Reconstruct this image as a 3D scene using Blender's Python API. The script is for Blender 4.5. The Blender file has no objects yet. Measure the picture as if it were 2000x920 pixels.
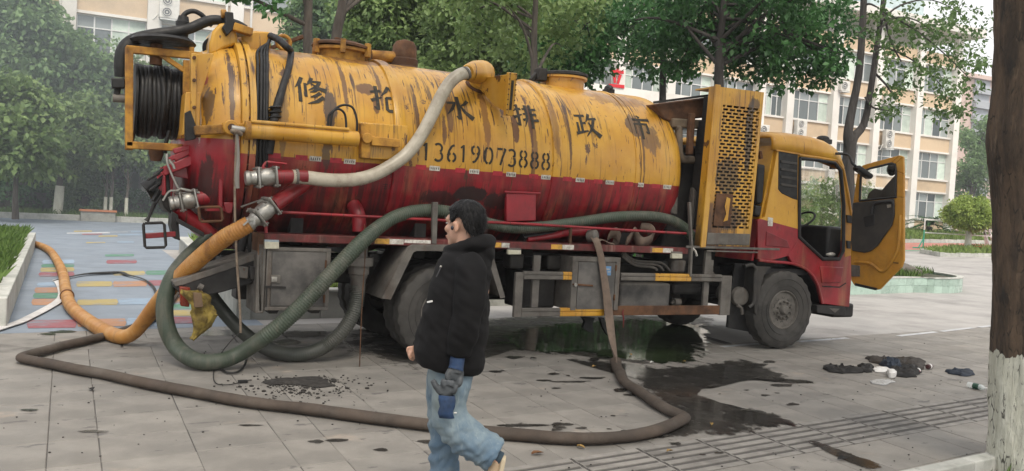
import bpy, bmesh, math, random
import numpy as np
from mathutils import Vector, Matrix, noise as mnoise

random.seed(7)
rng = np.random.default_rng(7)
scene = bpy.context.scene
COL = scene.collection
rad = math.radians

# ------------------------------------------------------------------ camera
YAW, PITCH, ROLL = 0.476172, 0.036239, 0.056798
FPX = 1700.0                      # focal length in pixels of the 2000 px wide photograph
CAM = Vector((0.0, 0.0, 1.78))
_f = Vector((math.sin(YAW) * math.cos(PITCH), math.cos(YAW) * math.cos(PITCH), -math.sin(PITCH)))
_r0 = Vector((math.cos(YAW), -math.sin(YAW), 0))
_u0 = _r0.cross(_f)
_r = math.cos(ROLL) * _r0 + math.sin(ROLL) * _u0
_u = -math.sin(ROLL) * _r0 + math.cos(ROLL) * _u0
cd = bpy.data.cameras.new("camera")
cam = bpy.data.objects.new("camera", cd)
COL.objects.link(cam)
cam.matrix_world = Matrix(((_r.x, _u.x, -_f.x, CAM.x), (_r.y, _u.y, -_f.y, CAM.y), (_r.z, _u.z, -_f.z, CAM.z), (0, 0, 0, 1)))
cd.sensor_width = 36.0
cd.lens = FPX / 2000.0 * 36.0
cd.clip_start = 0.05
cd.clip_end = 2000
scene.camera = cam

# ------------------------------------------------------------------ world, sun, exposure
SUN_EL, SUN_AZ = 54.0, 190.0      # degrees; azimuth clockwise from +Y
w = bpy.data.worlds.new("World")
scene.world = w
w.use_nodes = True
wn = w.node_tree.nodes
sky = wn.new('ShaderNodeTexSky')
sky.sky_type = 'NISHITA'
sky.sun_disc = False
sky.sun_elevation = rad(SUN_EL)
sky.sun_rotation = rad(SUN_AZ)
sky.air_density = 0.9
sky.dust_density = 6.0
sky.ozone_density = 0.6
hsv = wn.new('ShaderNodeHueSaturation')
hsv.inputs['Saturation'].default_value = 0.42
w.node_tree.links.new(sky.outputs[0], hsv.inputs['Color'])
ov = wn.new('ShaderNodeMix')           # thin even overcast veil over the whole sky
ov.data_type = 'RGBA'
ov.inputs[0].default_value = 0.75
ov.inputs[7].default_value = (5.8, 5.72, 5.65, 1)
w.node_tree.links.new(hsv.outputs[0], ov.inputs[6])
w.node_tree.links.new(ov.outputs[2], wn['Background'].inputs[0])
wn['Background'].inputs[1].default_value = 0.15
sd = bpy.data.lights.new("sun", 'SUN')
sun = bpy.data.objects.new("sun", sd)
COL.objects.link(sun)
sd.energy = 1.5
sd.angle = rad(16)
sd.color = (1.0, 0.90, 0.76)
_sd = Vector((math.sin(rad(SUN_AZ)) * math.cos(rad(SUN_EL)), math.cos(rad(SUN_AZ)) * math.cos(rad(SUN_EL)), math.sin(rad(SUN_EL))))
sun.rotation_euler = _sd.to_track_quat('Z', 'Y').to_euler()
sun.location = (0, -20, 40)
scene.view_settings.view_transform = 'Standard'
scene.view_settings.look = 'None'
scene.view_settings.exposure = 0.7
scene.view_settings.gamma = 1.0
scene.cycles.max_bounces = 8
scene.cycles.transparent_max_bounces = 12
scene.cycles.use_denoising = True


def at(px, py, X=None, Y=None, Z=None):
    """World point seen at a photograph pixel, on the plane X=, Y= or Z=."""
    d = _f + _r * ((px - 1000) / FPX) - _u * ((py - 460) / FPX)
    if Y is not None:
        t = Y / d.y
    elif Z is not None:
        t = (Z - CAM.z) / d.z
    else:
        t = X / d.x
    return CAM + d * t


def rdir(px, py):
    return _f + _r * ((px - 1000) / FPX) - _u * ((py - 460) / FPX)


# ------------------------------------------------------------------ mesh helpers
class B:
    """Collects faces; build() links them as one mesh object."""
    def __init__(s):
        s.v = []; s.f = []

    def add(s, vs, fs):
        o = len(s.v)
        s.v.extend([tuple(p) for p in vs])
        s.f.extend([tuple(i + o for i in q) for q in fs])
        return s

    def box(s, c, size, rot=None):
        hx, hy, hz = size[0] / 2, size[1] / 2, size[2] / 2
        P = [Vector((x, y, z)) for x in (-hx, hx) for y in (-hy, hy) for z in (-hz, hz)]
        if rot is not None:
            P = [rot @ p for p in P]
        c = Vector(c)
        return s.add([p + c for p in P], [(0, 1, 3, 2), (4, 6, 7, 5), (0, 4, 5, 1), (2, 3, 7, 6), (0, 2, 6, 4), (1, 5, 7, 3)])

    def box2(s, a, b):
        a = Vector(a); b = Vector(b)
        return s.box((a + b) / 2, [abs(b[i] - a[i]) for i in range(3)])

    def bar(s, p0, p1, w, h, up=(0, 0, 1)):
        """Rectangular bar from p0 to p1; h along up, w across."""
        p0 = Vector(p0); p1 = Vector(p1)
        d = p1 - p0
        L = d.length
        d.normalize()
        up = Vector(up)
        side = up.cross(d)
        if side.length < 1e-4:
            side = Vector((1, 0, 0)).cross(d)
            if side.length < 1e-4:
                side = Vector((0, 1, 0)).cross(d)
        side.normalize()
        u2 = d.cross(side)
        R = Matrix((d, side, u2)).transposed()
        return s.box((p0 + p1) / 2, (L, w, h), R)

    def prism(s, poly, ext):
        """Closed polygon (3D points) pushed along ext."""
        n = len(poly)
        e = Vector(ext)
        A = [Vector(p) for p in poly]
        vs = A + [p + e for p in A]
        fs = [tuple(range(n))[::-1], tuple(range(n, 2 * n))]
        for i in range(n):
            j = (i + 1) % n
            fs.append((i, j, n + j, n + i))
        return s.add(vs, fs)

    def tube(s, path, r, n=12, sub=0, caps=True, flat=1.0, flatdir=None):
        P = [Vector(p) for p in path]
        R = list(r) if hasattr(r, '__len__') else [r] * len(P)
        if sub:
            P, R = smooth_path(P, R, sub)
        m = len(P)
        T = []
        for i in range(m):
            a = P[max(i - 1, 0)]; b = P[min(i + 1, m - 1)]
            t = (b - a)
            T.append(t.normalized() if t.length > 1e-9 else (T[-1] if T else Vector((0, 0, 1))))
        t0 = T[0]
        if flatdir is not None:
            nrm = Vector(flatdir)
        else:
            nrm = Vector((0, 0, 1)) if abs(t0.z) < 0.9 else Vector((1, 0, 0))
        vs = []
        cs = [(math.cos(2 * math.pi * k / n), math.sin(2 * math.pi * k / n)) for k in range(n)]
        for i in range(m):
            if flatdir is not None:
                nrm = Vector(flatdir)
            nn = nrm - T[i] * nrm.dot(T[i])
            if nn.length < 1e-6:
                nn = Vector((1, 0, 0)) - T[i] * T[i].x
            nn.normalize()
            bb = T[i].cross(nn)
            nrm = nn
            for c, q in cs:
                vs.append(P[i] + nn * (c * R[i] * flat) + bb * (q * R[i]))
        fs = []
        for i in range(m - 1):
            for k in range(n):
                k2 = (k + 1) % n
                fs.append((i * n + k, i * n + k2, (i + 1) * n + k2, (i + 1) * n + k))
        if caps:
            fs.append(tuple(range(n))[::-1])
            fs.append(tuple((m - 1) * n + k for k in range(n)))
        return s.add(vs, fs)

    def cyl(s, p0, p1, r, n=16, r1=None):
        return s.tube([p0, p1], [r, r if r1 is None else r1], n)

    def lathe(s, prof, o, axis, n=32, xdir=None, arc=None):
        """prof: (distance along axis, radius) pairs."""
        o = Vector(o); a = Vector(axis).normalized()
        x = Vector(xdir) if xdir else (Vector((0, 0, 1)) if abs(a.z) < 0.9 else Vector((1, 0, 0)))
        x = (x - a * x.dot(a)).normalized()
        y = a.cross(x)
        m = len(prof)
        vs = []
        for d, r in prof:
            r = max(r, 1e-4)
            for k in range(n):
                t = 2 * math.pi * k / n
                vs.append(o + a * d + x * (math.cos(t) * r) + y * (math.sin(t) * r))
        fs = []
        for i in range(m - 1):
            for k in range(n):
                k2 = (k + 1) % n
                fs.append((i * n + k, i * n + k2, (i + 1) * n + k2, (i + 1) * n + k))
        fs.append(tuple(range(n))[::-1])
        fs.append(tuple((m - 1) * n + k for k in range(n)))
        return s.add(vs, fs)

    def torus(s, c, axis, R, r, n=32, m=10):
        c = Vector(c); a = Vector(axis).normalized()
        x = Vector((0, 0, 1)) if abs(a.z) < 0.9 else Vector((1, 0, 0))
        x = (x - a * x.dot(a)).normalized(); y = a.cross(x)
        vs = []; fs = []
        for i in range(n):
            t = 2 * math.pi * i / n
            d = x * math.cos(t) + y * math.sin(t)
            for j in range(m):
                q = 2 * math.pi * j / m
                vs.append(c + d * (R + r * math.cos(q)) + a * (r * math.sin(q)))
        for i in range(n):
            for j in range(m):
                i2 = (i + 1) % n; j2 = (j + 1) % m
                fs.append((i * m + j, i2 * m + j, i2 * m + j2, i * m + j2))
        return s.add(vs, fs)

    def ell(s, c, rr, n=16, m=10, rot=None):
        c = Vector(c); vs = []; fs = []
        for i in range(m + 1):
            ph = math.pi * i / m
            for k in range(n):
                t = 2 * math.pi * k / n
                p = Vector((rr[0] * math.sin(ph) * math.cos(t), rr[1] * math.sin(ph) * math.sin(t), rr[2] * math.cos(ph)))
                if rot is not None:
                    p = rot @ p
                vs.append(c + p)
        for i in range(m):
            for k in range(n):
                k2 = (k + 1) % n
                fs.append((i * n + k, (i + 1) * n + k, (i + 1) * n + k2, i * n + k2))
        return s.add(vs, fs)

    def grid(s, rows):
        """Open sheet from rows of points."""
        n = len(rows[0]); vs = [p for r_ in rows for p in r_]; fs = []
        for i in range(len(rows) - 1):
            for k in range(n - 1):
                fs.append((i * n + k, i * n + k + 1, (i + 1) * n + k + 1, (i + 1) * n + k))
        return s.add(vs, fs)

    def loft(s, rings, caps=True):
        n = len(rings[0]); vs = [p for r_ in rings for p in r_]; fs = []
        for i in range(len(rings) - 1):
            for k in range(n):
                k2 = (k + 1) % n
                fs.append((i * n + k, i * n + k2, (i + 1) * n + k2, (i + 1) * n + k))
        if caps:
            fs.append(tuple(range(n))[::-1])
            fs.append(tuple((len(rings) - 1) * n + k for k in range(n)))
        return s.add(vs, fs)

    def build(s, name, mat, parent=None, smooth=35, bevel=0, seg=2, mods=None, fix=True, solid=0):
        me = bpy.data.meshes.new(name)
        o = origin_of(parent)
        V = np.array(s.v, dtype=np.float32) - np.array(o, dtype=np.float32)
        me.from_pydata([tuple(p) for p in V.tolist()], [], s.f)
        if fix:
            bm = bmesh.new(); bm.from_mesh(me)
            bmesh.ops.recalc_face_normals(bm, faces=bm.faces)
            bm.to_mesh(me); bm.free()
        if smooth:
            me.shade_smooth()
            me.set_sharp_from_angle(angle=rad(smooth))
        ob = bpy.data.objects.new(name, me)
        COL.objects.link(ob)
        if mat is not None:
            for m_ in (mat if isinstance(mat, (list, tuple)) else [mat]):
                me.materials.append(m_)
        if parent is not None:
            ob.parent = parent
        if solid:
            md = ob.modifiers.new('solid', 'SOLIDIFY'); md.thickness = solid; md.offset = 0
        if bevel:
            md = ob.modifiers.new('bevel', 'BEVEL'); md.width = bevel; md.segments = seg; md.limit_method = 'ANGLE'; md.angle_limit = rad(40)
        return ob


def smooth_path(P, R, sub):
    """Catmull-Rom through the points."""
    out = []; ro = []
    m = len(P)
    for i in range(m - 1):
        p0 = P[max(i - 1, 0)]; p1 = P[i]; p2 = P[i + 1]; p3 = P[min(i + 2, m - 1)]
        for k in range(sub):
            t = k / sub; t2 = t * t; t3 = t2 * t
            out.append(0.5 * ((2 * p1) + (p2 - p0) * t + (2 * p0 - 5 * p1 + 4 * p2 - p3) * t2 + (3 * p1 - p0 - 3 * p2 + p3) * t3))
            ro.append(R[i] * (1 - t) + R[i + 1] * t)
    out.append(P[-1]); ro.append(R[-1])
    return out, ro


def resample(P, step):
    """Even steps along a polyline."""
    out = [P[0].copy()]; acc = 0.0
    for a, b in zip(P[:-1], P[1:]):
        d = (b - a).length
        t = step - acc
        while t <= d:
            out.append(a.lerp(b, t / d)); t += step
        acc = d - (t - step)
    return out


def origin_of(o):
    while o is not None and o.parent is not None:
        o = o.parent
    return tuple(o.location) if o is not None else (0, 0, 0)


def thing(name, label, cat, loc=(0, 0, 0), group=None):
    o = bpy.data.objects.new(name, None)
    o.empty_display_size = 0.2
    COL.objects.link(o)
    o.location = loc
    tag(o, label, cat, group)
    return o


def tag(o, label, cat, group=None, kind=None):
    o['label'] = label; o['category'] = cat
    if group: o['group'] = group
    if kind: o['kind'] = kind
    return o


def struct(o, label=None, kind='structure'):
    o['kind'] = kind
    if label: o['label'] = label
    return o


# ------------------------------------------------------------------ material helpers
class NT:
    def __init__(s, name):
        s.m = bpy.data.materials.new(name); s.m.use_nodes = True
        s.t = s.m.node_tree; s.n = s.t.nodes; s.b = s.n['Principled BSDF']
        s.tc = s.n.new('ShaderNodeTexCoord')
        s.obj = s.tc.outputs['Object']

    def link(s, a, b): s.t.links.new(a, b)

    def setin(s, node, key, v):
        if v is None: return
        if hasattr(v, 'is_linked') or hasattr(v, 'node'): s.link(v, node.inputs[key])
        else: node.inputs[key].default_value = v

    def map(s, scale=(1, 1, 1), loc=(0, 0, 0), vec=None):
        n = s.n.new('ShaderNodeMapping'); s.link(vec or s.obj, n.inputs['Vector'])
        n.inputs['Scale'].default_value = scale; n.inputs['Location'].default_value = loc
        return n.outputs[0]

    def noise(s, scale, detail=4, rough=.55, vec=None, dist=0, out=0):
        n = s.n.new('ShaderNodeTexNoise'); s.link(vec or s.obj, n.inputs['Vector'])
        n.inputs['Scale'].default_value = scale; n.inputs['Detail'].default_value = detail
        n.inputs['Roughness'].default_value = rough; n.inputs['Distortion'].default_value = dist
        return n.outputs[out]

    def vor(s, scale, vec=None, feature='F1', out='Distance'):
        n = s.n.new('ShaderNodeTexVoronoi'); n.feature = feature; s.link(vec or s.obj, n.inputs['Vector'])
        n.inputs['Scale'].default_value = scale
        return n.outputs[out]

    def step(s, v, a, b, lo=0., hi=1.):
        n = s.n.new('ShaderNodeMapRange'); n.interpolation_type = 'SMOOTHSTEP'
        s.setin(n, 'Value', v)
        n.inputs['From Min'].default_value = a; n.inputs['From Max'].default_value = b
        n.inputs['To Min'].default_value = lo; n.inputs['To Max'].default_value = hi
        return n.outputs[0]

    def math(s, op, a, b=None, clamp=False):
        n = s.n.new('ShaderNodeMath'); n.operation = op; n.use_clamp = clamp
        s.setin(n, 0, a)
        if b is not None: s.setin(n, 1, b)
        return n.outputs[0]

    def mix(s, f, a, b, mode='MIX'):
        n = s.n.new('ShaderNodeMix'); n.data_type = 'RGBA'; n.blend_type = mode
        s.setin(n, 0, f)
        for k, v in ((6, a), (7, b)):
            if isinstance(v, tuple): v = (*v[:3], 1)
            if hasattr(v, 'node'): s.link(v, n.inputs[k])
            else: n.inputs[k].default_value = v
        return n.outputs[2]

    def xyz(s, vec=None):
        n = s.n.new('ShaderNodeSeparateXYZ'); s.link(vec or s.obj, n.inputs[0]); return n.outputs

    def rand(s):
        return s.n.new('ShaderNodeObjectInfo').outputs['Random']

    def island(s):
        return s.n.new('ShaderNodeNewGeometry').outputs['Random Per Island']

    def bump(s, h, strength=.3, dist=.01):
        n = s.n.new('ShaderNodeBump'); n.inputs['Strength'].default_value = strength; n.inputs['Distance'].default_value = dist
        s.link(h, n.inputs['Height']); s.link(n.outputs[0], s.b.inputs['Normal'])

    def col(s, c): s.setin(s.b, 'Base Color', (*c[:3], 1) if isinstance(c, tuple) else c)
    def rough(s, v): s.setin(s.b, 'Roughness', v)


def surf(name, c, rough=.6, metal=0., c2=None, nscale=6., namt=.5, grime=(.03, .027, .025), gscale=2.5, gamt=0.25,
         streak=None, samt=.5, rnd=0.06, bump=.15, bscale=60., bdist=.003, spec=.4, coat=0):
    k = NT(name)
    col = (*c, 1)
    if c2 is None: c2 = tuple(x * .78 for x in c)
    col = k.mix(k.step(k.noise(nscale, 5, .6), .38, .66, 0, namt), c, c2)
    if streak is not None:
        sv = k.noise(1, 6, .65, vec=k.map((9, 9, .7)))
        col = k.mix(k.math('MULTIPLY', k.step(sv, .52, .68), samt), col, streak)
    if gamt:
        g = k.step(k.noise(gscale, 7, .7), .45, .72, 0, gamt)
        col = k.mix(g, col, grime)
    if rnd:
        v = k.step(k.rand(), 0, 1, 1 - rnd, 1 + rnd)
        n = k.n.new('ShaderNodeHueSaturation'); k.link(col, n.inputs['Color']); k.link(v, n.inputs['Value']); col = n.outputs[0]
    k.col(col)
    k.rough(k.step(k.noise(nscale * 1.7, 4), .3, .7, max(rough - .12, .05), min(rough + .12, 1)))
    k.b.inputs['Metallic'].default_value = metal
    k.b.inputs['Specular IOR Level'].default_value = spec
    if coat: k.b.inputs['Coat Weight'].default_value = coat
    if bump: k.bump(k.noise(bscale, 5, .6), bump, bdist)
    return k.m
# ================================================================== SETTING
def proj(P):
    d = Vector(P) - CAM
    z = d.dot(_f)
    if z < .1: return (9999, 9999)
    return (1000 + FPX * d.dot(_r) / z, 460 - FPX * d.dot(_u) / z)


def sstep(t):
    t = min(max(t, 0), 1); return t * t * (3 - 2 * t)


def gz(x, y=0):
    """Ground rises gently to the right of the square."""
    return .85 * sstep((x - 24) / 36)


m_ground = surf('earth_ground', (.16, .155, .12), .9, c2=(.07, .1, .04), nscale=.6, namt=.8)
m_road = surf('concrete_road', (.40, .385, .37), .8, c2=(.31, .30, .29), nscale=.9, namt=.8, grime=(.12, .115, .11), gscale=.5, gamt=.5, bscale=90, bump=.2)
m_asph = surf('blue_grey_asphalt', (.205, .24, .285), .85, c2=(.168, .198, .235), nscale=1.2, namt=.8, grime=(.12, .13, .14), gscale=.7, gamt=.3, bscale=150, bump=.4)
m_bed = surf('joint_mortar', (.075, .07, .066), .95, bump=.1)

xs = [-60, -30, -15, -5, 0, 5, 10, 15, 20, 24, 28, 32, 36, 40, 45, 50, 55, 60, 80, 120, 300, 600]
ys = [-40, -10, 0, 5, 10, 20, 30, 40, 50, 60, 100, 300, 700]
b = B(); b.grid([[Vector((x, y, gz(x) - .09)) for x in xs] for y in ys])
struct(b.build('ground', m_ground, smooth=0))
xr = [-60, -30, -10, 2.2, 5, 10, 15, 20, 24, 28, 32, 36, 40, 45, 50, 55, 60, 80, 100]
b = B(); b.grid([[Vector((x, y, gz(x) - .012)) for x in xr] for y in (12.6, 14, 20, 30, 42)])
b.grid([[Vector((x, 11.35 + .125 * x, -.012)) for x in (-10, 8.4)], [Vector((x, 12.6, -.012)) for x in (-10, 8.4)]])
b.grid([[Vector((x, y, gz(x) - .012)) for x in xr if x >= 10] for y in (2, 6, 9.4, 12.6)])
b.grid([[Vector((x, y, gz(x) - .012)) for x in (8.4, 10)] for y in (9.4, 12.6)])
struct(b.build('road', m_road, smooth=0))
b = B(); b.grid([[Vector((x, max(y, 11.35 + .125 * x) if y < 12 else y, -.006)) for x in (-40, -6, -.5, 2.4)] for y in (5, 16, 24, 42)])
b.grid([[Vector((x, y, -.006)) for x in (2.4, 14)] for y in (25.4, 34, 42)])
struct(b.build('asphalt_lane', m_asph, smooth=0))

# ---- paving slabs
k = NT('paving_slab')
c = k.mix(k.step(k.noise(2.2, 5, .6), .35, .65), (.255, .238, .213), (.187, .175, .157))
v = k.step(k.rand(), 0, 1, .92, 1.05)
hs = k.n.new('ShaderNodeHueSaturation'); k.link(c, hs.inputs['Color']); k.link(v, hs.inputs['Value']); c = hs.outputs[0]
gp = k.n.new('ShaderNodeNewGeometry').outputs['Position']
c = k.mix(k.step(k.noise(230, 2, .6, vec=gp), .45, .7, 0, .35), c, (.16, .15, .145))
c = k.mix(k.step(k.noise(.9, 6, .7, vec=gp), .46, .68, 0, .6), c, (.15, .142, .13))
sp = k.step(k.noise(1, 5, .66, vec=k.map((2.6, 6.5, 1), vec=gp)), .615, .655)
c = k.mix(k.math('MULTIPLY', sp, .75), c, (.085, .08, .078))
sp2 = k.step(k.noise(1, 2, .5, vec=k.map((14, 26, 1), loc=(3, 7, 0), vec=gp)), .745, .785)
c = k.mix(k.math('MULTIPLY', sp2, .6), c, (.07, .066, .062))
c = k.mix(k.step(k.noise(1.7, 4, .6, vec=k.map((1, 1, 1), loc=(9, 4, 0), vec=gp)), .62, .74, 0, .35), c, (.42, .33, .25))
k.col(c); k.rough(k.step(k.noise(1.3, 5, vec=gp), .35, .7, .62, .85))
k.bump(k.noise(140, 4, .7, vec=gp), .35, .004)
m_slab = k.m

def SH(u, v, z=0.0):
    """Paving grid (u along the slab rows, v across them) to world: the rows run askew to the truck."""
    return Vector((u * (1 + .012 * (v - 8)), v + .125 * u, z))


b = B(); b.grid([[SH(u, v, -.0075) for u in (-9, 8.4)] for v in (1, 11.36)])
b.grid([[SH(u, v, -.0075) for u in (8.4, 18)] for v in (1, 8.34)])
paving = struct(b.build('pavement', m_bed, smooth=0))
NV0, NV1 = 4.14, 4.80           # near drain
FV0, FV1 = 10.10, 10.66         # far drain
xe = [-0.045]
wd = [.315, .6, .6, .33, .6, .6, .33, .6]
i = 0
while xe[-1] < 15: xe.append(xe[-1] + wd[i % 8]); i += 1
while xe[0] > -6: xe.insert(0, xe[0] - .6)
rows = []
y = NV0
while y > 1: rows.append((y - .6, y)); y -= .6
for q in range(9): rows.append((NV1 + (FV0 - NV1) * q / 9, NV1 + (FV0 - NV1) * (q + 1) / 9))
rows.append((FV1, 11.33))
slabs = []
for (ya, yb) in rows:
    for xa, xb in zip(xe[:-1], xe[1:]):
        c = ((xa + xb) / 2, (ya + yb) / 2)
        if xa > 8.1 and ya > 8.2 and ya < 10.2: continue
        if xa > 8.1 and ya > 10.2: continue
        px, py = proj(SH(*c))
        if -700 < px < 3200 and py < 1500:
            slabs.append((c, xb - xa, yb - ya, -60 < px < 2060 and py < 960))
slabs.sort(key=lambda s: (not s[3], -s[1] * s[2] / ((s[0][0] ** 2 + s[0][1] ** 2) ** 1.5)))


def skew(p, uc, vc):
    """Local piece offsets under the paving grid's skew."""
    return (p[0] * (1 + .012 * (vc - 8)) + .012 * uc * p[1], p[1] + .125 * p[0], p[2])


slabmesh = {}
rest = B()
for n, (c, sx, sy, _) in enumerate(slabs):
    dz = random.uniform(-.003, .001)
    uc, vc = round(c[0]), round(c[1])
    o3 = SH(*c)
    hx, hy = sx / 2 - .002, sy / 2 - .002
    e = .005
    pb = [(-hx, -hy, -.088), (hx, -hy, -.088), (hx, hy, -.088), (-hx, hy, -.088)]
    pm = [(-hx, -hy, -e), (hx, -hy, -e), (hx, hy, -e), (-hx, hy, -e)]
    pt = [(-hx + e, -hy + e, 0), (hx - e, -hy + e, 0), (hx - e, hy - e, 0), (-hx + e, hy - e, 0)]
    fs = [(8, 9, 10, 11)] + [(a, (a + 1) % 4, 4 + (a + 1) % 4, 4 + a) for a in range(4)] + [(4 + a, 4 + (a + 1) % 4, 8 + (a + 1) % 4, 8 + a) for a in range(4)]
    vs = [skew(p, uc, vc) for p in pb + pm + pt]
    if n < 298:
        key = (round(sx, 3), round(sy, 3), uc, vc)
        if key not in slabmesh:
            me = bpy.data.meshes.new('paving_slab'); me.from_pydata(vs, [], fs)
            me.materials.append(m_slab); slabmesh[key] = me
        o = bpy.data.objects.new('paving_slab', slabmesh[key]); COL.objects.link(o)
        o.parent = paving; o.location = (o3.x, o3.y, dz)
    else:
        rest.add([Vector(v) + o3 + Vector((0, 0, dz)) for v in vs], fs)
if rest.v:
    o = rest.build('paving_slabs', m_slab, paving, smooth=0, fix=False); o['kind'] = 'stuff'

# ---- drain channels with slotted covers
m_cover = surf('drain_cover_stone', (.23, .218, .20), .75, c2=(.165, .156, .145), nscale=4, namt=.8, grime=(.07, .065, .06), gscale=3, gamt=.45, rnd=.1)
m_dark = surf('dark_channel', (.012, .012, .011), .95, bump=0)


def drain(v0, v1, u0, u1, wdt, nb, gap):
    b = B(); b.prism([SH(u0, v0, -.2), SH(u1, v0, -.2), SH(u1, v1, -.2), SH(u0, v1, -.2)], (0, 0, .113))
    ch = struct(b.build('drain', m_dark, smooth=0))
    W = wdt - .026; D = (v1 - v0) - .012; vc = (v0 + v1) / 2
    bw = (D - gap * (nb - 1)) / nb
    b = B()
    for i in range(nb):
        ya = -D / 2 + i * (bw + gap)
        b.box2((-W / 2, ya, -.08), (W / 2, ya + bw, 0))
    for sx in (-1, 1):
        b.box2((sx * W / 2, -D / 2, -.081), (sx * (W / 2 - .012), D / 2, -.003))
    b.v = [skew(p, 4, vc) for p in b.v]
    tmp = b.build('drain_cover', m_cover, smooth=0); me = tmp.data; bpy.data.objects.remove(tmp)
    u = u0 + wdt / 2
    while u < u1:
        o = bpy.data.objects.new('drain_cover', me); COL.objects.link(o); o.parent = ch
        p = SH(u, vc); o.location = (p.x, p.y, random.uniform(-.003, .001)); u += wdt
    return ch


drain(NV0, NV1, -1.9, 10.4, .66, 6, .050)
drain(FV0, FV1, -3.0, 7.8, .60, 8, .022)


# ---- painted strips on the asphalt lane
def paint_mat(n, c): return surf(n, tuple(.78 * a for a in c), .8, c2=tuple(.62 * a + .05 for a in c), nscale=7, namt=.6, grime=(.19, .215, .25), gscale=2.6, gamt=.95, bump=.2)


PM = {'red': paint_mat('faded_red_paint', (.33, .11, .13)), 'green': paint_mat('faded_green_paint', (.10, .25, .17)),
      'yellow': paint_mat('faded_yellow_paint', (.46, .37, .15)), 'orange': paint_mat('faded_orange_paint', (.44, .235, .135)),
      'blue': paint_mat('faded_blue_paint', (.30, .40, .52)), 'white': paint_mat('worn_white_paint', (.62, .63, .65))}
strips = [('green', 80, 515, 146, 522), ('yellow', 78, 522, 146, 531), ('red', 75, 531, 146, 540), ('blue', 82, 507, 146, 515),
          ('orange', 67, 561, 118, 572), ('green', 64, 572, 116, 583), ('orange', 61, 583, 130, 596), ('blue', 72, 551, 112, 560),
          ('yellow', 148, 549, 220, 560), ('orange', 220, 548, 288, 560), ('red', 288, 547, 322, 558), ('yellow', 150, 584, 231, 596), ('blue', 231, 582, 320, 595),
          ('orange', 150, 622, 247, 638), ('red', 52, 624, 150, 641), ('blue', 247, 620, 330, 637), ('yellow', 220, 529, 284, 538), ('green', 284, 528, 334, 537),
          ('green', 205, 496, 262, 501), ('red', 207, 507, 268, 515), ('white', 130, 453.5, 215, 456.5), ('red', 160, 456, 200, 458.5), ('yellow', 144, 450, 180, 453), ('yellow', 192, 459.5, 230, 462.5),
          ('blue', 230, 456, 300, 460), ('white', 180, 452.5, 250, 454), ('yellow', 168, 472.5, 206, 475), ('blue', 228, 471, 262, 474.5), ('orange', 310, 460, 345, 463), ('blue', 255, 450, 300, 454),
          ('orange', 330, 579, 375, 591), ('green', 330, 593, 385, 604), ('yellow', 331, 605, 380, 617), ('red', 336, 618, 384, 632)]
for c, x0, y0, x1, y1 in strips:
    b = B()
    e = 3 if y1 - y0 > 6 else 1
    P = [at(x0, (y0 + y1) / 2 + e * .2, Z=-.002), at(x0 + e, y1, Z=-.002), at(x1 - e, y1 - (x1 - x0) * .012, Z=-.002), at(x1, (y0 + y1) / 2, Z=-.002), at(x1 - e, y0, Z=-.002), at(x0 + e, y0 + (x1 - x0) * .012, Z=-.002)]
    b.add(P, [tuple(range(6))])
    struct(b.build('painted_strip', PM[c], smooth=0))
for (x0, y0, x1, y1) in [(1560, 667, 1655, 660), (1755, 656, 1828, 648), (1838, 647, 1900, 640), (1912, 639, 1960, 633), (1410, 677, 1480, 671)]:
    b = B(); a = at(x0, y0, Z=.003); c2 = at(x1, y1, Z=.003)
    n_ = Vector((-(c2 - a).y, (c2 - a).x, 0)).normalized() * .05
    b.add([a - n_, c2 - n_, c2 + n_, a + n_], [(0, 1, 2, 3)])
    struct(b.build('road_marking', PM['white'], smooth=0))


# ---- kerbs, planters
m_kerb = surf('pale_kerb_stone', (.47, .47, .44), .8, c2=(.36, .37, .34), nscale=5, namt=.7, grime=(.14, .15, .12), gscale=3, gamt=.5, rnd=.1)
m_wall = surf('planter_wall_stone', (.34, .34, .31), .8, c2=(.26, .27, .25), nscale=3, namt=.8, grime=(.1, .11, .09), gscale=2, gamt=.6, rnd=.1)
m_gtile = surf('pale_green_tile', (.36, .47, .41), .35, c2=(.3, .42, .36), nscale=3, namt=.6, grime=(.2, .24, .2), gscale=3, gamt=.4, rnd=.12)
m_soil = surf('planter_soil', (.07, .06, .045), .95, c2=(.05, .07, .03), nscale=3, namt=.8)


def kerb_run(pts, zb, zt, wdt, mat, parent, L=1.0, name='kerb_stone', inward=1):
    """Row of separate stones along a polyline, each its own part."""
    for a, c in zip(pts[:-1], pts[1:]):
        a = Vector((a[0], a[1], 0)); c = Vector((c[0], c[1], 0))
        d = c - a; n = max(1, round(d.length / L)); d /= n
        nn = Vector((-d.y, d.x, 0)).normalized() * wdt * inward
        for i in range(n):
            p = a + d * i + d.normalized() * .004; q = a + d * (i + 1) - d.normalized() * .004
            z0 = zb + gz(p.x); z1 = zt + gz(p.x) + random.uniform(-.004, .004)
            b = B(); b.prism([(p.x, p.y, z0), (q.x, q.y, z0), (q.x + nn.x, q.y + nn.y, z0), (p.x + nn.x, p.y + nn.y, z0)], (0, 0, z1 - z0))
            b.build(name, mat, parent, smooth=0, bevel=.012)


def grass_mat(n, c1, c2):
    k = NT(n)
    k.col(k.mix(k.island(), c1, c2)); k.rough(.7); k.b.inputs['Specular IOR Level'].default_value = .2
    return k.m


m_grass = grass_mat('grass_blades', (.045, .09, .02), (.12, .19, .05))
m_grass2 = grass_mat('yellow_green_grass_blades', (.09, .16, .03), (.2, .26, .08))  # lighter, yellower blade colours


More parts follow.
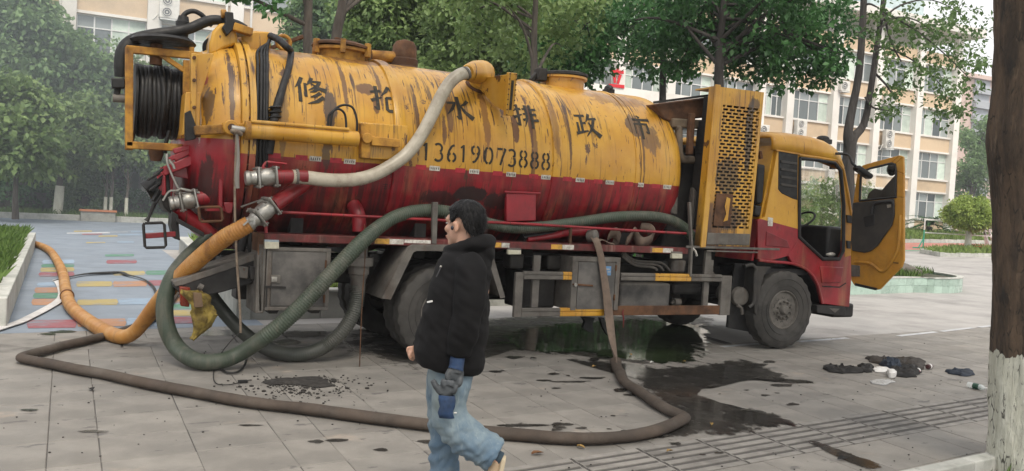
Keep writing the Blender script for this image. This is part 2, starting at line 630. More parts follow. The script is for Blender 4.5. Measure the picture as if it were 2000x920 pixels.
def grass(name, label, poly, z, n, h, mat, mound=0, kind=True):
    """Blades scattered over a polygon (x, y); z may be a function."""
    xs_ = [p[0] for p in poly]; ys_ = [p[1] for p in poly]
    V = []; F = []
    cnt = 0
    while cnt < n:
        x = random.uniform(min(xs_), max(xs_)); y = random.uniform(min(ys_), max(ys_))
        ins = False; j = len(poly) - 1
        for i in range(len(poly)):
            if (poly[i][1] > y) != (poly[j][1] > y) and x < (poly[j][0] - poly[i][0]) * (y - poly[i][1]) / (poly[j][1] - poly[i][1]) + poly[i][0]: ins = not ins
            j = i
        if not ins: continue
        z0 = z(x, y) if callable(z) else z
        a = random.uniform(0, 6.28); hh = h * random.uniform(.5, 1.2); ww = hh * .09
        dx, dy = math.cos(a) * ww, math.sin(a) * ww
        lx, ly = random.gauss(0, .35) * hh, random.gauss(0, .35) * hh
        o = len(V)
        V += [(x - dx, y - dy, z0), (x + dx, y + dy, z0), (x + lx * .4 + dx * .6, y + ly * .4 + dy * .6, z0 + hh * .6), (x + lx, y + ly, z0 + hh)]
        F += [(o, o + 1, o + 2), (o, o + 2, o + 3)]
        cnt += 1
    b = B(); b.v = V; b.f = F
    o = b.build(name, mat, fix=False, smooth=0)
    tag(o, label, 'grass', kind='stuff')
    return o


# left planter: kerb along X=-.6
lp = thing('planter', 'low stone kerbed grass bed at the left edge of the painted lane', 'planter', (-1.5, 18, 0))
kerb_run([(-.55, 11.6), (-.62, 25.3)], -.02, .36, .22, m_kerb, lp, 1.15)
kerb_run([(-.62, 25.3), (-8, 25.6)], -.02, .36, .22, m_kerb, lp, 1.15)
kerb_run([(-8, 11.6), (-.55, 11.6)], -.02, .36, .22, m_kerb, lp, 1.15)
b = B(); b.grid([[Vector((x, y, .3 + .12 * math.sin((x + 1) * 1.1) ** 2 + .03 * math.sin(y * 2))) for x in (-8, -6, -4, -2.5, -1.6, -1.1, -.75)] for y in np.linspace(11.7, 25.2, 14)])
b.build('soil_bed', m_soil, lp)
grass('grass', 'dark green grass filling the bed at the left edge', [(-3.2, 11.8), (-.72, 11.8), (-.8, 25.2), (-3.2, 25.2)], lambda x, y: .3 + .1 * math.sin((x + 1) * 1.1) ** 2, 16000, .26, m_grass)

# middle planter behind the truck
mp = thing('planter', 'stone walled planting bed behind the truck with green plants', 'planter', (5, 18, 0))
mpoly = [(2.12, 12.15), (4.5, 12.35), (4.9, 24.8), (2.75, 24.6)]
kerb_run(mpoly + [mpoly[0]], -.02, .37, .2, m_wall, mp, 1.2, 'wall_block')
kerb_run([(mpoly[0][0] - .03, mpoly[0][1] - .03), (mpoly[1][0], mpoly[1][1] - .03), mpoly[2], (mpoly[3][0] - .03, mpoly[3][1]), (mpoly[0][0] - .03, mpoly[0][1] - .03)], .372, .41, .27, m_kerb, mp, 1.2, 'coping_stone')
b = B(); b.add([Vector((p[0] + .1 * (1 if p[0] < 5 else -1), p[1] + .1 * (1 if p[1] < 18 else -1), .33)) for p in mpoly], [(0, 1, 2, 3)])
b.build('soil_bed', m_soil, mp, smooth=0)
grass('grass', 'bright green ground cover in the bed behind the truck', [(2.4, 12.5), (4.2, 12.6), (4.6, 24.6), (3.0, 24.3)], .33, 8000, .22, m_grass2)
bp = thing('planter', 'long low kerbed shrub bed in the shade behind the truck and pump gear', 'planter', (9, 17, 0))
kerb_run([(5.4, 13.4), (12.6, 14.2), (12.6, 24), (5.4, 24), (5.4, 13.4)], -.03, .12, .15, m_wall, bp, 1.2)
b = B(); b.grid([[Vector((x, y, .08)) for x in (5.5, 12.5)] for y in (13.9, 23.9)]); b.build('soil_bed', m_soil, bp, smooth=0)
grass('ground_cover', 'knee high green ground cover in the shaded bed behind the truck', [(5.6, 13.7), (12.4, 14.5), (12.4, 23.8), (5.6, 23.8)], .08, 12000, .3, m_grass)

# rounded green tiled planter right of the open door
rp = thing('planter', 'rounded planter clad in pale green tiles beyond the open door', 'planter', (20, 18, 0))
c0 = Vector((21.6, 18.6, 0)); arc = []
for t in np.linspace(-110, 80, 15):
    arc.append((c0.x + 2.75 * math.cos(rad(t)), c0.y + 2.75 * math.sin(rad(t))))
arc = [(13.5, 14.9), (17.0, 15.3)] + arc + [(14, 21.5)]
pts = smooth_path([Vector((p[0], p[1], 0)) for p in arc[:-1]], [0] * (len(arc) - 1), 2)[0]
for a, c in zip(pts[:-1], pts[1:]):
    d = (c - a); nn = Vector((-d.y, d.x, 0)).normalized() * .16
    for (z0, z1) in ((-.02, .185), (.19, .40)):
        n = max(1, round(d.length / .42)); dd = d / n
        for i in range(n):
            p = a + dd * i + dd.normalized() * .003; q = a + dd * (i + 1) - dd.normalized() * .003
            bb = B(); bb.prism([(p.x, p.y, z0), (q.x, q.y, z0), (q.x + nn.x, q.y + nn.y, z0), (p.x + nn.x, p.y + nn.y, z0)], (0, 0, z1 - z0))
            bb.build('wall_tile', m_gtile, rp, smooth=0)
b = B(); b.loft([[p + Vector((0, 0, .402)) + (c0 - p).normalized() * -.02 for p in pts], [p + Vector((0, 0, .402)) + (Vector((18, 18, 0)) - p).normalized() * .2 for p in pts]], caps=False)
b.build('coping', m_kerb, rp, smooth=0, solid=.03)
b = B(); b.add([p + Vector((0, 0, .34)) for p in pts] + [Vector((14, 21.5, .34))], [tuple(range(len(pts) + 1))])
b.build('soil_bed', m_soil, rp, smooth=0)
grass('grass', 'grass in the rounded green tiled planter', [(14, 15.3), (17, 15.7), (21, 16.4), (23.6, 17.6), (24, 18.6), (23, 20.4), (21, 21), (14, 21)], lambda x, y: .34 + .08 * math.sin(x * 1.3) ** 2, 9000, .2, m_grass)
m_rock = surf('dark_rock', (.09, .08, .07), .9, c2=(.16, .145, .12), nscale=6, namt=.9, bump=.5, bscale=20, bdist=.03)
for px, py, Y, s in [(1768, 520, 17.6, .42), (1790, 528, 17.2, .28), (1752, 516, 18.0, .5)]:
    P = at(px, py, Y=Y)
    b = B(); b.ell((P.x, P.y, .34 + s * .25), (s * .9, s * .7, s * .5), 14, 10)
    b.v = [tuple(Vector(v) + (Vector(v) - Vector((P.x, P.y, .45))) * .5 * mnoise.noise(Vector(v) * 3.1)) for v in b.v]
    o = b.build('garden_rock', m_rock, smooth=60)
    tag(o, {.42: 'dark rock nearest the open door in the round planter', .28: 'smallest dark rock, right of the others in the round planter', .5: 'largest dark rock partly behind the open door'}[s], 'rock')

# far right planter and lawn strips
fp = thing('planter', 'low kerbed lawn bed holding the round topiary tree', 'planter', (46, 30, gz(46)))
fpo = [(39.6, 29.3), (44, 28.2), (60, 26), (60, 33), (46, 33), (41, 31.6)]
kerb_run(fpo + [fpo[0]], -.05, .2, .25, m_kerb, fp, 1.2)
b = B(); b.add([Vector((p[0], p[1], gz(p[0]) + .16)) for p in fpo], [tuple(range(6))]); b.build('soil_bed', m_soil, fp, smooth=0)
grass('grass', 'mown grass around the round topiary tree', fpo, lambda x, y: gz(x) + .14, 9000, .28, m_grass2)
lw = thing('planter', 'long kerbed lawn strip along the foot of the school building', 'planter', (55, 44, gz(55)))
kerb_run([(30, 39.6), (78, 39.6)], -.05, .25, .3, m_kerb, lw, 1.6)
b = B(); b.grid([[Vector((x, y, gz(x) + .15 + (y - 39.7) * .06)) for x in (30, 36, 42, 48, 54, 60, 78)] for y in (39.7, 43, 47.5)]); b.build('soil_bed', m_soil, lw, smooth=0)
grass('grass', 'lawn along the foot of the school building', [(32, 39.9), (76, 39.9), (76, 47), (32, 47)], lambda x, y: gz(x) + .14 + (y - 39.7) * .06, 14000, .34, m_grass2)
ll = thing('planter', 'kerbed lawn strip at the far side of the painted lane', 'planter', (2, 44, 0))
kerb_run([(-20, 42), (26, 42)], -.05, .24, .3, m_kerb, ll, 1.6)
b = B(); b.grid([[Vector((x, y, .16)) for x in (-20, 26)] for y in (42.1, 47.5)]); b.build('soil_bed', m_soil, ll, smooth=0)
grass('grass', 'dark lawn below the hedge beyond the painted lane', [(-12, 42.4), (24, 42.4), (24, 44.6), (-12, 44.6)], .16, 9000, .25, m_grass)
b = B(); b.grid([[Vector((x, y, gz(x) + .012)) for x in (40, 44, 48, 52, 56, 60)] for y in (33.4, 37, 39.4)])
struct(b.build('sports_court', surf('red_green_court', (.42, .16, .13), .8, c2=(.34, .22, .17), nscale=.6), smooth=0))
b = B(); b.grid([[Vector((x, y, gz(x) + .006)) for x in (38, 44, 50, 56, 62)] for y in (33.0, 39.55)])
struct(b.build('court_border', surf('green_court', (.2, .42, .3), .8), smooth=0))


# ---- water, damp and painted under-truck shade on the paving
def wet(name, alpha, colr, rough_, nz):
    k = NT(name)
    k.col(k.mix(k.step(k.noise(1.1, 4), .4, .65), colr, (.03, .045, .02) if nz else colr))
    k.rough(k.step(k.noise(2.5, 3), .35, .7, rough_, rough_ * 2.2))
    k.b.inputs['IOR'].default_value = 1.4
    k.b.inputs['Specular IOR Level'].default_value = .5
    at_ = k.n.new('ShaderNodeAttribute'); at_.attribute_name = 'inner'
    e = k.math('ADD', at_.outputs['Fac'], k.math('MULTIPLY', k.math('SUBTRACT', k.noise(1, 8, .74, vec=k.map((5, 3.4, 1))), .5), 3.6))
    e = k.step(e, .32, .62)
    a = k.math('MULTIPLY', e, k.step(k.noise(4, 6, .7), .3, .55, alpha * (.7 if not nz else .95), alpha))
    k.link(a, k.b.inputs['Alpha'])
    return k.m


m_damp_shade = wet('damp_paving_with_shade', .72, (.03, .028, .025), .3, False)  # wet ground colour with the truck's shade put into it
m_puddle = wet('standing_water', .94, (.016, .018, .014), .05, True)
m_damp = wet('damp_film', .86, (.032, .030, .027), .07, False)


def blob_sheet(name, px_pts, z, mat, amp, label=None, sub=6, inset=.34):
    P = [at(x, y, Z=z) for x, y in px_pts]
    P = smooth_path(P + [P[0]], [0] * (len(P) + 1), sub)[0][:-1]
    c = sum(P, Vector()) / len(P)
    Q = []
    for p in P:
        d = (p - c); d.z = 0
        n_ = mnoise.noise(p * 2.3) * amp + mnoise.noise(p * 7.1) * amp * .6 + mnoise.noise(p * 19) * amp * .25
        Q.append(Vector((p.x + d.normalized().x * n_, p.y + d.normalized().y * n_, z)))
    m = len(Q); I = []
    for i in range(m):
        t = (Q[(i + 1) % m] - Q[i - 1]); n_ = Vector((-t.y, t.x, 0)).normalized()
        if (c - Q[i]).dot(n_) < 0: n_ = -n_
        I.append(Q[i].lerp(c, .02) + (c - Q[i]) * min(.45, inset / max((c - Q[i]).length, .01)) )
    b = B(); b.add(Q + I, [tuple(range(m, 2 * m))] + [(i, (i + 1) % m, m + (i + 1) % m, m + i) for i in range(m)])
    o = b.build(name, mat, smooth=0)
    av = o.data.attributes.new('inner', 'FLOAT', 'POINT'); av.data.foreach_set('value', [0.0] * m + [1.0] * m)
    struct(o)
    if label: o['label'] = label
    return o


blob_sheet('puddle', [(965, 662), (1000, 642), (1100, 630), (1250, 622), (1370, 634), (1398, 662), (1396, 690), (1375, 710), (1300, 712), (1200, 702), (1120, 692), (1050, 690), (990, 680)], .0035, m_puddle, .10)
blob_sheet('damp_shade_patch', [(1085, 696), (1200, 704), (1300, 714), (1400, 706), (1450, 700), (1500, 712), (1560, 738), (1490, 735), (1430, 748), (1385, 752), (1366, 772), (1402, 784), (1440, 800), (1500, 812), (1556, 832), (1490, 846), (1430, 850), (1350, 858), (1250, 862), (1180, 868), (1290, 848), (1340, 822), (1312, 800), (1262, 786), (1240, 764), (1222, 735), (1150, 716)], .0065, m_damp, .06)
for _ in range(40):
    x, y, sx, sy = random.choice([(1130, 712, 70, 14), (1060, 735, 60, 12), (1500, 715, 80, 14), (1560, 750, 60, 14), (1450, 775, 60, 14), (1210, 830, 50, 10), (1180, 790, 50, 20), (1050, 830, 60, 8), (620, 655, 80, 9), (1350, 868, 70, 8)])
    x += random.gauss(0, sx); y += random.gauss(0, sy); a = random.uniform(4, 22); c_ = a * random.uniform(.12, .24)
    if abs(x - 905) < 60 or y > 900 or y < 640: continue
    blob_sheet('damp_shade_patch', [(x + a * math.cos(t) * random.uniform(.5, 1.2), y + c_ * math.sin(t) * random.uniform(.5, 1.2)) for t in np.linspace(0, 2 * math.pi, 9)[:-1]], .0035 + random.random() * .002, m_damp, .03, sub=3, inset=.07)
blob_sheet('damp_shade_patch', [(640, 668), (690, 696), (760, 716), (860, 724), (950, 700), (990, 690), (1060, 694), (1200, 706), (1300, 716), (1395, 700), (1400, 640), (1385, 616), (1200, 614), (1000, 616), (860, 630), (720, 640)], .002, m_damp_shade, .10, inset=.5)  # wet ground below the truck, its shade painted into this dark sheet
blob_sheet('damp_shade_patch', [(1500, 735), (1580, 742), (1590, 750), (1510, 746)], .0035, m_damp, .05)
blob_sheet('damp_shade_patch', [(1405, 800), (1470, 795), (1560, 826), (1500, 838)], .0035, m_damp, .05)
blob_sheet('damp_shade_patch', [(1560, 858), (1600, 862), (1720, 905), (1735, 915), (1690, 916)], .0035, m_damp, .04)
for (x, y, a, c_) in [(655, 860, 34, 4), (620, 862, 22, 5), (830, 862, 26, 4), (850, 866, 20, 5), (1020, 830, 60, 5), (1095, 828, 38, 5), (120, 648, 34, 4), (95, 652, 22, 3), (490, 830, 30, 3), (180, 842, 40, 3), (745, 878, 22, 4), (60, 800, 25, 3), (1160, 738, 40, 3), (1480, 712, 35, 4), (1530, 752, 30, 4), (340, 682, 26, 6), (600, 652, 60, 8), (420, 650, 70, 8), (560, 668, 36, 8), (1230, 760, 30, 3), (1120, 745, 50, 2)]:
    n = 9
    pts_ = [(x + a * math.cos(t) * random.uniform(.6, 1.15), y + c_ * math.sin(t) * random.uniform(.6, 1.2)) for t in np.linspace(0, 2 * math.pi, n)[:-1]]
    blob_sheet('damp_shade_patch', pts_, .0035 + random.random() * .0015, m_damp, .02, sub=4, inset=.09)
# ================================================================== TRUCK
TY, TZ, TR = 10.05, 2.254, 1.10          # tank axis and radius
RUST = (.075, .032, .016); DARK = (.018, .015, .013)
truck = thing('vacuum_truck', 'rusty yellow and red vacuum tanker truck parked with its near cab door open', 'truck', (5.0, 10.05, 0))


def paint(name, split=None, grime=.5, rust=.5, tank=None, base=None):
    """Weathered truck paint; split=(a, b): red below z = a + b * x."""
    k = NT(name)
    gp = k.n.new('ShaderNodeNewGeometry').outputs['Position']
    x, y, z = k.xyz(gp)
    YEL, YEL2 = (.56, .30, .027), (.45, .215, .017)
    RED, RED2 = (.29, .010, .019), (.17, .007, .012)
    yel = k.mix(k.step(k.noise(2.2, 5, .6, vec=gp), .35, .68), YEL, YEL2)
    red = k.mix(k.step(k.noise(2.6, 5, .6, vec=gp), .35, .65), RED, RED2)
    if base == 'red': c = red
    elif base == 'yellow' or split is None: c = yel
    else:
        lim = k.math('ADD', k.math('MULTIPLY', x, split[1]), split[0])
        c = k.mix(k.math('GREATER_THAN', z, lim), red, yel)
    # sun-bleached film
    c = k.mix(k.step(k.noise(1, 4, .6, vec=k.map((3.2, 3.2, .5), vec=gp)), .48, .75, 0, .25), c, (.62, .45, .2) if base != 'red' else (.3, .12, .1))
    # long faint water streaks
    s1 = k.noise(1, 5, .65, vec=k.map((15, 1.5, .6), vec=gp))
    grp = k.step(k.noise(1, 3, .5, vec=k.map((1.6, 1.6, .8), loc=(3, 3, 3), vec=gp)), .36, .62)
    grp = k.math('MULTIPLY', grp, k.step(z, 2.35, 3.15, .45, 1.15))
    c = k.mix(k.math('MULTIPLY', grp, k.step(s1, .50, .70, 0, .55 * grime)), c, (.17, .085, .025))
    s2 = k.noise(1, 3, .6, vec=k.map((34, 2, .9), loc=(5, 2, 9), vec=gp))
    c = k.mix(k.math('MULTIPLY', grp, k.step(s2, .545, .63, 0, 1.2 * grime), True), c, (.05, .022, .010))
    # rust patches with drips
    n1 = k.noise(1, 7, .72, vec=k.map((3.6, 3.6, 1.7), loc=(1, 4, 2), vec=gp))
    c = k.mix(k.step(n1, .675 - .05 * rust, .705 - .05 * rust, 0, .92), c, RUST)
    n2 = k.noise(1, 6, .7, vec=k.map((13, 9, 4.5), loc=(7, 1, 3), vec=gp))
    c = k.mix(k.step(n2, .665 - .03 * rust, .69 - .03 * rust, 0, .9), c, (.10, .035, .014))
    n3 = k.noise(1, 4, .6, vec=k.map((30, 4, 3.2), loc=(2, 8, 5), vec=gp))
    c = k.mix(k.step(n3, .645 - .03 * rust, .675 - .03 * rust, 0, .9), c, (.06, .022, .012))
    rough = k.step(k.noise(5, 5, vec=gp), .3, .7, .32, .58)
    if tank:
        # oily soot runs with a shape of their own (x, z, half width, half height, colour, strength)
        for (bx, bz, bw, bh, cc, st) in tank:
            u = k.math('DIVIDE', k.math('SUBTRACT', x, bx), bw); v = k.math('DIVIDE', k.math('SUBTRACT', z, bz), bh)
            d = k.math('ADD', k.math('MULTIPLY', u, u), k.math('MULTIPLY', v, v))
            d = k.math('ADD', d, k.math('MULTIPLY', k.math('SUBTRACT', k.noise(1, 6, .7, vec=k.map((12, 12, 5), vec=gp)), .5), 3.4))
            c = k.mix(k.step(d, 1.05, .6, 0, st), c, cc)
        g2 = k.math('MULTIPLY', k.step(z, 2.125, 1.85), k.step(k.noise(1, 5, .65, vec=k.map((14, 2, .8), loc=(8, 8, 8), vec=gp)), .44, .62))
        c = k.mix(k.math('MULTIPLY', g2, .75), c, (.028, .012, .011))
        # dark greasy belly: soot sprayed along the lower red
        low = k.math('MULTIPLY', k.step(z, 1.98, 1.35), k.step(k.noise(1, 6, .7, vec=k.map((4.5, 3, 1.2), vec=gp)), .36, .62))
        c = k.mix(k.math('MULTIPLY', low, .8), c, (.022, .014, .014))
    k.col(c); k.rough(rough)
    k.b.inputs['Coat Weight'].default_value = .22; k.b.inputs['Coat Roughness'].default_value = .22
    k.bump(k.noise(22, 6, .65, vec=gp), .25, .006)
    return k.m


TANK_STAINS = [(3.41, 2.65, .02, .5, (.06, .022, .01), .85), (5.35, 2.6, .022, .5, (.06, .022, .01), .85), (6.42, 2.55, .018, .6, (.05, .02, .01), .8), (4.83, 2.7, .02, .5, (.06, .022, .01), .8), (2.62, 2.95, .028, .3, (.07, .026, .012), .8), (3.02, 2.98, .025, .32, (.06, .022, .01), .8), (3.0, 3.31, .55, .06, (.13, .05, .02), .7), (4.4, 3.32, .7, .05, (.12, .05, .02), .65), (2.1, 3.29, .4, .06, (.12, .05, .02), .6), (6.3, 3.2, .5, .10, (.16, .07, .025), .6), (2.43, 2.62, .075, .30, (.05, .03, .022), .93), (2.40, 2.2, .05, .22, (.05, .03, .022), .8),
               (4.1, 1.86, .22, .10, (.02, .012, .012), .95), (4.45, 1.80, .20, .10, (.025, .014, .013), .9), (3.75, 1.80, .25, .09, (.03, .014, .014), .8),
               (4.62, 2.66, .05, .16, (.085, .03, .015), .9), (4.5, 2.9, .05, .10, (.085, .03, .015), .9), (2.86, 2.93, .12, .07, (.085, .032, .015), .85), (2.95, 2.76, .04, .12, (.08, .03, .015), .8),
               (6.35, 2.85, .13, .16, (.09, .05, .025), .9), (6.55, 2.7, .16, .20, (.10, .055, .03), .75), (4.85, 2.6, .05, .5, (.09, .03, .012), .75), (4.25, 2.75, .05, .5, (.12, .04, .016), .7),
               (3.8, 2.8, .04, .35, (.1, .04, .018), .8), (3.72, 2.55, .03, .2, (.08, .03, .018), .8), (2.0, 3.0, .08, .05, (.06, .02, .012), .9), (5.15, 2.75, .05, .45, (.12, .05, .02), .6), (1.95, 2.55, .05, .5, (.1, .06, .03), .6)]
m_tank = paint('tank_paint', split=(2.128, 0), grime=.75, rust=.62, tank=TANK_STAINS)
m_yel = paint('yellow_truck_paint', grime=.6, rust=.75)
m_yel_clean = paint('worn_yellow_paint', grime=.35, rust=.35)
m_red = paint('red_truck_paint', base='red', grime=.5, rust=.5)
m_steel = surf('dusty_grey_steel', (.15, .138, .122), .65, c2=(.095, .088, .079), nscale=5, namt=.8, grime=(.05, .04, .034), gscale=3.5, gamt=.6, streak=(.085, .05, .03), samt=.4, metal=.1)
m_dsteel = surf('dark_dirty_steel', (.018, .017, .0165), .7, c2=(.035, .033, .031), nscale=4, namt=.7, grime=(.015, .014, .013), gamt=.5)
m_black = surf('black_rubber', (.0085, .0085, .009), .55, c2=(.018, .0175, .0165), nscale=9, namt=.7, gamt=.2)
m_tyre = surf('dusty_tyre_rubber', (.062, .058, .053), .85, c2=(.026, .025, .023), nscale=3, namt=.9, grime=(.03, .03, .03), gscale=4, gamt=.5, bump=.25)
m_rim = surf('dusty_wheel_steel', (.15, .138, .122), .6, c2=(.085, .078, .07), nscale=7, namt=.8, grime=(.05, .042, .035), gscale=6, gamt=.5, metal=.2)
m_rust = surf('rusted_steel', (.13, .062, .03), .85, c2=(.06, .03, .017), nscale=6, namt=.9, grime=(.02, .014, .01), gamt=.5, bump=.4)
m_orust = surf('rust_stained_yellow_steel', (.46, .235, .036), .75, c2=(.15, .06, .02), nscale=5, namt=.75, grime=(.05, .025, .015), gscale=4, gamt=.8, bump=.35)
m_alu = surf('cast_aluminium', (.42, .41, .38), .45, c2=(.3, .29, .26), nscale=9, namt=.7, grime=(.12, .10, .08), gscale=8, gamt=.5, metal=.75)
m_glass = NT('clear_glass')
m_glass.col((.9, .95, .93)); m_glass.rough(.03); m_glass.b.inputs['Transmission Weight'].default_value = 1; m_glass.b.inputs['IOR'].default_value = 1.05
m_glass.b.inputs['Alpha'].default_value = .25
m_glass = m_glass.m
m_trim = surf('dark_grey_plastic', (.03, .028, .026), .6, c2=(.055, .049, .042), nscale=4, namt=.8, gamt=.3)
m_inner = surf('black_cab_plastic', (.016, .016, .017), .55, bump=.05)
m_ink = surf('black_stencil_paint', (.02, .018, .014), .7, c2=(.05, .04, .025), nscale=18, namt=.8, gamt=0, bump=0, rnd=0)
m_rwhite = surf('reflective_white_tape', (.62, .60, .55), .4, c2=(.4, .36, .3), nscale=30, namt=.8, gscale=14, gamt=.6)
m_rred = surf('reflective_red_tape', (.42, .03, .045), .4, c2=(.3, .02, .03), nscale=20, namt=.6, gscale=14, gamt=.5)
m_ryel = surf('reflective_yellow_tape', (.60, .33, .05), .45, c2=(.45, .25, .05), nscale=20, namt=.6, gscale=10, gamt=.5)
m_lamp = surf('marker_lamp_lens', (.55, .53, .42), .3, c2=(.42, .40, .3), nscale=10, namt=.5, gscale=8, gamt=.5)


def tank_hit(px, py):
    d = rdir(px, py); o = CAM
    oy = o.y - TY; oz = o.z - TZ
    a = d.y ** 2 + d.z ** 2; bb = 2 * (oy * d.y + oz * d.z); cc = oy ** 2 + oz ** 2 - TR ** 2
    D = max(bb * bb - 4 * a * cc, 0)
    t = (-bb - math.sqrt(D)) / (2 * a)
    P = o + d * t
    return P.x, math.atan2(P.z - TZ, TY - P.y)


def tank_pt(x, th, r=TR):
    return Vector((x, TY - r * math.cos(th), TZ + r * math.sin(th)))


TX0, TX1 = 1.60, 6.86
N = 72
b = B()
prof = [(0, TR)] + [(TX1 - TX0, TR)]
for t in np.linspace(0, 1, 10)[1:]:
    prof.append((TX1 - TX0 + .02 + .36 * math.sin(t * math.pi / 2), TR * math.cos(t * math.pi / 2) ** .6 if t < 1 else .01))
mid = [(d, TR) for d in np.linspace(0, TX1 - TX0, 24)]
b.lathe(mid + prof[2:], (TX0, TY, TZ), (1, 0, 0), N)
tank = b.build('tank', m_tank, truck, smooth=40)
# stiffening bands and flange rings
for (px, py, wd_, dr) in [(777, 200, .075, .035), (1080, 230, .07, .03), (1236, 250, .03, .012)]:
    x, _ = tank_hit(px, py)
    b = B(); b.lathe([(-wd_, TR - .01), (-wd_ * .8, TR + dr * .7), (-wd_ * .3, TR + dr), (wd_ * .3, TR + dr), (wd_ * .8, TR + dr * .7), (wd_, TR - .01)], (x, TY, TZ), (1, 0, 0), N)
    b.build('tank_band', m_tank, tank, smooth=40)
for x in (1.565, 1.645):
    b = B(); b.lathe([(-.03, TR - .02), (-.03, TR + .055), (.03, TR + .055), (.03, TR - .02)], (x, TY, TZ), (1, 0, 0), N)
    b.build('flange_ring', m_tank, tank, smooth=40)
for i in range(30):
    th = 2 * math.pi * i / 30
    p = tank_pt(1.605, th, TR + .035)
    b = B(); b.cyl(p - Vector((.06, 0, 0)), p + Vector((.06, 0, 0)), .014, 6)
    b.build('flange_bolt', m_rust, tank, smooth=0)
# weld seams
for px in (1000, 1240, 690):
    x, _ = tank_hit(px, 240)
    b = B(); b.lathe([(-.008, TR - .002), (0, TR + .004), (.008, TR - .002)], (x, TY, TZ), (1, 0, 0), N)
    b.build('weld_seam', m_rust if px != 690 else m_tank, tank)

# rear door: dished head (yellow above, red below) with clamp band
b = B(); pr_ = []
for t in np.linspace(0, 1, 14):
    pr_.append((-.03 - .50 * math.sin(t * math.pi / 2), max(TR * .985 * math.cos(t * math.pi / 2) ** .55, .01)))
b.lathe(pr_, (1.56, TY, TZ), (1, 0, 0), N)
rdoor = b.build('rear_door', paint('rear_door_paint', split=(2.26, 0), grime=.8, rust=.75, tank=[(1.45, 2.75, .028, .48, (.07, .032, .016), .9), (1.24, 2.6, .06, .2, (.07, .04, .02), .85), (1.22, 2.95, .03, .15, (.3, .03, .03), .8), (1.17, 2.5, .016, .3, (.6, .57, .5), .8), (1.25, 1.85, .07, .3, (.03, .014, .012), .85)]), truck, smooth=40)
# lower sump box and saddle of the rear door
b = B()
b.loft([[at(x, y, Y=9.25 + dy) for (x, y, dy) in q] for q in (
    [(372, 268, 0), (470, 268, 0), (476, 268, 1.4), (380, 268, 1.4)],
    [(378, 330, 0), (468, 330, 0), (474, 330, 1.3), (385, 330, 1.3)],
    [(392, 400, .08), (462, 395, .08), (468, 395, 1.1), (400, 400, 1.1)],
    [(428, 455, .25), (458, 440, .25), (462, 440, .9), (434, 455, .9)])])
b.build('sump', m_red, rdoor, smooth=40, bevel=.05, seg=4)
b = B(); b.prism([at(x, y, Y=9.15) for x, y in [(395, 240), (478, 240), (480, 268), (380, 268)]], (0, .12, 0)); b.build('clamp_plate', m_rust, rdoor, bevel=.01)
b = B(); b.prism([at(x, y, Y=9.1) for x, y in [(363, 180), (392, 180), (390, 262), (356, 264)]], (0, .35, 0)); b.build('hinge_bracket', m_yel, rdoor, bevel=.008)
b = B(); b.prism([at(x, y, Y=9.12) for x, y in [(373, 105), (418, 104), (390, 195), (385, 242), (371, 242)]], (0, .06, 0)); b.build('gusset_plate', m_yel, rdoor, bevel=.006)
b = B(); b.prism([at(x, y, Y=9.06) for x, y in [(374, 104), (385, 104), (383, 243), (372, 243)]], (0, .14, 0)); b.build('bracket_post', m_yel, rdoor, bevel=.008)
for y in (113, 157, 210):
    P = at(379, y, Y=9.06); b = B(); b.cyl(P, P - Vector((0, .03, 0)), .018, 8); b.build('bolt', m_rust, rdoor)
b = B(); b.prism([at(x, y, Y=9.0) for x, y in [(362, 220), (372, 215), (383, 245), (382, 272), (362, 275)]], (0, .08, 0)); b.build('stop_block', m_black, rdoor, bevel=.006)
# boss with eye on which the cylinder rod hangs
P = at(451, 249, Y=8.86)
b = B(); b.cyl(P + Vector((0, .25, 0)), P - Vector((0, .03, 0)), .075, 20); b.build('pivot_boss', m_yel, rdoor, bevel=.01)
b = B(); b.cyl(P, P - Vector((0, .06, 0)), .035, 14); b.build('pivot_pin', m_rust, rdoor)
b = B(); b.bar(at(380, 255, Y=8.95), at(500, 249, Y=8.95), .1, .09); b.build('pivot_arm', m_orust, rdoor, bevel=.01)

# lifting hinge above the door
b = B()
ha = [at(x, y, Y=9.6) for x, y in [(408, 108), (409, 84), (416, 60), (429, 46), (445, 42), (458, 50), (464, 68), (465, 86), (440, 94), (424, 104)]]
b.prism(ha, (0, .5, 0)); hinge = b.build('lid_hinge', m_yel_clean, truck, bevel=.03, seg=3)
b = B(); b.prism([at(x, y, Y=9.72) for x, y in [(470, 62), (500, 60), (528, 62), (530, 92), (510, 108), (478, 108)]], (0, .5, 0)); b.build('hinge_lug', m_yel_clean, hinge, bevel=.02)
b = B(); b.bar(at(455, 52, Y=9.56), at(492, 64, Y=9.56), .12, .08); b.build('hinge_link', m_orust, hinge, bevel=.01)
b = B(); b.prism([at(x, y, Y=9.52) for x, y in [(440, 22), (456, 24), (458, 54), (444, 70), (434, 54), (441, 44)]], (0, .25, 0)); b.build('hose_bracket', m_black, hinge, bevel=.01)
P = at(432, 27, Y=9.6); b = B(); b.cyl(P, at(442, 27, Y=9.6), .045, 12); b.build('amber_lamp', m_orust, hinge, bevel=.006)
b = B(); b.cyl(at(463, 68, Y=9.69), at(492, 64, Y=9.69), .025, 10); b.build('ram_rod', m_alu, hinge)
b = B(); b.torus(at(554, 83, Y=9.85), (0, 1, 0), .075, .02, 20, 8); b.build('lifting_eye', m_orust, tank)
b = B()
b.prism([at(x, y, Y=9.9) for x, y in [(548, 100), (560, 88), (572, 100)]], (0, .02, 0)); b.build('eye_plate', m_orust, tank)

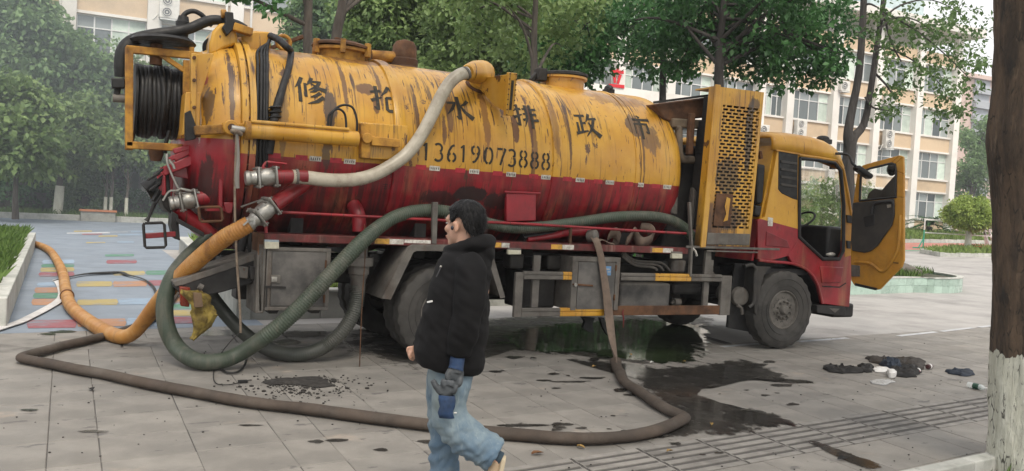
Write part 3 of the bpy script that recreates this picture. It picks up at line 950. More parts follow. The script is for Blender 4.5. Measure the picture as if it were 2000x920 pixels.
# ---- hose reel on its swinging frame
RY = 9.55
reel = None
b = B()
F = lambda x, y, dy=0: at(x, y, Y=RY + dy)
fw = .075
for (p, q) in [((252, 92), (252, 286)), ((246, 96), (395, 110)), ((246, 283), (398, 291))]:
    b.bar(F(*p), F(*q), fw, fw)
b.bar(F(252, 286), F(252, 286, .55), fw, fw)
reel = b.build('hose_reel', m_orust, truck, bevel=.008)
b = B(); b.bar(F(365, 118), F(362, 288), .07, .07); b.bar(F(310, 104), F(368, 143), .04, .05); b.bar(F(374, 92), F(374, 112), .05, .05); b.build('reel_bracket', m_orust, reel, bevel=.006)
rc = F(313, 200, .42)
b = B(); b.cyl(F(250, 200, .42), F(372, 204, .42), .06, 14); b.build('reel_axle', m_dsteel, reel)
ax = (1, 0, 0)
for px in (262, 369):
    P = F(px, 200, .42)
    b = B(); b.lathe([(-.01, .05), (-.01, .40), (.012, .405), (.012, .05)], P, ax, 40); b.build('reel_flange', m_dsteel, reel, smooth=40)
x0 = F(268, 200, .42).x; x1 = F(364, 200, .42).x
n_ = 12
for i in range(n_):
    x = x0 + (x1 - x0) * (i + .5) / n_
    b = B()
    R_ = .355 + random.uniform(-.022, .018)
    nn = 40; pth = []
    tilt = random.uniform(-.015, .015)
    for q in range(nn + 1):
        t = 2 * math.pi * q / nn
        pth.append((x + tilt * math.sin(t) + .008 * math.sin(3 * t + i), rc.y + R_ * math.cos(t), rc.z + R_ * math.sin(t) + .01 * math.sin(2 * t + i)))
    b.tube(pth, .030, 10, caps=False); b.build('hose_coil', m_black, reel, smooth=60)
b = B(); b.cyl((x0, rc.y, rc.z), (x1, rc.y, rc.z), .335, 32); b.build('reel_drum', m_black, reel)
b = B(); b.tube([F(331, 255, .1), F(324, 280, .1), F(322, 300, .1)], .02, 8, sub=4); b.build('hose_tail', m_black, reel)
# swivel disc, union and motor
P = F(318, 84, .15); b = B(); b.lathe([(-.035, .02), (-.03, .30), (0, .325), (.03, .30), (.035, .02)], P, (-.03, .06, 1), 36); b.build('swivel_disc', m_black, reel)
P = F(305, 100, .1); b = B(); b.cyl(P + Vector((0, 0, .1)), P - Vector((0, 0, .14)), .06, 14); b.build('swivel_post', m_rust, reel)
P = F(356, 62, .2); b = B(); b.lathe([(-.15, .085), (-.06, .075), (-.05, .06), (.10, .075), (.11, .06), (.16, .05)], P, (0.04, 0, 1), 18); b.build('hose_union', m_black, reel)
P = F(357, 83, .2); b = B(); b.lathe([(-.07, .11), (.0, .085), (.03, .06)], P, (0, 0, 1), 18); b.build('union_cone', m_orust, reel)
b = B(); b.prism([at(x, y, Y=RY - .02) for x, y in [(217, 152), (243, 152), (246, 168), (243, 172), (219, 172)]], (0, .16, 0)); b.build('reel_motor', m_black, reel, bevel=.012)
b = B(); b.cyl(F(220, 191, .05), F(246, 193, .05), .042, 14); b.build('motor_shaft', m_steel, reel)
b = B(); b.cyl(F(230, 172, .05), F(228, 190, .05), .03, 10); b.build('motor_coupling', m_dsteel, reel)
b = B(); b.tube([F(x, y, .15) for x, y in [(436, 40), (415, 39), (395, 45), (372, 55), (340, 62), (300, 68), (268, 76), (250, 88), (240, 105), (237, 130), (236, 150)]],
                [.05, .052, .055, .055, .058, .06, .065, .075, .075, .072, .06], 14, sub=6); b.build('wrapped_hose', m_black, reel, smooth=60)
b = B(); b.tube([F(x, y, .22) for x, y in [(356, 45), (357, 33), (366, 24), (380, 22), (395, 30), (405, 42), (415, 50)]], .026, 10, sub=6); b.build('control_hose', m_black, reel, smooth=60)
b = B(); b.tube([F(x, y, .1) for x, y in [(436, 40), (462, 46), (480, 56)]], .04, 10, sub=5); b.build('control_hose', m_black, reel, smooth=60)
P = F(305, 296, .2); b = B(); b.lathe([(-.1, .05), (-.02, .075), (.05, .07)], P, (0, 0, 1), 14); b.build('swivel_foot', m_rust, reel)
b = B(); b.tube([F(x, y, .3) for x, y in [(408, 106), (401, 98), (402, 86), (410, 78)]], .03, 10, sub=4); b.build('hose_loop', m_black, reel)

# ---- hose bundle down the tank front of the flange
for i, (xt, xb) in enumerate([(503, 500), (510, 507), (516, 514), (521, 519)]):
    b = B(); pts_ = []
    for y in (92, 105, 130, 165, 200, 236, 262, 290, 325):
        x = xt + (xb - xt) * (y - 92) / 233
        X_, th = tank_hit(x, y); pts_.append(tank_pt(X_, th, TR + .03 + .006 * (i % 2)))
    pts_ = [at(528, 72, Y=9.75), at(524, 84, Y=9.6)] + pts_[1:]
    b.tube(pts_, .017, 8, sub=5); b.build('hydraulic_hose', m_black, tank, smooth=60)
pts_ = [at(528, 70, Y=9.7), at(545, 78, Y=9.55), at(560, 92, Y=9.4)]
for x, y in [(567, 110), (562, 140), (552, 170), (543, 200), (536, 225), (530, 260), (524, 300)]:
    X_, th = tank_hit(x, y); pts_.append(tank_pt(X_, th, TR + .045))
b = B(); b.tube(pts_, [.038] * 3 + [.036, .036, .036, .045, .045, .04, .04], 12, sub=6); o = b.build('ribbed_sleeve_hose', m_black, tank, smooth=60)
X_, th = tank_hit(536, 222); P = tank_pt(X_, th, TR + .045)
for dz in (-.05, 0, .05):
    b = B(); b.lathe([(-.015, .05), (0, .07), (.015, .05)], P + Vector((0, 0, dz)), (-.15, 0, 1), 14); b.build('hose_collar', m_black, tank)
for pts_ in ([(641, 249), (642, 228), (650, 217), (662, 213), (673, 222), (676, 240), (676, 256)], [(646, 249), (649, 222), (660, 209), (676, 205), (690, 212), (697, 235), (697, 256)]):
    b = B(); b.tube([at(x, y, Y=8.84) for x, y in pts_], .0125, 8, sub=6); b.build('control_hose', m_black, tank, smooth=60)

# ---- hydraulic cylinder along the tank side
CY = 8.80
b = B(); b.cyl(at(478, 254, Y=CY), at(699, 272, Y=CY), .078, 28); hc = b.build('hydraulic_cylinder', m_yel_clean, truck, bevel=.008)
b = B(); b.cyl(at(490, 237, Y=CY - .05), at(682, 253, Y=CY - .05), .018, 10); b.build('oil_pipe', m_yel_clean, hc)
b = B(); b.cyl(at(452, 250, Y=CY), at(480, 254, Y=CY), .03, 12); b.build('piston_rod', m_alu, hc)
b = B(); b.lathe([(0, .08), (0, .092), (.05, .092), (.05, .08)], at(478, 254, Y=CY), at(699, 272, Y=CY) - at(478, 254, Y=CY), 24); b.build('gland', m_orust, hc)
b = B(); b.prism([at(x, y, Y=8.88) for x, y in [(702, 238), (798, 246), (798, 314), (706, 310)]], (0, .2, 0)); b.build('cylinder_bracket', m_tank, hc, bevel=.012)
b = B(); b.prism([at(x, y, Y=8.80) for x, y in [(706, 240), (724, 242), (724, 310), (706, 308)]], (0, .1, 0)); b.prism([at(x, y, Y=8.78) for x, y in [(726, 266), (782, 272), (782, 288), (726, 284)]], (0, .1, 0)); b.build('bracket_rib', m_orust, hc, bevel=.008)
P = at(716, 270, Y=8.78); b = B(); b.cyl(P + Vector((0, .1, 0)), P - Vector((0, .03, 0)), .055, 16); b.build('pivot_pin', m_orust, hc, bevel=.008)

# ---- lettering
CH = {'xiu': [([(28, 96), (20, 74), (6, 54)], [9, 10, 2]), ([(19, 72), (19, 6)], [7, 9]), ([(36, 74), (36, 24)], [7, 7]), ([(58, 98), (52, 82), (40, 66)], [9, 9, 2]), ([(53, 82), (82, 83), (70, 64), (44, 48)], [6, 8, 9, 2]), ([(55, 74), (76, 58), (98, 50)], [3, 9, 13]), ([(73, 56), (62, 47), (48, 41)], [9, 8, 2]), ([(79, 42), (65, 31), (48, 24)], [9, 8, 2]), ([(88, 28), (68, 12), (40, 2)], [10, 9, 2])],
      'qiang': [([(4, 71), (38, 77)], [7, 9]), ([(23, 97), (23, 8), (11, 18)], [9, 9, 3]), ([(3, 38), (38, 53)], [10, 4]), ([(64, 98), (54, 78), (37, 58)], [9, 9, 2]), ([(63, 92), (78, 72), (99, 58)], [4, 10, 14]), ([(51, 52), (79, 54), (75, 30), (68, 33)], [7, 9, 8, 3]), ([(52, 53), (51, 10), (58, 6), (86, 7), (89, 24)], [7, 8, 8, 9, 3])],
      'shui': [([(50, 98), (50, 5), (37, 17)], [10, 10, 3]), ([(8, 66), (38, 70), (26, 44), (5, 20)], [7, 9, 9, 2]), ([(86, 82), (74, 68), (56, 56)], [11, 9, 3]), ([(52, 66), (70, 34), (98, 10)], [4, 10, 15])],
      'pai': [([(4, 71), (36, 77)], [7, 9]), ([(22, 97), (22, 8), (10, 18)], [9, 9, 3]), ([(3, 38), (36, 53)], [10, 4]), ([(55, 96), (55, 40), (42, 4)], [9, 8, 2]), ([(41, 76), (55, 79)], [6, 7]), ([(41, 55), (55, 58)], [6, 7]), ([(38, 30), (55, 38)], [8, 5]), ([(72, 98), (72, 0)], [8, 8]), ([(72, 76), (96, 80)], [6, 9]), ([(72, 54), (94, 57)], [6, 9]), ([(72, 30), (99, 34)], [6, 9])],
      'zheng': [([(5, 84), (48, 88)], [7, 9]), ([(28, 86), (28, 20)], [8, 8]), ([(28, 54), (46, 57)], [6, 8]), ([(12, 57), (12, 17)], [7, 8]), ([(2, 12), (52, 26)], [9, 5]), ([(67, 98), (60, 80), (47, 60)], [9, 9, 2]), ([(58, 74), (94, 79)], [6, 9]), ([(83, 77), (68, 36), (42, 3)], [9, 9, 2]), ([(57, 60), (74, 28), (100, 6)], [4, 10, 15])],
      'shi': [([(46, 99), (56, 88)], [5, 11]), ([(5, 77), (95, 81)], [8, 10]), ([(21, 60), (21, 17)], [8, 8]), ([(22, 58), (78, 61), (78, 22), (67, 29)], [6, 9, 8, 3]), ([(50, 79), (50, -3)], [9, 8])],
      'li': [([(48, 98), (56, 88)], [6, 10]), ([(14, 78), (86, 80)], [8, 9]), ([(32, 64), (40, 24)], [9, 8]), ([(68, 68), (56, 22)], [9, 7]), ([(6, 10), (94, 12)], [8, 10])]}


def arc_(cx, cy, rx, ry, a0, a1, n=9):
    return [(cx + rx * math.cos(rad(a)), cy + ry * math.sin(rad(a))) for a in np.linspace(a0, a1, n)]


W_ = 12
DG = {'0': [(arc_(30, 50, 23, 43, 100, 260), W_), (arc_(30, 50, 23, 43, -80, 80), W_)],
      '1': [([(18, 78), (34, 92)], 9), ([(34, 95), (34, 5)], W_)],
      '3': [(arc_(26, 71, 21, 21, 140, -62), W_), (arc_(27, 28, 23, 23, 62, -140), W_)],
      '6': [([(46, 92), (30, 84), (16, 62), (9, 36)], W_), (arc_(31, 28, 21, 22, 110, 250), W_), (arc_(31, 28, 21, 22, -75, 75), W_)],
      '9': [([(14, 8), (30, 16), (44, 38), (51, 64)], W_), (arc_(29, 72, 21, 22, 105, 255), W_), (arc_(29, 72, 21, 22, -70, 70), W_)],
      '7': [([(5, 90), (36, 90)], W_), ([(44, 90), (55, 90), (38, 48), (26, 5)], W_)],
      '8': [(arc_(30, 72, 18, 20, 105, 255), W_), (arc_(30, 72, 18, 20, -75, 75), W_), (arc_(30, 27, 22, 23, 105, 255), W_), (arc_(30, 27, 22, 23, -75, 75), W_)]}


def stroke_strip(pts, wid, smooth=4):
    P = [Vector((p[0], p[1], 0)) for p in pts]
    Wd = list(wid) if hasattr(wid, '__len__') else [wid] * len(P)
    if len(P) == 2 or (len(P) > 2 and max(Wd) != min(Wd) and len(P) < 4):
        sub = 4 if len(P) > 2 else 3
    else: sub = 3
    # keep sharp corners of hooks: subdivide linearly for long polylines of brush strokes
    P2, W2 = [], []
    for i in range(len(P) - 1):
        for k_ in range(sub):
            t = k_ / sub
            P2.append(P[i].lerp(P[i + 1], t)); W2.append(Wd[i] * (1 - t) + Wd[i + 1] * t)
    P2.append(P[-1]); W2.append(Wd[-1])
    rows = []
    for i, p in enumerate(P2):
        a = P2[max(i - 1, 0)]; c = P2[min(i + 1, len(P2) - 1)]
        t = (c - a).normalized(); n = Vector((-t.y, t.x, 0)) * W2[i] / 2
        rows.append((p - n, p + n))
    return rows


def letter(name, strokes, px, py, s, mat, parent, dr=.0035):
    X0, th0 = tank_hit(px, py)
    b = B()
    for j, (pts, wid) in enumerate(strokes):
        if name == 'character': wid = [q * 1.28 for q in wid]
        rr = stroke_strip(pts, wid)
        b.grid([[tank_pt(X0 + (q.x - 50) / 100 * s, th0 + (q.y - 50) / 100 * s / TR, TR + dr + .0004 * j) for q in row] for row in rr])
    return b.build(name, mat, parent, smooth=0)


lettering = None
for nm, px, py, s in [('xiu', 606, 176, .36), ('qiang', 753, 193, .36), ('shui', 896, 211, .34), ('pai', 1026, 226, .34), ('zheng', 1146, 244, .35), ('shi', 1251, 247, .36)]:
    letter('character', CH[nm], px, py, s, m_ink, tank)
for ch, px, py in [('1', 831, 296), ('3', 857, 297), ('6', 882, 299), ('1', 904, 300), ('9', 929, 302), ('0', 954, 304), ('7', 979, 306), ('3', 1000, 308), ('8', 1022, 310), ('8', 1044, 312.5), ('8', 1066, 315)]:
    st = [([(p[0] * 1.0 + 20, p[1]) for p in pts], wd) for pts, wd in DG[ch]]
    letter('numeral', st, px, py, .215, m_ink, tank)
# faint shop lettering on the red flank, too worn to read
for i, (px, py) in enumerate([(700, 338), (712, 339), (752, 341), (764, 341), (776, 342), (752, 364), (764, 365), (776, 366)]):
    rr = [([(10, 80), (90, 84)], [7, 9]), ([(50, 96), (46, 8)], [8, 8]), ([(14, 44), (88, 48)], [7, 7]), ([(20, 10), (84, 14)], [7, 8])] if i % 2 else [([(20, 92), (18, 10)], [8, 8]), ([(20, 84), (84, 86), (82, 12)], [7, 8, 8]), ([(22, 48), (82, 50)], [6, 6])]
    letter('faded_mark', rr, px, py, .07, m_dsteel, tank)

# reflective tape along the paint line
for (px, n) in [(497, 'w'), (536, 'r'), (589, 'r'), (616, 'w'), (656, 'r'), (683, 'w'), (822, 'r'), (849, 'w'), (899, 'r'), (926, 'w'), (972, 'r'), (998, 'w'), (1042, 'r'), (1066, 'w'), (1108, 'r'), (1133, 'w'), (1168, 'r'), (1191, 'w'), (1228, 'r'), (1249, 'w'), (1281, 'r'), (1303, 'w')]:
    py = 297 + (px - 490) * .0802 + 3
    X0, th0 = tank_hit(px, py)
    b = B()
    hw = .062; hh = .026 / TR
    b.grid([[tank_pt(X0 + dx, th0 + dt, TR + .003) for dx in (-hw, 0, hw)] for dt in (-hh, 0, hh)])
    b.build('reflective_tape', m_rwhite if n == 'w' else m_rred, tank, smooth=0)
    if n == 'w':
        b = B()
        for i in range(5):
            dx = -hw * .7 + i * hw * .35
            b.grid([[tank_pt(X0 + dx + e, th0 + dt, TR + .0045) for e in (-.004, .004)] for dt in (-hh * .5, hh * .45)])
        b.build('tape_print', m_dsteel, tank, smooth=0)

# ---- tank top: manways, vent, elbow, sight gauge
def tank_top(px, py, Y=10.05):
    return at(px, py, Y=Y)


P = Vector((2.81, TY, TZ + TR))
b = B(); b.lathe([(-.12, .275), (.07, .275), (.07, .325), (.11, .325), (.11, .05)], P, (0, 0, 1), 40); mh = b.build('manway', m_orust, tank, smooth=35, bevel=.006)
b = B(); b.lathe([(.115, .345), (.14, .345), (.165, .29), (.17, .05)], P, (.03, .02, 1), 40); b.build('manway_lid', m_rust, mh, smooth=35)
for i in range(6):
    t = 2 * math.pi * i / 6 + .3
    q = P + Vector((.335 * math.cos(t), .335 * math.sin(t), .10))
    b = B(); b.box(q, (.06, .06, .16), Matrix.Rotation(t, 3, 'Z')); b.build('lid_clamp', m_orust, mh, bevel=.008)
b = B(); b.bar(P + Vector((-.1, -.1, .20)), P + Vector((.2, .1, .21)), .05, .05); b.bar(P + Vector((-.45, 0, .2)), P + Vector((-.8, .1, .03)), .06, .04); b.build('lid_arm', m_rust, mh, bevel=.006)
P = Vector((3.62, TY + .1, TZ + TR))
b = B(); b.lathe([(-.1, .20), (0, .20), (.02, .17), (.10, .17), (.12, .15), (.26, .145), (.32, .11), (.345, .03)], P, (0, 0, 1), 24); b.build('relief_valve', m_rust, tank, smooth=40)
b = B(); b.cyl(Vector((3.2, TY + .1, TZ + TR + .1)), Vector((3.5, TY + .1, TZ + TR + .12)), .07, 12); b.build('vent_pipe', m_orust, tank)
P = Vector((5.80, TY, TZ + TR))
b = B(); b.lathe([(-.1, .29), (.10, .29), (.10, .33), (.13, .33), (.13, .05)], P, (0, 0, 1), 40); mh2 = b.build('manway', m_tank, tank, smooth=35)
b = B(); b.lathe([(.132, .345), (.165, .345), (.18, .3), (.185, .03)], P, (-.02, .03, 1), 40); b.build('manway_lid', m_dsteel, mh2, smooth=35)
b = B(); b.box(P + Vector((-.36, -.05, .12)), (.12, .16, .16)); b.bar(P + Vector((-.5, -.05, .03)), P + Vector((-.35, 0, .19)), .05, .05); b.build('lid_clamp', m_dsteel, mh2, bevel=.01)
P = at(1188, 186, Y=TY)
b = B(); b.box((P.x, P.y, TZ + TR + .02), (.12, .14, .08)); b.ell((P.x, P.y, TZ + TR + .06), (.06, .08, .06), 14, 8); b.build('work_lamp', m_black, tank, bevel=.01)
b = B()
b.tube([Vector((4.95, TY + .2, TZ + TR + .06)), Vector((5.4, TY + .4, TZ + TR + .03)), Vector((5.8, TY + .42, TZ + TR + .03))], .02, 8, sub=4); b.build('cable', m_black, tank)
# elbow (bulbous yellow cap) on the shoulder of the tank
X_, th = tank_hit(936, 168)
e0 = tank_pt(X_, th, TR - .05); nrm = Vector((0, -math.cos(th), math.sin(th)))
e_end = at(912, 142, Y=8.93)
eT = e0 + nrm * .20
b = B(); b.tube([e0, e0 + nrm * .12, eT + Vector((-.01, -.02, .02)), eT.lerp(e_end, .5) + Vector((0, 0, .02)), e_end], [.13, .125, .14, .13, .082], 20, sub=7); b.build('elbow_pipe', m_yel_clean, tank, smooth=60)
b = B(); b.lathe([(0, .17), (.02, .165)], e0 + nrm * .045, nrm, 24); b.build('elbow_flange', m_rust, tank)
# sight gauge
X_, th = tank_hit(996, 215)
g0 = at(1000, 142, Y=8.78); g1 = at(993, 226, Y=8.86)
b = B(); b.bar(g0, g1, .105, .06, up=(0, -1, .1)); sg = b.build('sight_gauge', m_yel, tank, bevel=.006)
dv = (g1 - g0).normalized()
b = B(); b.bar(g0 + dv * .09 + Vector((0, -.033, .002)), g1 - dv * .06 + Vector((0, -.033, .002)), .03, .012, up=(0, -1, .1)); b.build('gauge_glass', m_ink, sg)
for i in range(9):
    for sx in (-.042, .042):
        q = g0 + dv * (.02 + (g1 - g0).length * .95 * i / 8) + Vector((sx, -.034, 0))
        b = B(); b.cyl(q, q - Vector((0, .012, 0)), .008, 6); b.build('gauge_bolt', m_rust, sg, smooth=0)
b = B(); b.prism([g0 + Vector((-.05, .03, -.02)), g1 + Vector((-.05, .03, .05)), g1 + Vector((-.06, .25, .12)), g0 + Vector((-.25, .55, -.05))], (.1, 0, 0)); b.build('gauge_mount', m_yel, sg, bevel=.006)
# red bracket plate hanging on the flank, tank saddles
b = B(); b.prism([at(x, y, Y=8.98) for x, y in [(990, 377), (1047, 379), (1047, 431), (989, 433)]], (0, .06, 0)); b.build('flank_plate', m_red, tank, bevel=.008)
b = B(); b.bar(at(985, 374, Y=8.97), at(1055, 377, Y=8.97), .02, .02); b.build('plate_rail', m_red, tank)
for x in (2.2, 3.6, 5.0, 6.4):
    b = B(); b.prism([(x - .07, 9.25, 1.10), (x + .07, 9.25, 1.10), (x + .07, 9.25, 1.55), (x - .07, 9.25, 1.55)], (0, 1.6, 0)); b.build('tank_saddle', m_dsteel, tank, bevel=.01)

# ---- piping and valves
def pipe(name, pts, r, mat, parent, n=18, sub=0, Y=None):
    b = B(); b.tube(pts, r, n, sub=sub); return b.build(name, mat, parent, smooth=50)


def valve(pa, pb, r, lever=None, name='suction_valve'):
    """Aluminium cam valve from pa (open end) to pb."""
    pa = Vector(pa); pb = Vector(pb); d = pb - pa; L = d.length; d.normalize()
    b = B(); b.lathe([(0, r * .78), (.02, r * .86), (L * .12, r * .86), (L * .16, r * .76), (L * .24, r * .76), (L * .28, r * .85), (L * .34, r * .85)], pa, d, 26)
    v = b.build(name, m_alu, truck, smooth=40)
    b = B(); b.lathe([(L * .46, r * .88), (L * .56, r * 1.02), (L * .70, r * 1.05), (L * .84, r * 1.0), (L * .92, r * .88)], pa, d, 26); b.build('valve_body', m_alu, v, smooth=50)
    up = Vector((0, 0, 1)); s_ = (d.cross(up)).normalized(); u2 = s_.cross(d)
    R_ = Matrix((d, s_, u2)).transposed()
    for t in (.40, .96):
        b = B(); b.box(pa + d * (L * t), (.022, r * 2.3, r * 2.5), R_); b.build('valve_flange', m_alu, v, bevel=.012)
        for a_, c_ in ((-1, -1), (-1, 1), (1, -1), (1, 1)):
            q = pa + d * (L * t) + s_ * (a_ * r * .95) + u2 * (c_ * r * 1.02)
            b = B(); b.cyl(q - d * .03, q + d * .03, .011, 6); b.build('flange_bolt', m_steel, v, smooth=0)
    return v, pa, d, u2, s_


VY = 8.72
v1, pa, d, u2, s_ = valve(at(479, 348, Y=VY), at(540, 345, Y=VY), .085)
q = at(514, 326, Y=VY)
b = B(); b.cyl(at(514, 335, Y=VY), q, .025, 10); b.tube([q, at(520, 317, Y=VY), at(530, 317, Y=VY), at(560, 320, Y=VY)], [.014, .013, .013, .009], 8, sub=3); b.build('valve_lever', m_red, v1)
pipe('outlet_pipe', [at(540, 345, Y=VY), at(572, 345, Y=VY), at(600, 345, Y=VY)], .066, m_red, truck)
m_whose = surf('milky_clear_hose', (.46, .42, .34), .35, c2=(.34, .30, .235), nscale=3, namt=.8, grime=(.14, .10, .07), gscale=3, gamt=.35, rnd=0)
wp = [(570, 345), (600, 347), (645, 352), (690, 351), (725, 343), (760, 326), (795, 300), (822, 265), (845, 222), (862, 187), (880, 160), (898, 146), (913, 142)]
b = B(); b.tube([at(x, y, Y=8.72 + .21 * (i / 12)) for i, (x, y) in enumerate(wp)], .070, 20, sub=8); b.build('clear_hose', m_whose, truck, smooth=60)
for (x, y, x2, y2) in ((577, 345, 581, 345), (908, 144, 911, 142)):
    P = at(x, y, Y=8.72 if x < 700 else 8.92); Q = at(x2, y2, Y=8.72 if x < 700 else 8.925)
    b = B(); b.lathe([(0, .073), (0, .078), (.025, .078), (.025, .073)], P, Q - P, 24); b.build('hose_clamp', m_steel, truck)
# lower suction valve with the yellow hose
v2, pa2, d2, u22, s2 = valve(at(483, 441, Y=8.66), at(532, 400, Y=8.72), .085)
b = B(); b.bar(at(470, 404, Y=8.6), at(510, 390, Y=8.62), .02, .012); b.tube([at(503, 397, Y=8.6), at(512, 392, Y=8.6), at(520, 396, Y=8.62)], .012, 6); b.build('valve_lever', m_steel, v2)
pipe('suction_pipe', [at(532, 402, Y=8.72), at(570, 376, Y=8.85), at(602, 354, Y=9.05)], .078, m_red, truck)
b = B(); b.bar(at(487, 430, Y=8.57), at(496, 424, Y=8.57), .03, .03); b.bar(at(475, 440, Y=8.58), at(489, 428, Y=8.58), .016, .016); b.build('cam_latch', m_alu, v2)
# rear drain valve
v3, pa3, d3, u23, s3 = valve(at(331, 398, Y=9.3), at(384, 388, Y=9.3), .085)
pipe('drain_stub', [at(384, 388, Y=9.3), at(408, 384, Y=9.3)], .075, m_red, truck)
b = B(); b.bar(at(352, 368, Y=9.25), at(390, 376, Y=9.25), .02, .02); b.tube([at(318, 392, Y=9.2), at(330, 374, Y=9.2), at(346, 372, Y=9.2), at(352, 368, Y=9.2)], .01, 6, sub=4); b.tube([at(x, y, Y=9.25) for x, y in [(326, 300), (327, 318), (335, 340), (343, 358), (348, 368)]], .012, 6, sub=4)
b.build('valve_lever', m_alu, v3)
b = B(); b.tube([at(x, y, Y=9.2) for x, y in [(330, 312), (338, 322), (341, 330)]], .015, 6); b.build('lever_grip', m_alu, v3)
pipe('drain_pipe', [at(345, 405, Y=9.35), at(375, 430, Y=9.4), at(415, 460, Y=9.45)], .075, m_red, truck)
b = B(); b.prism([at(x, y, Y=9.25) for x, y in [(336, 412), (348, 420), (352, 470), (340, 466), (334, 440)]], (0, .3, 0)); b.prism([at(x, y, Y=9.2) for x, y in [(345, 425), (400, 455), (398, 463), (344, 434)]], (0, .05, 0)); b.build('drain_bracket', m_dsteel, truck, bevel=.006)
# red arms round the valves
b = B()
for p, q, w_ in [((314, 336), (316, 382), .09), ((316, 336), (376, 312), .10), ((330, 312), (376, 290), .05), ((338, 296), (384, 284), .06), ((340, 312), (372, 296), .05)]:
    b.bar(at(*p, Y=9.35), at(*q, Y=9.35), w_, w_ * .9)
b.prism([at(x, y, Y=9.4) for x, y in [(318, 330), (392, 312), (388, 420), (378, 352), (340, 344), (336, 392), (320, 384)]], (0, .08, 0))
b.build('lever_arm', m_red, truck, bevel=.01)
b = B(); b.bar(at(400, 408, Y=9.15), at(440, 408, Y=9.15), .05, .05); b.bar(at(430, 405, Y=9.1), at(432, 330, Y=9.1), .05, .04); b.build('cross_arm', m_red, truck, bevel=.008)
b = B(); b.prism([at(x, y, Y=9.1) for x, y in [(436, 395), (457, 395), (453, 416), (446, 418), (440, 414)]], (0, .06, 0)); b.build('lug', m_red, truck, bevel=.01)
# wire frames (foot loops) at the tail
for cx0, cy0, cx1, cy1, Y in ((280, 436, 321, 483, 9.1), (388, 405, 432, 432, 9.0)):
    b = B(); pp = [at(x, y, Y=Y) for x, y in [(cx0 + 3, cy0), (cx1 - 4, cy0 - 1), (cx1, cy0 + 3), (cx1 + 3, cy1 - 4), (cx1, cy1), (cx0 + 6, cy1 + 1), (cx0 + 3, cy1 - 2), (cx0, cy0 + 3), (cx0 + 3, cy0)]]
    b.tube(pp, .014, 8); b.build('foot_loop', m_dsteel if cx0 < 300 else m_rust, truck)
b = B(); b.bar(at(284, 461, Y=9.1), at(342, 457, Y=9.15), .05, .05); b.build('tail_bar', m_red, truck, bevel=.006)
# torn rubber flap at the tail
b = B()
fl = [[at(x + random.uniform(-3, 3), y + random.uniform(-3, 3), Y=9.3 + .06 * math.sin(i * 2.1 + j)) for j, (x, y) in enumerate(r_)] for i, r_ in enumerate(([(318, 326), (300, 345), (272, 362)], [(318, 338), (303, 356), (285, 368)], [(318, 348), (308, 368), (290, 382)], [(316, 360), (306, 378), (296, 392)]))]
b.grid(fl); b.build('rubber_flap', m_black, truck, solid=.02, smooth=20)
b = B()
for p, q in (((300, 345), (318, 330)), ((288, 352), (312, 338)), ((292, 372), (314, 355)), ((298, 392), (310, 370)), ((303, 398), (314, 380))):
    b.bar(at(*p, Y=9.22), at(*q, Y=9.26), .035, .02)
b.build('flap_rib', m_black, truck, bevel=.004)
b = B(); b.tube([at(x, y, Y=9.3) for x, y in [(312, 372), (303, 395), (296, 412), (291, 424), (286, 432)]], [.02, .02, .016, .014, .03], 8, sub=4); b.build('dangling_pipe', m_dsteel, truck)
b = B(); b.prism([at(x, y, Y=9.35) for x, y in [(306, 340), (330, 325), (336, 420), (320, 405), (310, 372)]], (0, .5, 0)); b.build('tail_box', m_dsteel, truck, bevel=.02)

# ---- rear bumper arm, lamps
b = B(); b.prism([at(x, y, Y=9.0) for x, y in [(340, 562), (338, 554), (505, 493), (515, 497), (512, 548), (430, 572), (392, 580), (355, 576)]], (0, .55, 0)); bump_ = b.build('rear_bumper', m_dsteel, truck, bevel=.012)
b = B(); b.prism([at(x, y, Y=8.99) for x, y in [(338, 551), (500, 494), (508, 497), (500, 508), (360, 556), (342, 560)]], (0, .57, 0)); b.build('bumper_step', m_steel, bump_, bevel=.006)
m_tail = surf('orange_red_lens', (.20, .03, .014), .3, c2=(.15, .024, .012), nscale=8, gscale=6, gamt=.4)
for (x0, y0, x1, y1, m_) in ((351, 560, 372, 600, m_tail), (466, 520, 486, 545, m_steel), (472, 521, 482, 532, m_tail), (487, 520, 499, 548, m_dsteel)):
    b = B(); b.prism([at(x0, y0, Y=8.93), at(x1, y0 + 2, Y=8.93), at(x1 - 2, y1, Y=8.93), at(x0 + 2, y1 - 2, Y=8.93)], (0, .08, 0)); b.build('tail_lamp', m_, bump_, bevel=.01)
b = B(); b.prism([at(x, y, Y=8.9) for x, y in [(376, 570), (396, 568), (398, 602), (380, 603)]], (0, .1, 0)); b.build('wooden_block', surf('brown_wood_block', (.16, .10, .06), .8, nscale=12), bump_, bevel=.006)
b = B(); b.cyl(at(388, 558, Y=8.95), at(396, 562, Y=8.95), .03, 10); b.build('bumper_bolt', m_steel, bump_)
b = B()
for pts_ in ([(494, 450), (490, 475), (498, 505), (502, 540)], [(484, 425), (478, 460), (470, 490)], [(500, 455), (505, 480), (507, 500)]):
    b.tube([at(x, y, Y=9.2) for x, y in pts_], .045, 10, sub=4)
b.build('air_line', m_black, truck)
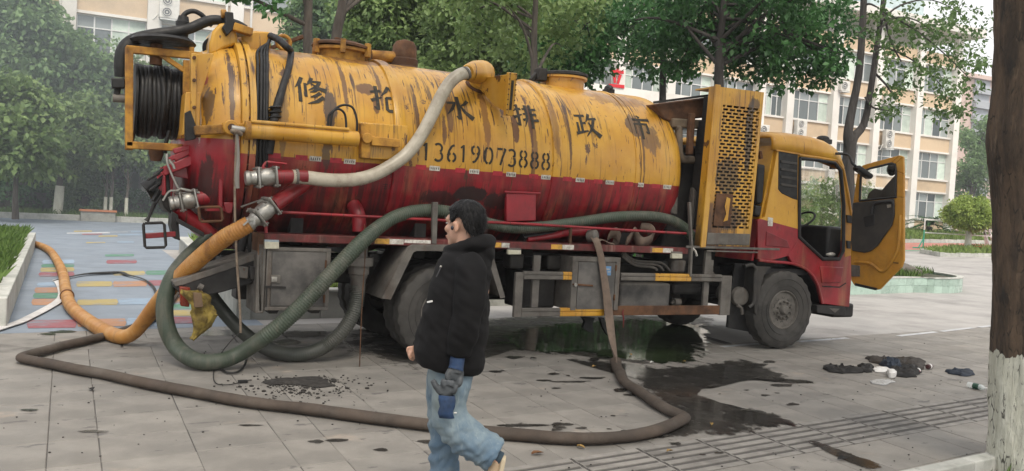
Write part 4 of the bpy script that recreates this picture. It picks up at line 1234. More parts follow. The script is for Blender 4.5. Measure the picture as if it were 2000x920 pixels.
# ---- chassis
b = B()
for y in (9.65, 10.45): b.box2((1.5, y - .045, .78), (9.6, y + .045, 1.06))
ch = b.build('chassis_frame', m_dsteel, truck, bevel=.01)
for x in (1.6, 2.6, 4.4, 5.4, 6.4, 7.3, 9.5):
    b = B(); b.box((x, 10.05, .9), (.08, .72, .2)); b.build('cross_member', m_dsteel, ch, bevel=.008)
for x in (2.0, 3.0, 4.0, 5.0, 6.0, 6.9):
    b = B(); b.box((x, 10.05, 1.115), (.1, 2.0, .09)); b.build('subframe_bearer', m_dsteel, ch, bevel=.008)
b = B()
for x in (3.75,): b.cyl((x, 8.9, .54), (x, 11.2, .54), .10, 14); b.ell((x, 10.05, .54), (.24, .26, .25), 18, 12)
b.tube([(3.9, 10.05, .56), (7.6, 10.05, .78)], .055, 12); b.build('rear_axle', m_dsteel, ch)
b = B(); b.box((8.78, 10.05, .52), (.12, 1.9, .14)); b.build('front_axle', m_dsteel, ch, bevel=.02)
for y in (9.5, 10.6):
    b = B()
    for i in range(5): b.box((3.75, y, .68 + i * .022), (1.3 - i * .22, .08, .02))
    b.build('leaf_spring', m_dsteel, ch)
    b = B()
    for i in range(4): b.box((8.78, y, .62 + i * .02), (1.4 - i * .25, .08, .018))
    b.build('leaf_spring', m_dsteel, ch)
b = B(); b.box((8.3, 10.05, 1.0), (1.5, .8, .7)); b.build('engine', m_dsteel, ch, bevel=.05)
b = B(); b.cyl((5.6, 10.9, .75), (6.6, 10.9, .75), .26, 20); b.build('silencer', m_dsteel, ch)
b = B(); b.box((5.0, 10.9, .75), (.9, .5, .5)); b.build('battery_box', m_dsteel, ch, bevel=.02)

for xa, xb in ((4.6, 5.9), (6.05, 7.75), (1.9, 2.9)):  # unseen boxes added to block light and view beneath the truck
    b = B(); b.box2((xa, 10.95, .42), (xb, 11.28, 1.12)); b.build('far_side_blocker', m_dsteel, ch, bevel=.02)
# ---- side deck
DY = 8.80
rl = [(517, 454), (1345, 485.5), (1345, 500), (517, 467)]
A, Bp, Cp, Dp = [at(x, y, Y=DY) for x, y in rl]
zt = (A.z + Bp.z) / 2; zb = (Cp.z + Dp.z) / 2
xd0, xd1 = A.x, Bp.x
b = B(); b.box2((xd0, DY, zb), (xd1, DY + .05, zt)); b.box2((xd0, DY + .05, zt - .02), (xd1, 9.3, zt - .008)); b.box2((xd0, DY + .05, zb), (xd0 + .05, 9.3, zt - .022))
deck = b.build('side_deck', surf('chipped_red_rail_paint', (.14, .022, .022), .7, c2=(.075, .025, .02), nscale=7, namt=1, grime=(.035, .022, .018), gscale=5, gamt=.8, streak=(.30, .22, .18), samt=.5), truck, bevel=.006)
for (x0, x1, m_) in [(732, 761, m_ryel), (761, 789, m_rwhite), (790, 842, m_rwhite), (955, 980, m_ryel), (980, 996, m_rwhite), (1077, 1099, m_ryel), (1099, 1122, m_rwhite), (1275, 1296, m_ryel), (1296, 1316, m_rwhite)]:
    p = at(x0, 470, Y=DY); q = at(x1, 470, Y=DY)
    b = B(); b.box2((p.x, DY - .003, zb + (.012 if x0 != 790 else .03)), (q.x - .004, DY + .0, zt - .014)); b.build('reflective_tape', m_, deck, smooth=0)
for (x0, y0, x1, y1) in [(517, 468, 545, 486), (993, 484, 1018, 497), (1313, 491, 1333, 505)]:
    b = B(); b.prism([at(x0, y0 + 4, Y=DY - .03), at(x1, y0 + 5, Y=DY - .03), at(x1, y1, Y=DY - .03), at(x0, y1, Y=DY - .03)], (0, .05, 0)); ml = b.build('marker_lamp', m_lamp, deck, bevel=.004)
    b = B(); b.prism([at(x0, y0, Y=DY - .026), at(x1, y0 + 1, Y=DY - .026), at(x1, y0 + 5, Y=DY - .026), at(x0, y0 + 4, Y=DY - .026)], (0, .045, 0)); b.build('lamp_cap', surf('pale_blue_plastic', (.3, .37, .42), .5) if x0 == 517 else m_steel, ml)
b = B(); b.tube([at(x, y, Y=DY + .03) for x, y in [(520, 455), (519, 428), (523, 418), (536, 414), (600, 417), (760, 425), (900, 432), (1000, 436), (1120, 443), (1250, 451), (1340, 456)]], .016, 8, sub=3); hr = b.build('handrail', m_red, truck)
b = B(); b.prism([at(x, y, Y=DY - .02) for x, y in [(845, 395), (856, 395), (853, 477), (844, 476)]], (0, .04, 0)); b.build('rail_post', m_steel, hr, bevel=.004)
b = B(); b.bar(at(1115, 444, Y=DY + .03), at(1113, 476, Y=DY + .03), .03, .025); b.build('rail_post', m_rust, hr)
b = B(); b.bar(at(1346, 395, Y=DY - .01), at(1350, 480, Y=DY - .01), .045, .03); b.bar(at(1350, 480, Y=DY - .01), at(1347, 540, Y=DY - .01), .05, .03); b.build('rail_post', m_steel, hr, bevel=.004)
b = B(); b.bar(at(1340, 482, Y=DY - .02), at(1522, 487, Y=DY - .02), .02, .03); b.bar(at(1380, 490, Y=DY - .02), at(1480, 493, Y=DY - .02), .02, .02); b.build('deck_extension', m_steel, deck, bevel=.004)
b = B(); b.tube([at(x, y, Y=DY - .02) for x, y in [(1352, 484), (1358, 490), (1361, 500)]], .015, 6); b.build('cable_tie', m_rwhite, deck)
# red pipe stub with flange and ribbed outlet under the deck
pipe('outlet_elbow', [at(690, 400, Y=9.1), at(700, 420, Y=9.0), at(702, 452, Y=8.98)], .075, m_red, truck, sub=4)
b = B(); b.lathe([(0, .085), (.12, .085), (.12, .15), (.16, .15), (.17, .15), (.21, .15), (.21, .11), (.30, .11), (.31, .095), (.33, .095), (.36, .08), (.50, .078)], at(703, 480, Y=8.98), (0, 0, -1), 26); b.build('outlet_coupling', m_steel, truck, smooth=35)

# ---- rear tool locker
KY = 8.82
b = B(); K = [at(x, y, Y=KY) for x, y in [(524, 483), (646, 485), (641, 606), (514, 606)]]
x0, x1 = (K[0].x + K[3].x) / 2, (K[1].x + K[2].x) / 2; z1, z0 = (K[0].z + K[1].z) / 2, (K[2].z + K[3].z) / 2
b.box2((x0, KY, z0), (x1, KY + .55, z1)); tb = b.build('tool_locker', m_steel, truck, bevel=.008)
b = B(); b.box2((x0 - .0, KY - .012, z1 - .035), (x1, KY + .001, z1)); b.box2((x0, KY - .012, z0), (x1, KY + .001, z0 + .035)); b.box2((x0, KY - .0125, z0 + .036), (x0 + .045, KY + .001, z1 - .036)); b.box2((x1 - .045, KY - .0125, z0 + .036), (x1, KY + .001, z1 - .036)); b.build('locker_frame', m_steel, tb, bevel=.004)
m_lock = surf('sooty_grey_panel', (.14, .13, .12), .6, c2=(.07, .067, .063), nscale=3, namt=1, grime=(.03, .03, .03), gscale=2.2, gamt=.75)
b = B(); b.box2((x0 + .055, KY - .009, z0 + .045), (x1 - .055, KY + .002, z1 - .045)); dr = b.build('locker_door', m_lock, tb, bevel=.004)
b = B(); p = at(537, 545, Y=KY); b.box((p.x, KY - .014, p.z), (.10, .012, .085)); b.build('latch_plate', m_steel, dr, bevel=.003)
b = B(); b.box((p.x - .012, KY - .024, p.z), (.055, .016, .05)); b.cyl((p.x - .012, KY - .03, p.z), (p.x - .012, KY - .04, p.z), .012, 10); b.build('latch', m_alu, dr, bevel=.003)
b = B(); b.bar((x0 - .01, KY - .02, p.z - .075), (x0 + .2, KY - .02, p.z - .082), .012, .02); b.bar((x0 + .01, KY - .02, p.z - .08), (x0 + .012, KY - .02, z0 + .04), .012, .012); b.build('lock_rod', m_dsteel, dr)
b = B(); b.cyl((x1 - .05, KY - .015, z0 + .08), (x1 - .05, KY - .015, z0 + .16), .011, 8); b.cyl((x1 - .05, KY - .015, z1 - .2), (x1 - .05, KY - .015, z1 - .12), .011, 8); b.build('hinge', m_rust, dr)
for x in (x0 + .1, x1 - .12):
    b = B(); b.prism([(x - .06, KY + .05, z0), (x + .06, KY + .05, z0), (x + .04, KY + .05, z0 - .04), (x - .04, KY + .05, z0 - .04)], (0, .4, 0)); b.build('locker_foot', m_dsteel, tb)
b = B(); b.box2((x0 - .09, KY + .0, z0 - .03), (x0 - .004, KY + .5, zb - .02)); b.build('locker_side', m_steel, tb, bevel=.01)
b = B(); b.prism([at(x, y, Y=KY) for x, y in [(503, 455), (518, 457), (516, 482), (512, 610), (505, 608)]], (0, .3, 0)); b.build('corner_post', m_rust, tb, bevel=.008)

# ---- rear wheel arch
b = B()
mg = [(741, 577), (765, 585), (809, 491), (880, 491), (940, 492), (958, 500), (981, 581), (989, 578), (966, 492), (945, 480), (880, 478.5), (804, 478), (797, 484), (752, 583)]
top = [(715, 565), (797, 481), (803, 478), (880, 479), (945, 481), (963, 492), (985, 581)]
P = [at(x, y, Y=8.78) for x, y in [(745, 583), (799, 482), (806, 478.5), (880, 479), (945, 481), (961, 494), (986, 581)]]
Q = [Vector((v.x, 9.42, v.z)) for v in P]
b.grid([P, Q]); mgd = b.build('mudguard', m_steel, truck, smooth=20, solid=.012)
b = B(); I = [at(x, y, Y=8.78) for x, y in [(763, 585), (807, 493), (814, 490), (880, 490.5), (940, 492), (951, 500), (977, 583)]]
b.grid([P, I]); b.build('mudguard_lip', m_steel, mgd, smooth=0, solid=.014)

# ---- wheels
def wheel(cx, yo, r, wdt, front, side=1, inner=False):
    """yo: outer face; side=+1 faces the camera (-Y)."""
    wh = bpy.data.objects.new('wheel', None); COL.objects.link(wh); wh.parent = truck
    wh.location = (0, 0, 0)
    o = Vector((cx, yo, r + .002)); ax_ = Vector((0, side, 0))
    rb = .262
    prof = [(.055, rb), (.03, rb + .012), (.015, rb + .05), (.004, rb + .12), (.006, r - .10), (.02, r - .05), (.035, r - .022), (.05, r - .004), (wdt / 2, r), (wdt - .05, r - .004), (wdt - .035, r - .022), (wdt - .02, r - .05), (wdt - .006, r - .1), (wdt - .004, rb + .12), (wdt - .03, rb)]
    b = B(); n = 96; vs = []; fs = []
    for d, rr in prof:
        for k_ in range(n):
            t = 2 * math.pi * k_ / n
            q = rr
            if rr > r - .06 and (k_ // 2) % 2 == 0 and abs(d - wdt / 2) > .02: q = rr - .012
            vs.append(o + ax_ * d + Vector((math.cos(t) * q, 0, math.sin(t) * q)))
    for i in range(len(prof) - 1):
        for k_ in range(n):
            k2 = (k_ + 1) % n; fs.append((i * n + k_, i * n + k2, (i + 1) * n + k2, (i + 1) * n + k_))
    b.add(vs, fs); b.build('tyre', m_tyre, wh, smooth=30)
    for rr_, d_ in ((rb + .075, .0095), (r - .115, .0045)):
        b = B(); b.torus(o + ax_ * d_, ax_, rr_, .006, 64, 6); b.build('tyre_bead', m_tyre, wh)
    if inner: return wh
    if front:
        pr_ = [(.06, rb + .004), (.035, rb + .006), (.03, rb - .006), (.05, rb - .02), (.085, rb - .035), (.095, rb - .06), (.06, .145), (.045, .125), (.045, .075), (.03, .07), (.0, .062), (-.015, .05), (-.02, .0)]
    else:
        pr_ = [(.05, rb + .004), (.03, rb + .006), (.028, rb - .006), (.06, rb - .02), (.16, rb - .03), (.20, rb - .06), (.205, .145), (.17, .13), (.1, .12), (.04, .115), (.02, .09), (.02, 0)]
    b = B(); b.lathe(pr_, o, ax_, 48); rm = b.build('rim', m_rim, wh, smooth=35)
    for k_ in range(10):
        t = 2 * math.pi * (k_ + .5) / 10
        dv_ = Vector((math.cos(t), 0, math.sin(t)))
        if front:
            q = o + dv_ * .178 + ax_ * .068; nrm_ = (ax_ * -.93 + dv_ * .35).normalized()
            b = B(); b.lathe([(0, .024), (.008, .028), (.0095, .024), (.002, .021), (.0015, 0.0)], q - nrm_ * .002, nrm_, 14); b.build('hand_hole', m_inner, rm, smooth=0)
        q = o + dv_ * (.115 if front else .14) + ax_ * (.045 if front else .2)
        b = B(); b.cyl(q, q - ax_ * .035, .016, 6); b.cyl(q - ax_ * .035, q - ax_ * .045, .009, 6); b.build('wheel_nut', m_rim, rm, smooth=0)
    return wh


fw_ = at(1530, 683, Z=0)
fcx = (at(1465, 605, Y=8.8).x + at(1597, 605, Y=8.8).x) / 2
wheel(fcx + .02, 8.80, .54, .29, True)
wheel(fcx + .02, 11.25, .54, .29, True, side=-1)
wheel(3.76, 8.80, .53, .28, False)
wheel(3.76, 9.12, .53, .28, False, inner=True)
wheel(3.76, 11.25, .53, .28, False, side=-1)
wheel(3.76, 10.93, .53, .28, False, side=-1, inner=True)

# ---- side guard with the middle locker, tanks behind it
GY = 8.78
G = lambda x, y: at(x, y, Y=GY)
b = B()
gz0 = G(1004, 620).z; gz1 = G(1006, 532).z; gx0 = G(1006, 575).x; gx1 = G(1428, 575).x
b.box2((gx0, GY, gz0), (gx0 + .10, GY + .05, gz1)); guard = b.build('side_guard', m_steel, truck, bevel=.006)
b = B(); b.box2((gx1 - .17, GY, gz0), (gx1, GY + .05, gz1)); b.build('guard_end', m_steel, guard, bevel=.006)
xs_ = lambda px: G(px, 575).x
m_gy = paint('worn_yellow_guard_paint', grime=.9, rust=.9)
def rail(xa, xb, z0_, z1_, m_):
    b = B(); h = z1_ - z0_
    b.box2((xa, GY + .006, z0_), (xb, GY + .04, z1_)); b.box2((xa, GY - .004, z0_ + h * .62), (xb, GY + .0055, z1_ - h * .08)); b.box2((xa, GY - .004, z0_ + h * .06), (xb, GY + .0055, z0_ + h * .5))
    b.build('guard_rail', m_, guard, bevel=.003)
zr1 = (G(1030, 530).z, G(1030, 546).z); zr0 = (G(1030, 602).z, G(1030, 619).z)
rail(gx0 + .101, xs_(1098), zr1[1], zr1[0], m_steel); rail(xs_(1098) + .001, xs_(1119), zr1[1], zr1[0], m_gy)
rail(xs_(1211), xs_(1278), zr1[1], zr1[0], m_steel); rail(xs_(1278) + .001, xs_(1348), zr1[1], zr1[0], m_gy); rail(xs_(1348) + .001, gx1 - .171, zr1[1], zr1[0], m_steel)
rail(gx0 + .101, xs_(1096), zr0[1], zr0[0], m_steel); rail(xs_(1096) + .001, xs_(1182), zr0[1], zr0[0], m_gy)
b = B(); b.box2((xs_(1184), GY + .005, zr0[1] + .005), (gx1 - .172, GY + .045, zr0[0] + .02)); b.build('guard_rail', m_rust, guard, bevel=.004)
for px, w_, zt_ in ((1050, .09, 1.2), (1384, .085, zr1[1]), (1390, .085, 1.2)):
    b = B(); X = xs_(px); b.box2((X - w_ / 2, GY + .05, zr0[0] if px != 1390 else zr1[0]), (X + w_ / 2, GY + .09, zt_)); b.build('guard_post', m_steel, guard, bevel=.005)
b = B(); b.prism([G(x, y) + Vector((0, .046, 0)) for x, y in [(1384, 490), (1394, 490), (1394, 526), (1402, 537), (1380, 538)]], (0, .04, 0)); b.build('guard_bracket', m_steel, guard)
# middle locker
LYc = GY - .01
zl1, zl0 = at(1160, 502, Y=LYc).z, at(1160, 606, Y=LYc).z
xl0, xl1 = at(1117, 550, Y=LYc).x, at(1210, 550, Y=LYc).x
b = B(); b.box2((xl0, LYc + .015, zl0), (xl1, LYc + .5, zl1)); tl = b.build('battery_locker', m_steel, truck, bevel=.008)
b = B(); b.box2((xl0, LYc, zl1 - .055), (xl1, LYc + .014, zl1)); b.box2((xl0, LYc + .001, zl0), (xl0 + .075, LYc + .014, zl1 - .056)); b.box2((xl1 - .06, LYc + .001, zl0), (xl1, LYc + .014, zl1 - .056)); b.build('locker_frame', m_steel, tl, bevel=.003)
b = B(); b.box2((xl0 + .085, LYc + .004, zl0 + .01), (xl1 - .07, LYc + .016, zl1 - .066)); md = b.build('locker_door', m_lock, tl, bevel=.003)
p = at(1185, 529, Y=LYc)
m_lab = surf('blue_label', (.10, .22, .40), .4, c2=(.14, .26, .42), gamt=.2)
b = B(); b.box((p.x, LYc + .002, p.z), (.125, .003, .11)); lb = b.build('data_label', m_lab, md, smooth=0)
for r_, (n_c, zz) in enumerate(((7, .02), (8, -.012))):
    for i in range(n_c):
        if r_ == 1 and i == 4: continue
        b = B(); b.box((p.x - .045 + i * .0135, LYc, p.z + zz), (.009, .001, .017 if i % 3 else .013)); b.build('label_print', m_rwhite, lb, smooth=0)
p = at(1135, 556, Y=LYc)
b = B(); b.bar((p.x - .12, LYc - .008, p.z + .005), (p.x + .16, LYc - .008, p.z - .01), .02, .022); b.build('locker_latch', m_rust, md, bevel=.003)
b = B(); b.cyl((p.x - .09, LYc - .012, p.z), (p.x - .09, LYc - .03, p.z), .022, 10); b.build('latch_knob', m_alu, md)
for zz in (zl0 + .12, zl1 - .16):
    b = B(); b.cyl((xl1 - .065, LYc - .004, zz), (xl1 - .065, LYc - .004, zz + .07), .012, 8); b.build('hinge', m_rust, md)
b = B(); b.box2((xs_(1040), 9.1, .55), (xl0 - .03, 9.5, 1.0)); b.build('reservoir_box', m_dsteel, truck, bevel=.02)
# fuel tank and boxes
b = B(); b.box2((at(1211, 580, Y=8.95).x, 8.95, at(1211, 604, Y=8.95).z), (at(1309, 580, Y=8.95).x, 9.5, at(1250, 553, Y=8.95).z)); ft = b.build('fuel_tank', m_lock, truck, bevel=.03, seg=3)
b = B(); b.cyl(at(1316, 590, Y=9.0), at(1316, 590, Y=9.0) + Vector((.09, 0, 0)), .05, 14); b.tube([at(1311, 593, Y=9), at(1320, 588, Y=9), at(1328, 594, Y=9)], .018, 8, sub=3); b.build('tank_tap', m_steel, ft)
b = B(); b.box2((at(1315, 580, Y=9.1).x, 9.1, at(1315, 575, Y=9.1).z), (at(1370, 560, Y=9.1).x, 9.5, at(1370, 555, Y=9.1).z)); b.build('urea_tank', m_dsteel, truck, bevel=.03)
for x0, y0, x1, y1 in ((995, 496, 1025, 525), (1070, 498, 1099, 527)):
    b = B(); p = at(x0, y1, Y=9.05); q = at(x1, y0, Y=9.05); b.box2((p.x, 9.05, p.z), (q.x, 9.25, q.z)); b.build('air_valve', m_trim, truck, bevel=.03, seg=3)
b = B()
for dz in (0, .03, .06): b.tube([at(1215, 500, Y=9) + Vector((0, 0, dz)), at(1240, 518, Y=9) + Vector((0, 0, dz)), at(1275, 522, Y=8.98) + Vector((.06 * dz / .03, 0, dz)), at(1283, 528, Y=8.98) + Vector((.10 * dz / .03, 0, 0))], .016, 8, sub=4)
b.build('air_line', m_steel, truck)
b = B(); b.prism([at(x, y, Y=9.0) for x, y in [(1315, 506), (1342, 508), (1338, 534), (1312, 532)]], (0, .2, 0)); b.build('lamp_box', m_steel, truck, bevel=.03)
# air cylinder, flaps behind the front wheel
P = at(1443, 579, Y=8.98)
b = B(); b.lathe([(0, .02), (.01, .11), (.035, .13), (.5, .13)], P - Vector((.0, .05, 0)), (0.25, 1, 0), 26); at_ = b.build('air_tank', m_steel, truck, smooth=40)
b = B(); b.tube([at(1440, 597, Y=8.9), at(1448, 602, Y=8.9), at(1449, 614, Y=8.9)], .022, 8, sub=3); b.build('drain_cock', m_steel, at_)
b = B(); b.prism([at(x, y, Y=9.02) for x, y in [(1436, 515), (1470, 515), (1474, 600), (1476, 640), (1472, 650), (1421, 640), (1424, 605)]], (0, .04, 0)); b.build('mud_flap', m_black, truck, bevel=.006)
b = B(); pts_ = [at(x, y, Y=8.82) for x, y in [(1478, 618), (1474, 610), (1473, 560), (1476, 527), (1470, 520), (1508, 521), (1500, 527), (1492, 540), (1486, 560), (1480, 600)]]
b.prism(pts_, (0, .3, 0)); b.build('front_mudguard', m_trim, truck, bevel=.008)
b = B(); b.tube([at(x, y, Y=8.8) for x, y in [(1462, 600), (1472, 588), (1474, 540), (1476, 525), (1469, 517), (1455, 520)]], .022, 10, sub=5); b.build('flap_stay', m_trim, truck)
# hanging scraps under the guard
b = B(); b.prism([at(x, y, Y=9.1) for x, y in [(1137, 619), (1162, 621), (1158, 632), (1160, 650), (1150, 648), (1139, 640), (1143, 628)]], (0, .05, 0)); b.build('hanging_flap', m_black, truck)
b = B(); b.prism([at(x, y, Y=9.1) for x, y in [(1172, 620), (1180, 621), (1184, 640), (1186, 654), (1178, 640)]], (0, .05, 0)); b.build('hanging_flap', m_black, truck)
m_rag = surf('red_strap', (.16, .03, .03), .9)
b = B(); b.tube([at(x, y, Y=8.76) for x, y in [(1218, 605), (1216, 612), (1218, 622), (1217, 640)]], [.008, .012, .01, .005], 6, sub=3); b.build('red_strap', m_rag, truck)

# ---- pump gear between tank and guard
b = B(); b.box2((7.05, 9.3, 1.25), (7.55, 10.8, 2.7)); b.build('pump_body', m_dsteel, truck, bevel=.05)
Cq = lambda x, y, Y=9.2: at(x, y, Y=Y)
b = B(); b.prism([Cq(x, y) for x, y in [(1282, 203), (1400, 187), (1398, 228), (1345, 232), (1316, 240), (1296, 232)]], (0, 1.2, 0)); b.build('heat_shroud', m_rust, truck, bevel=.02)
b = B(); b.bar(Cq(1278, 200, 9.15), Cq(1402, 184, 9.15), .05, .03); b.build('shroud_edge', m_dsteel, truck)
b = B(); b.tube([Cq(x, y) for x, y in [(1318, 247), (1325, 250), (1326, 275), (1327, 300), (1333, 310), (1345, 312), (1384, 313)]], .052, 14, sub=5); b.build('cooling_pipe', surf('tan_stained_pipe', (.19, .15, .11), .7, c2=(.1, .08, .06)), truck, smooth=50)
b = B(); b.bar(Cq(1310, 240), Cq(1395, 245), .1, .12); b.build('pump_beam', surf('stained_tan_metal', (.16, .12, .08), .7, c2=(.08, .06, .04)), truck, bevel=.02)
b = B(); b.bar(Cq(1351, 222, 9.1), Cq(1346, 302, 9.1), .07, .08); b.build('pump_post', m_rust, truck, bevel=.01)
b = B(); b.tube([Cq(x, y, 9.4) for x, y in [(1382, 262), (1374, 280), (1360, 310), (1358, 335), (1366, 350)]], .05, 12, sub=5); b.build('rust_pipe', m_rust, truck)
b = B(); b.prism([Cq(x, y, 9.0) for x, y in [(1373, 296), (1384, 298), (1384, 322), (1372, 320)]], (0, .15, 0)); b.build('pipe_clamp', m_black, truck, bevel=.01)
b = B(); b.prism([Cq(x, y, 9.05) for x, y in [(1356, 365), (1372, 390), (1366, 450), (1350, 445)]], (0, .1, 0)); b.build('control_box', m_steel, truck, bevel=.02)
b = B(); b.prism([Cq(x, y, 9.05) for x, y in [(1310, 382), (1325, 384), (1324, 420), (1312, 418)]], (0, .1, 0)); b.build('gear_selector', m_steel, truck, bevel=.02)
b = B(); b.box2((6.95, 9.0, 1.2), (7.3, 10.9, 1.34)); b.build('pump_base', m_dsteel, truck)

# ---- perforated guard panel in front of the pump
RYp = 8.78
R = lambda x, y, dy=0: at(x, y, Y=RYp + dy)
xl = lambda y: 1413 - (y - 175) * (28 / 305)     # left edge of the perforated face
xr_ = lambda y: 1490 - (y - 185) * (25 / 295)
P0 = [R(1395, 168), R(1366, 480)]; P1 = [R(1490, 186), R(1464, 482)]
b = B()
rp_ = None
# local frame of the leaning panel
O = P0[1]; U = (P1[1] - P0[1]); Wp = U.length; U.normalize(); V = (P0[0] - P0[1]); Hp = V.length; V.normalize()
Nn = U.cross(V).normalized()
if Nn.y > 0: Nn = -Nn


def pl(u, v, d=0): return O + U * u + V * v - Nn * d


def slab_uv(b, u0, v0, u1, v1, d0, d1):
    b.prism([pl(u0, v0, d0), pl(u1, v0, d0), pl(u1, v1, d0), pl(u0, v1, d0)], -Nn * (d1 - d0))


u_a, u_b = .17, Wp - .045
v_a, v_b = .22, Hp - .22
slab_uv(b, 0, 0, u_a, Hp, 0, .03); slab_uv(b, u_b, 0, Wp, Hp, 0, .03); slab_uv(b, u_a, 0, u_b, v_a, 0, .03); slab_uv(b, u_a, v_b, u_b, Hp, 0, .03)
m_guard = paint('sooty_guard_paint', grime=.5, rust=.7, tank=[(7.93, 2.85, .07, .55, (.03, .024, .018), .85), (7.62, 2.3, .2, .3, (.04, .03, .02), .75), (7.42, 1.62, .17, .36, (.12, .05, .02), .85), (8.0, 3.25, .1, .1, (.05, .03, .018), .8), (7.7, 1.75, .3, .16, (.05, .03, .02), .7)])
pg = b.build('guard_panel', m_guard, truck, smooth=0)
nr = 36; rh = (v_b - v_a) / nr; pw = (u_b - u_a) / 5.6
b = B()
for i in range(nr):
    v0 = v_a + i * rh
    slab_uv(b, u_a, v0, u_b, v0 + rh * .40, .004, .014)
    off = (i % 2) * .5
    # solid bits between the slots of this row
    u = u_a
    edges = []
    kx = -1 + off
    while u_a + kx * pw < u_b:
        s0 = u_a + kx * pw + pw * .13; s1 = u_a + kx * pw + pw * .87
        edges.append((max(s0, u_a), min(s1, u_b))); kx += 1
    cur = u_a
    for s0, s1 in edges:
        if s1 <= u_a or s0 >= u_b: continue
        # lower slots are blanked by a patch plate
        if s0 > cur: slab_uv(b, cur, v0 + rh * .4, s0, v0 + rh, .004, .014)
        cur = max(cur, s1)
    if cur < u_b: slab_uv(b, cur, v0 + rh * .4, u_b, v0 + rh, .004, .014)
b.build('slotted_plate', m_guard, pg, smooth=0, fix=False)
b = B(); slab_uv(b, u_a + .02, v_a + .04, u_a + .30, v_a + .46, -.012, .003); b.build('patch_plate', m_rust, pg, bevel=.004)
b = B(); b.prism([pl(u, v, -.0165) for u, v in [(u_a + .17, v_a + .10), (u_a + .24, v_a + .12), (u_a + .25, v_a + .40), (u_a + .19, v_a + .42), (u_a + .17, v_a + .30), (u_a + .205, v_a + .2)]], Nn * .003); b.build('bare_paint_mark', m_yel_clean, pg, smooth=0)
b = B(); slab_uv(b, .10, .02, Wp - .02, .17, -.015, .0); b.build('lower_plate', m_steel, pg, bevel=.01)
b = B(); slab_uv(b, 0, -.02, .02, Hp, .031, .10); slab_uv(b, Wp - .02, 0, Wp, Hp, .031, .4); slab_uv(b, .021, Hp - .02, Wp - .021, Hp, .031, .4); b.build('guard_side', m_guard, pg)
b = B(); slab_uv(b, .0, -.02, .085, Hp + .02, -.03, -.001); b.build('edge_flange', m_yel_clean, pg, bevel=.008)
b = B(); slab_uv(b, .10, .2, Wp - .03, Hp * .80, .10, .40); b.build('radiator_core', m_dsteel, pg, bevel=.02)
b = B()
for i in range(5): slab_uv(b, .14 + i * .13, Hp * .80, .20 + i * .13, Hp - .1, .12, .36)
b.build('radiator_stay', m_dsteel, pg)

# ---- cab
CYy = 8.86
S = lambda x, y, Y=CYy: at(x, y, Y=Y)
k0 = S(1480, 426); k1 = S(1558, 447)
slope = (k1.z - k0.z) / (k1.x - k0.x)
m_cab = paint('cab_paint', split=(k0.z - slope * k0.x, slope), grime=.16, rust=-1.0)
k = NT('jamb_paint')
m_jamb = surf('orange_yellow_jamb_paint', (.42, .21, .028), .5, c2=(.40, .18, .022), nscale=5, namt=.7, grime=(.12, .06, .02), gscale=4, gamt=.4)
FY = 11.12
TH = .05
opening = [(1562, 309), (1600, 313), (1630, 318), (1642, 333), (1648, 400), (1647, 490), (1639, 506), (1607, 506), (1561, 463), (1561, 400)]
b = B()
sidepanels = [
    [(1519, 292), (1562, 300), (1562, 309), (1561, 400), (1561, 463), (1540, 500), (1503, 510), (1480, 507), (1480, 430), (1494, 424)],     # rear pillar + lower
    [(1562, 300), (1632, 317), (1646, 332), (1656, 378), (1667, 470), (1666, 501), (1659, 600), (1606, 593), (1597, 557), (1580, 530), (1548, 515), (1540, 500), (1561, 463), (1607, 506), (1639, 506), (1647, 490), (1648, 400), (1642, 333), (1630, 318), (1600, 313), (1562, 309)]]
for poly in sidepanels:
    b.prism([S(*q) for q in poly], (0, TH, 0))
cab = b.build('cab_shell', m_cab, truck, smooth=0, bevel=.008)
# far side mirrored in depth: same outline with a window
b = B()
for poly in sidepanels:
    b.prism([Vector((S(*q).x, FY, S(*q).z)) for q in poly], (0, TH, 0))
b.build('far_side', m_inner, cab, smooth=0)
lowz = S(1600, 410).z
b = B(); X0 = S(1561, 400).x; X1 = S(1650, 400).x
b.box2((X0 - .02, FY - .04, S(1600, 506).z - .02), (X1 + .02, FY - .002, lowz - .16)); b.build('far_door_trim', m_inner, cab, bevel=.02)
b = B(); b.box2((X0, FY + .02, lowz - .17), (X1, FY + .024, S(1600, 316).z)); b.build('far_window_glass', m_glass, cab, smooth=0)
# rear wall and roof
zr = S(1519, 292).z
b = B()
xrw0, xrw1 = S(1480, 430).x, S(1519, 292).x
b.add([(xrw0, CYy + .051, 1.2), (xrw0, FY, 1.2), (xrw1, FY, zr + .05), (xrw1, CYy + .051, zr + .05)], [(0, 1, 2, 3)])
b.build('rear_wall', m_cab, cab, smooth=0, solid=.04)
roofpx = [(1513, 293, 264), (1530, 295, 262), (1560, 300, 264), (1590, 307, 269), (1615, 313, 277), (1632, 318, 287), (1641, 324, 298), (1647, 334, 318)]
rows_ = []
for x, yb_, yt_ in roofpx:
    lo = S(x, yb_); hi = S(x, yt_, CYy + .07)
    X = lo.x; h = hi.z
    yc = (CYy + FY + TH) / 2
    row = [Vector((X, CYy - .006, lo.z)), Vector((X, CYy - .002, lo.z + (h - lo.z) * .5)), Vector((X, CYy + .025, lo.z + (h - lo.z) * .82)), Vector((X, CYy + .09, h)), Vector((X, CYy + .3, h + .03)), Vector((X, yc, h + .05))]
    row += [Vector((X, 2 * yc - v.y, v.z)) for v in reversed(row[:-1])]
    rows_.append(row)
r0 = [Vector((v.x - .035, v.y + (yc - v.y) * .03, min(v.z, rows_[0][2].z))) for v in rows_[0]]
b = B(); b.grid([r0] + rows_); b.build('roof', m_cab, cab, smooth=50, solid=.02)
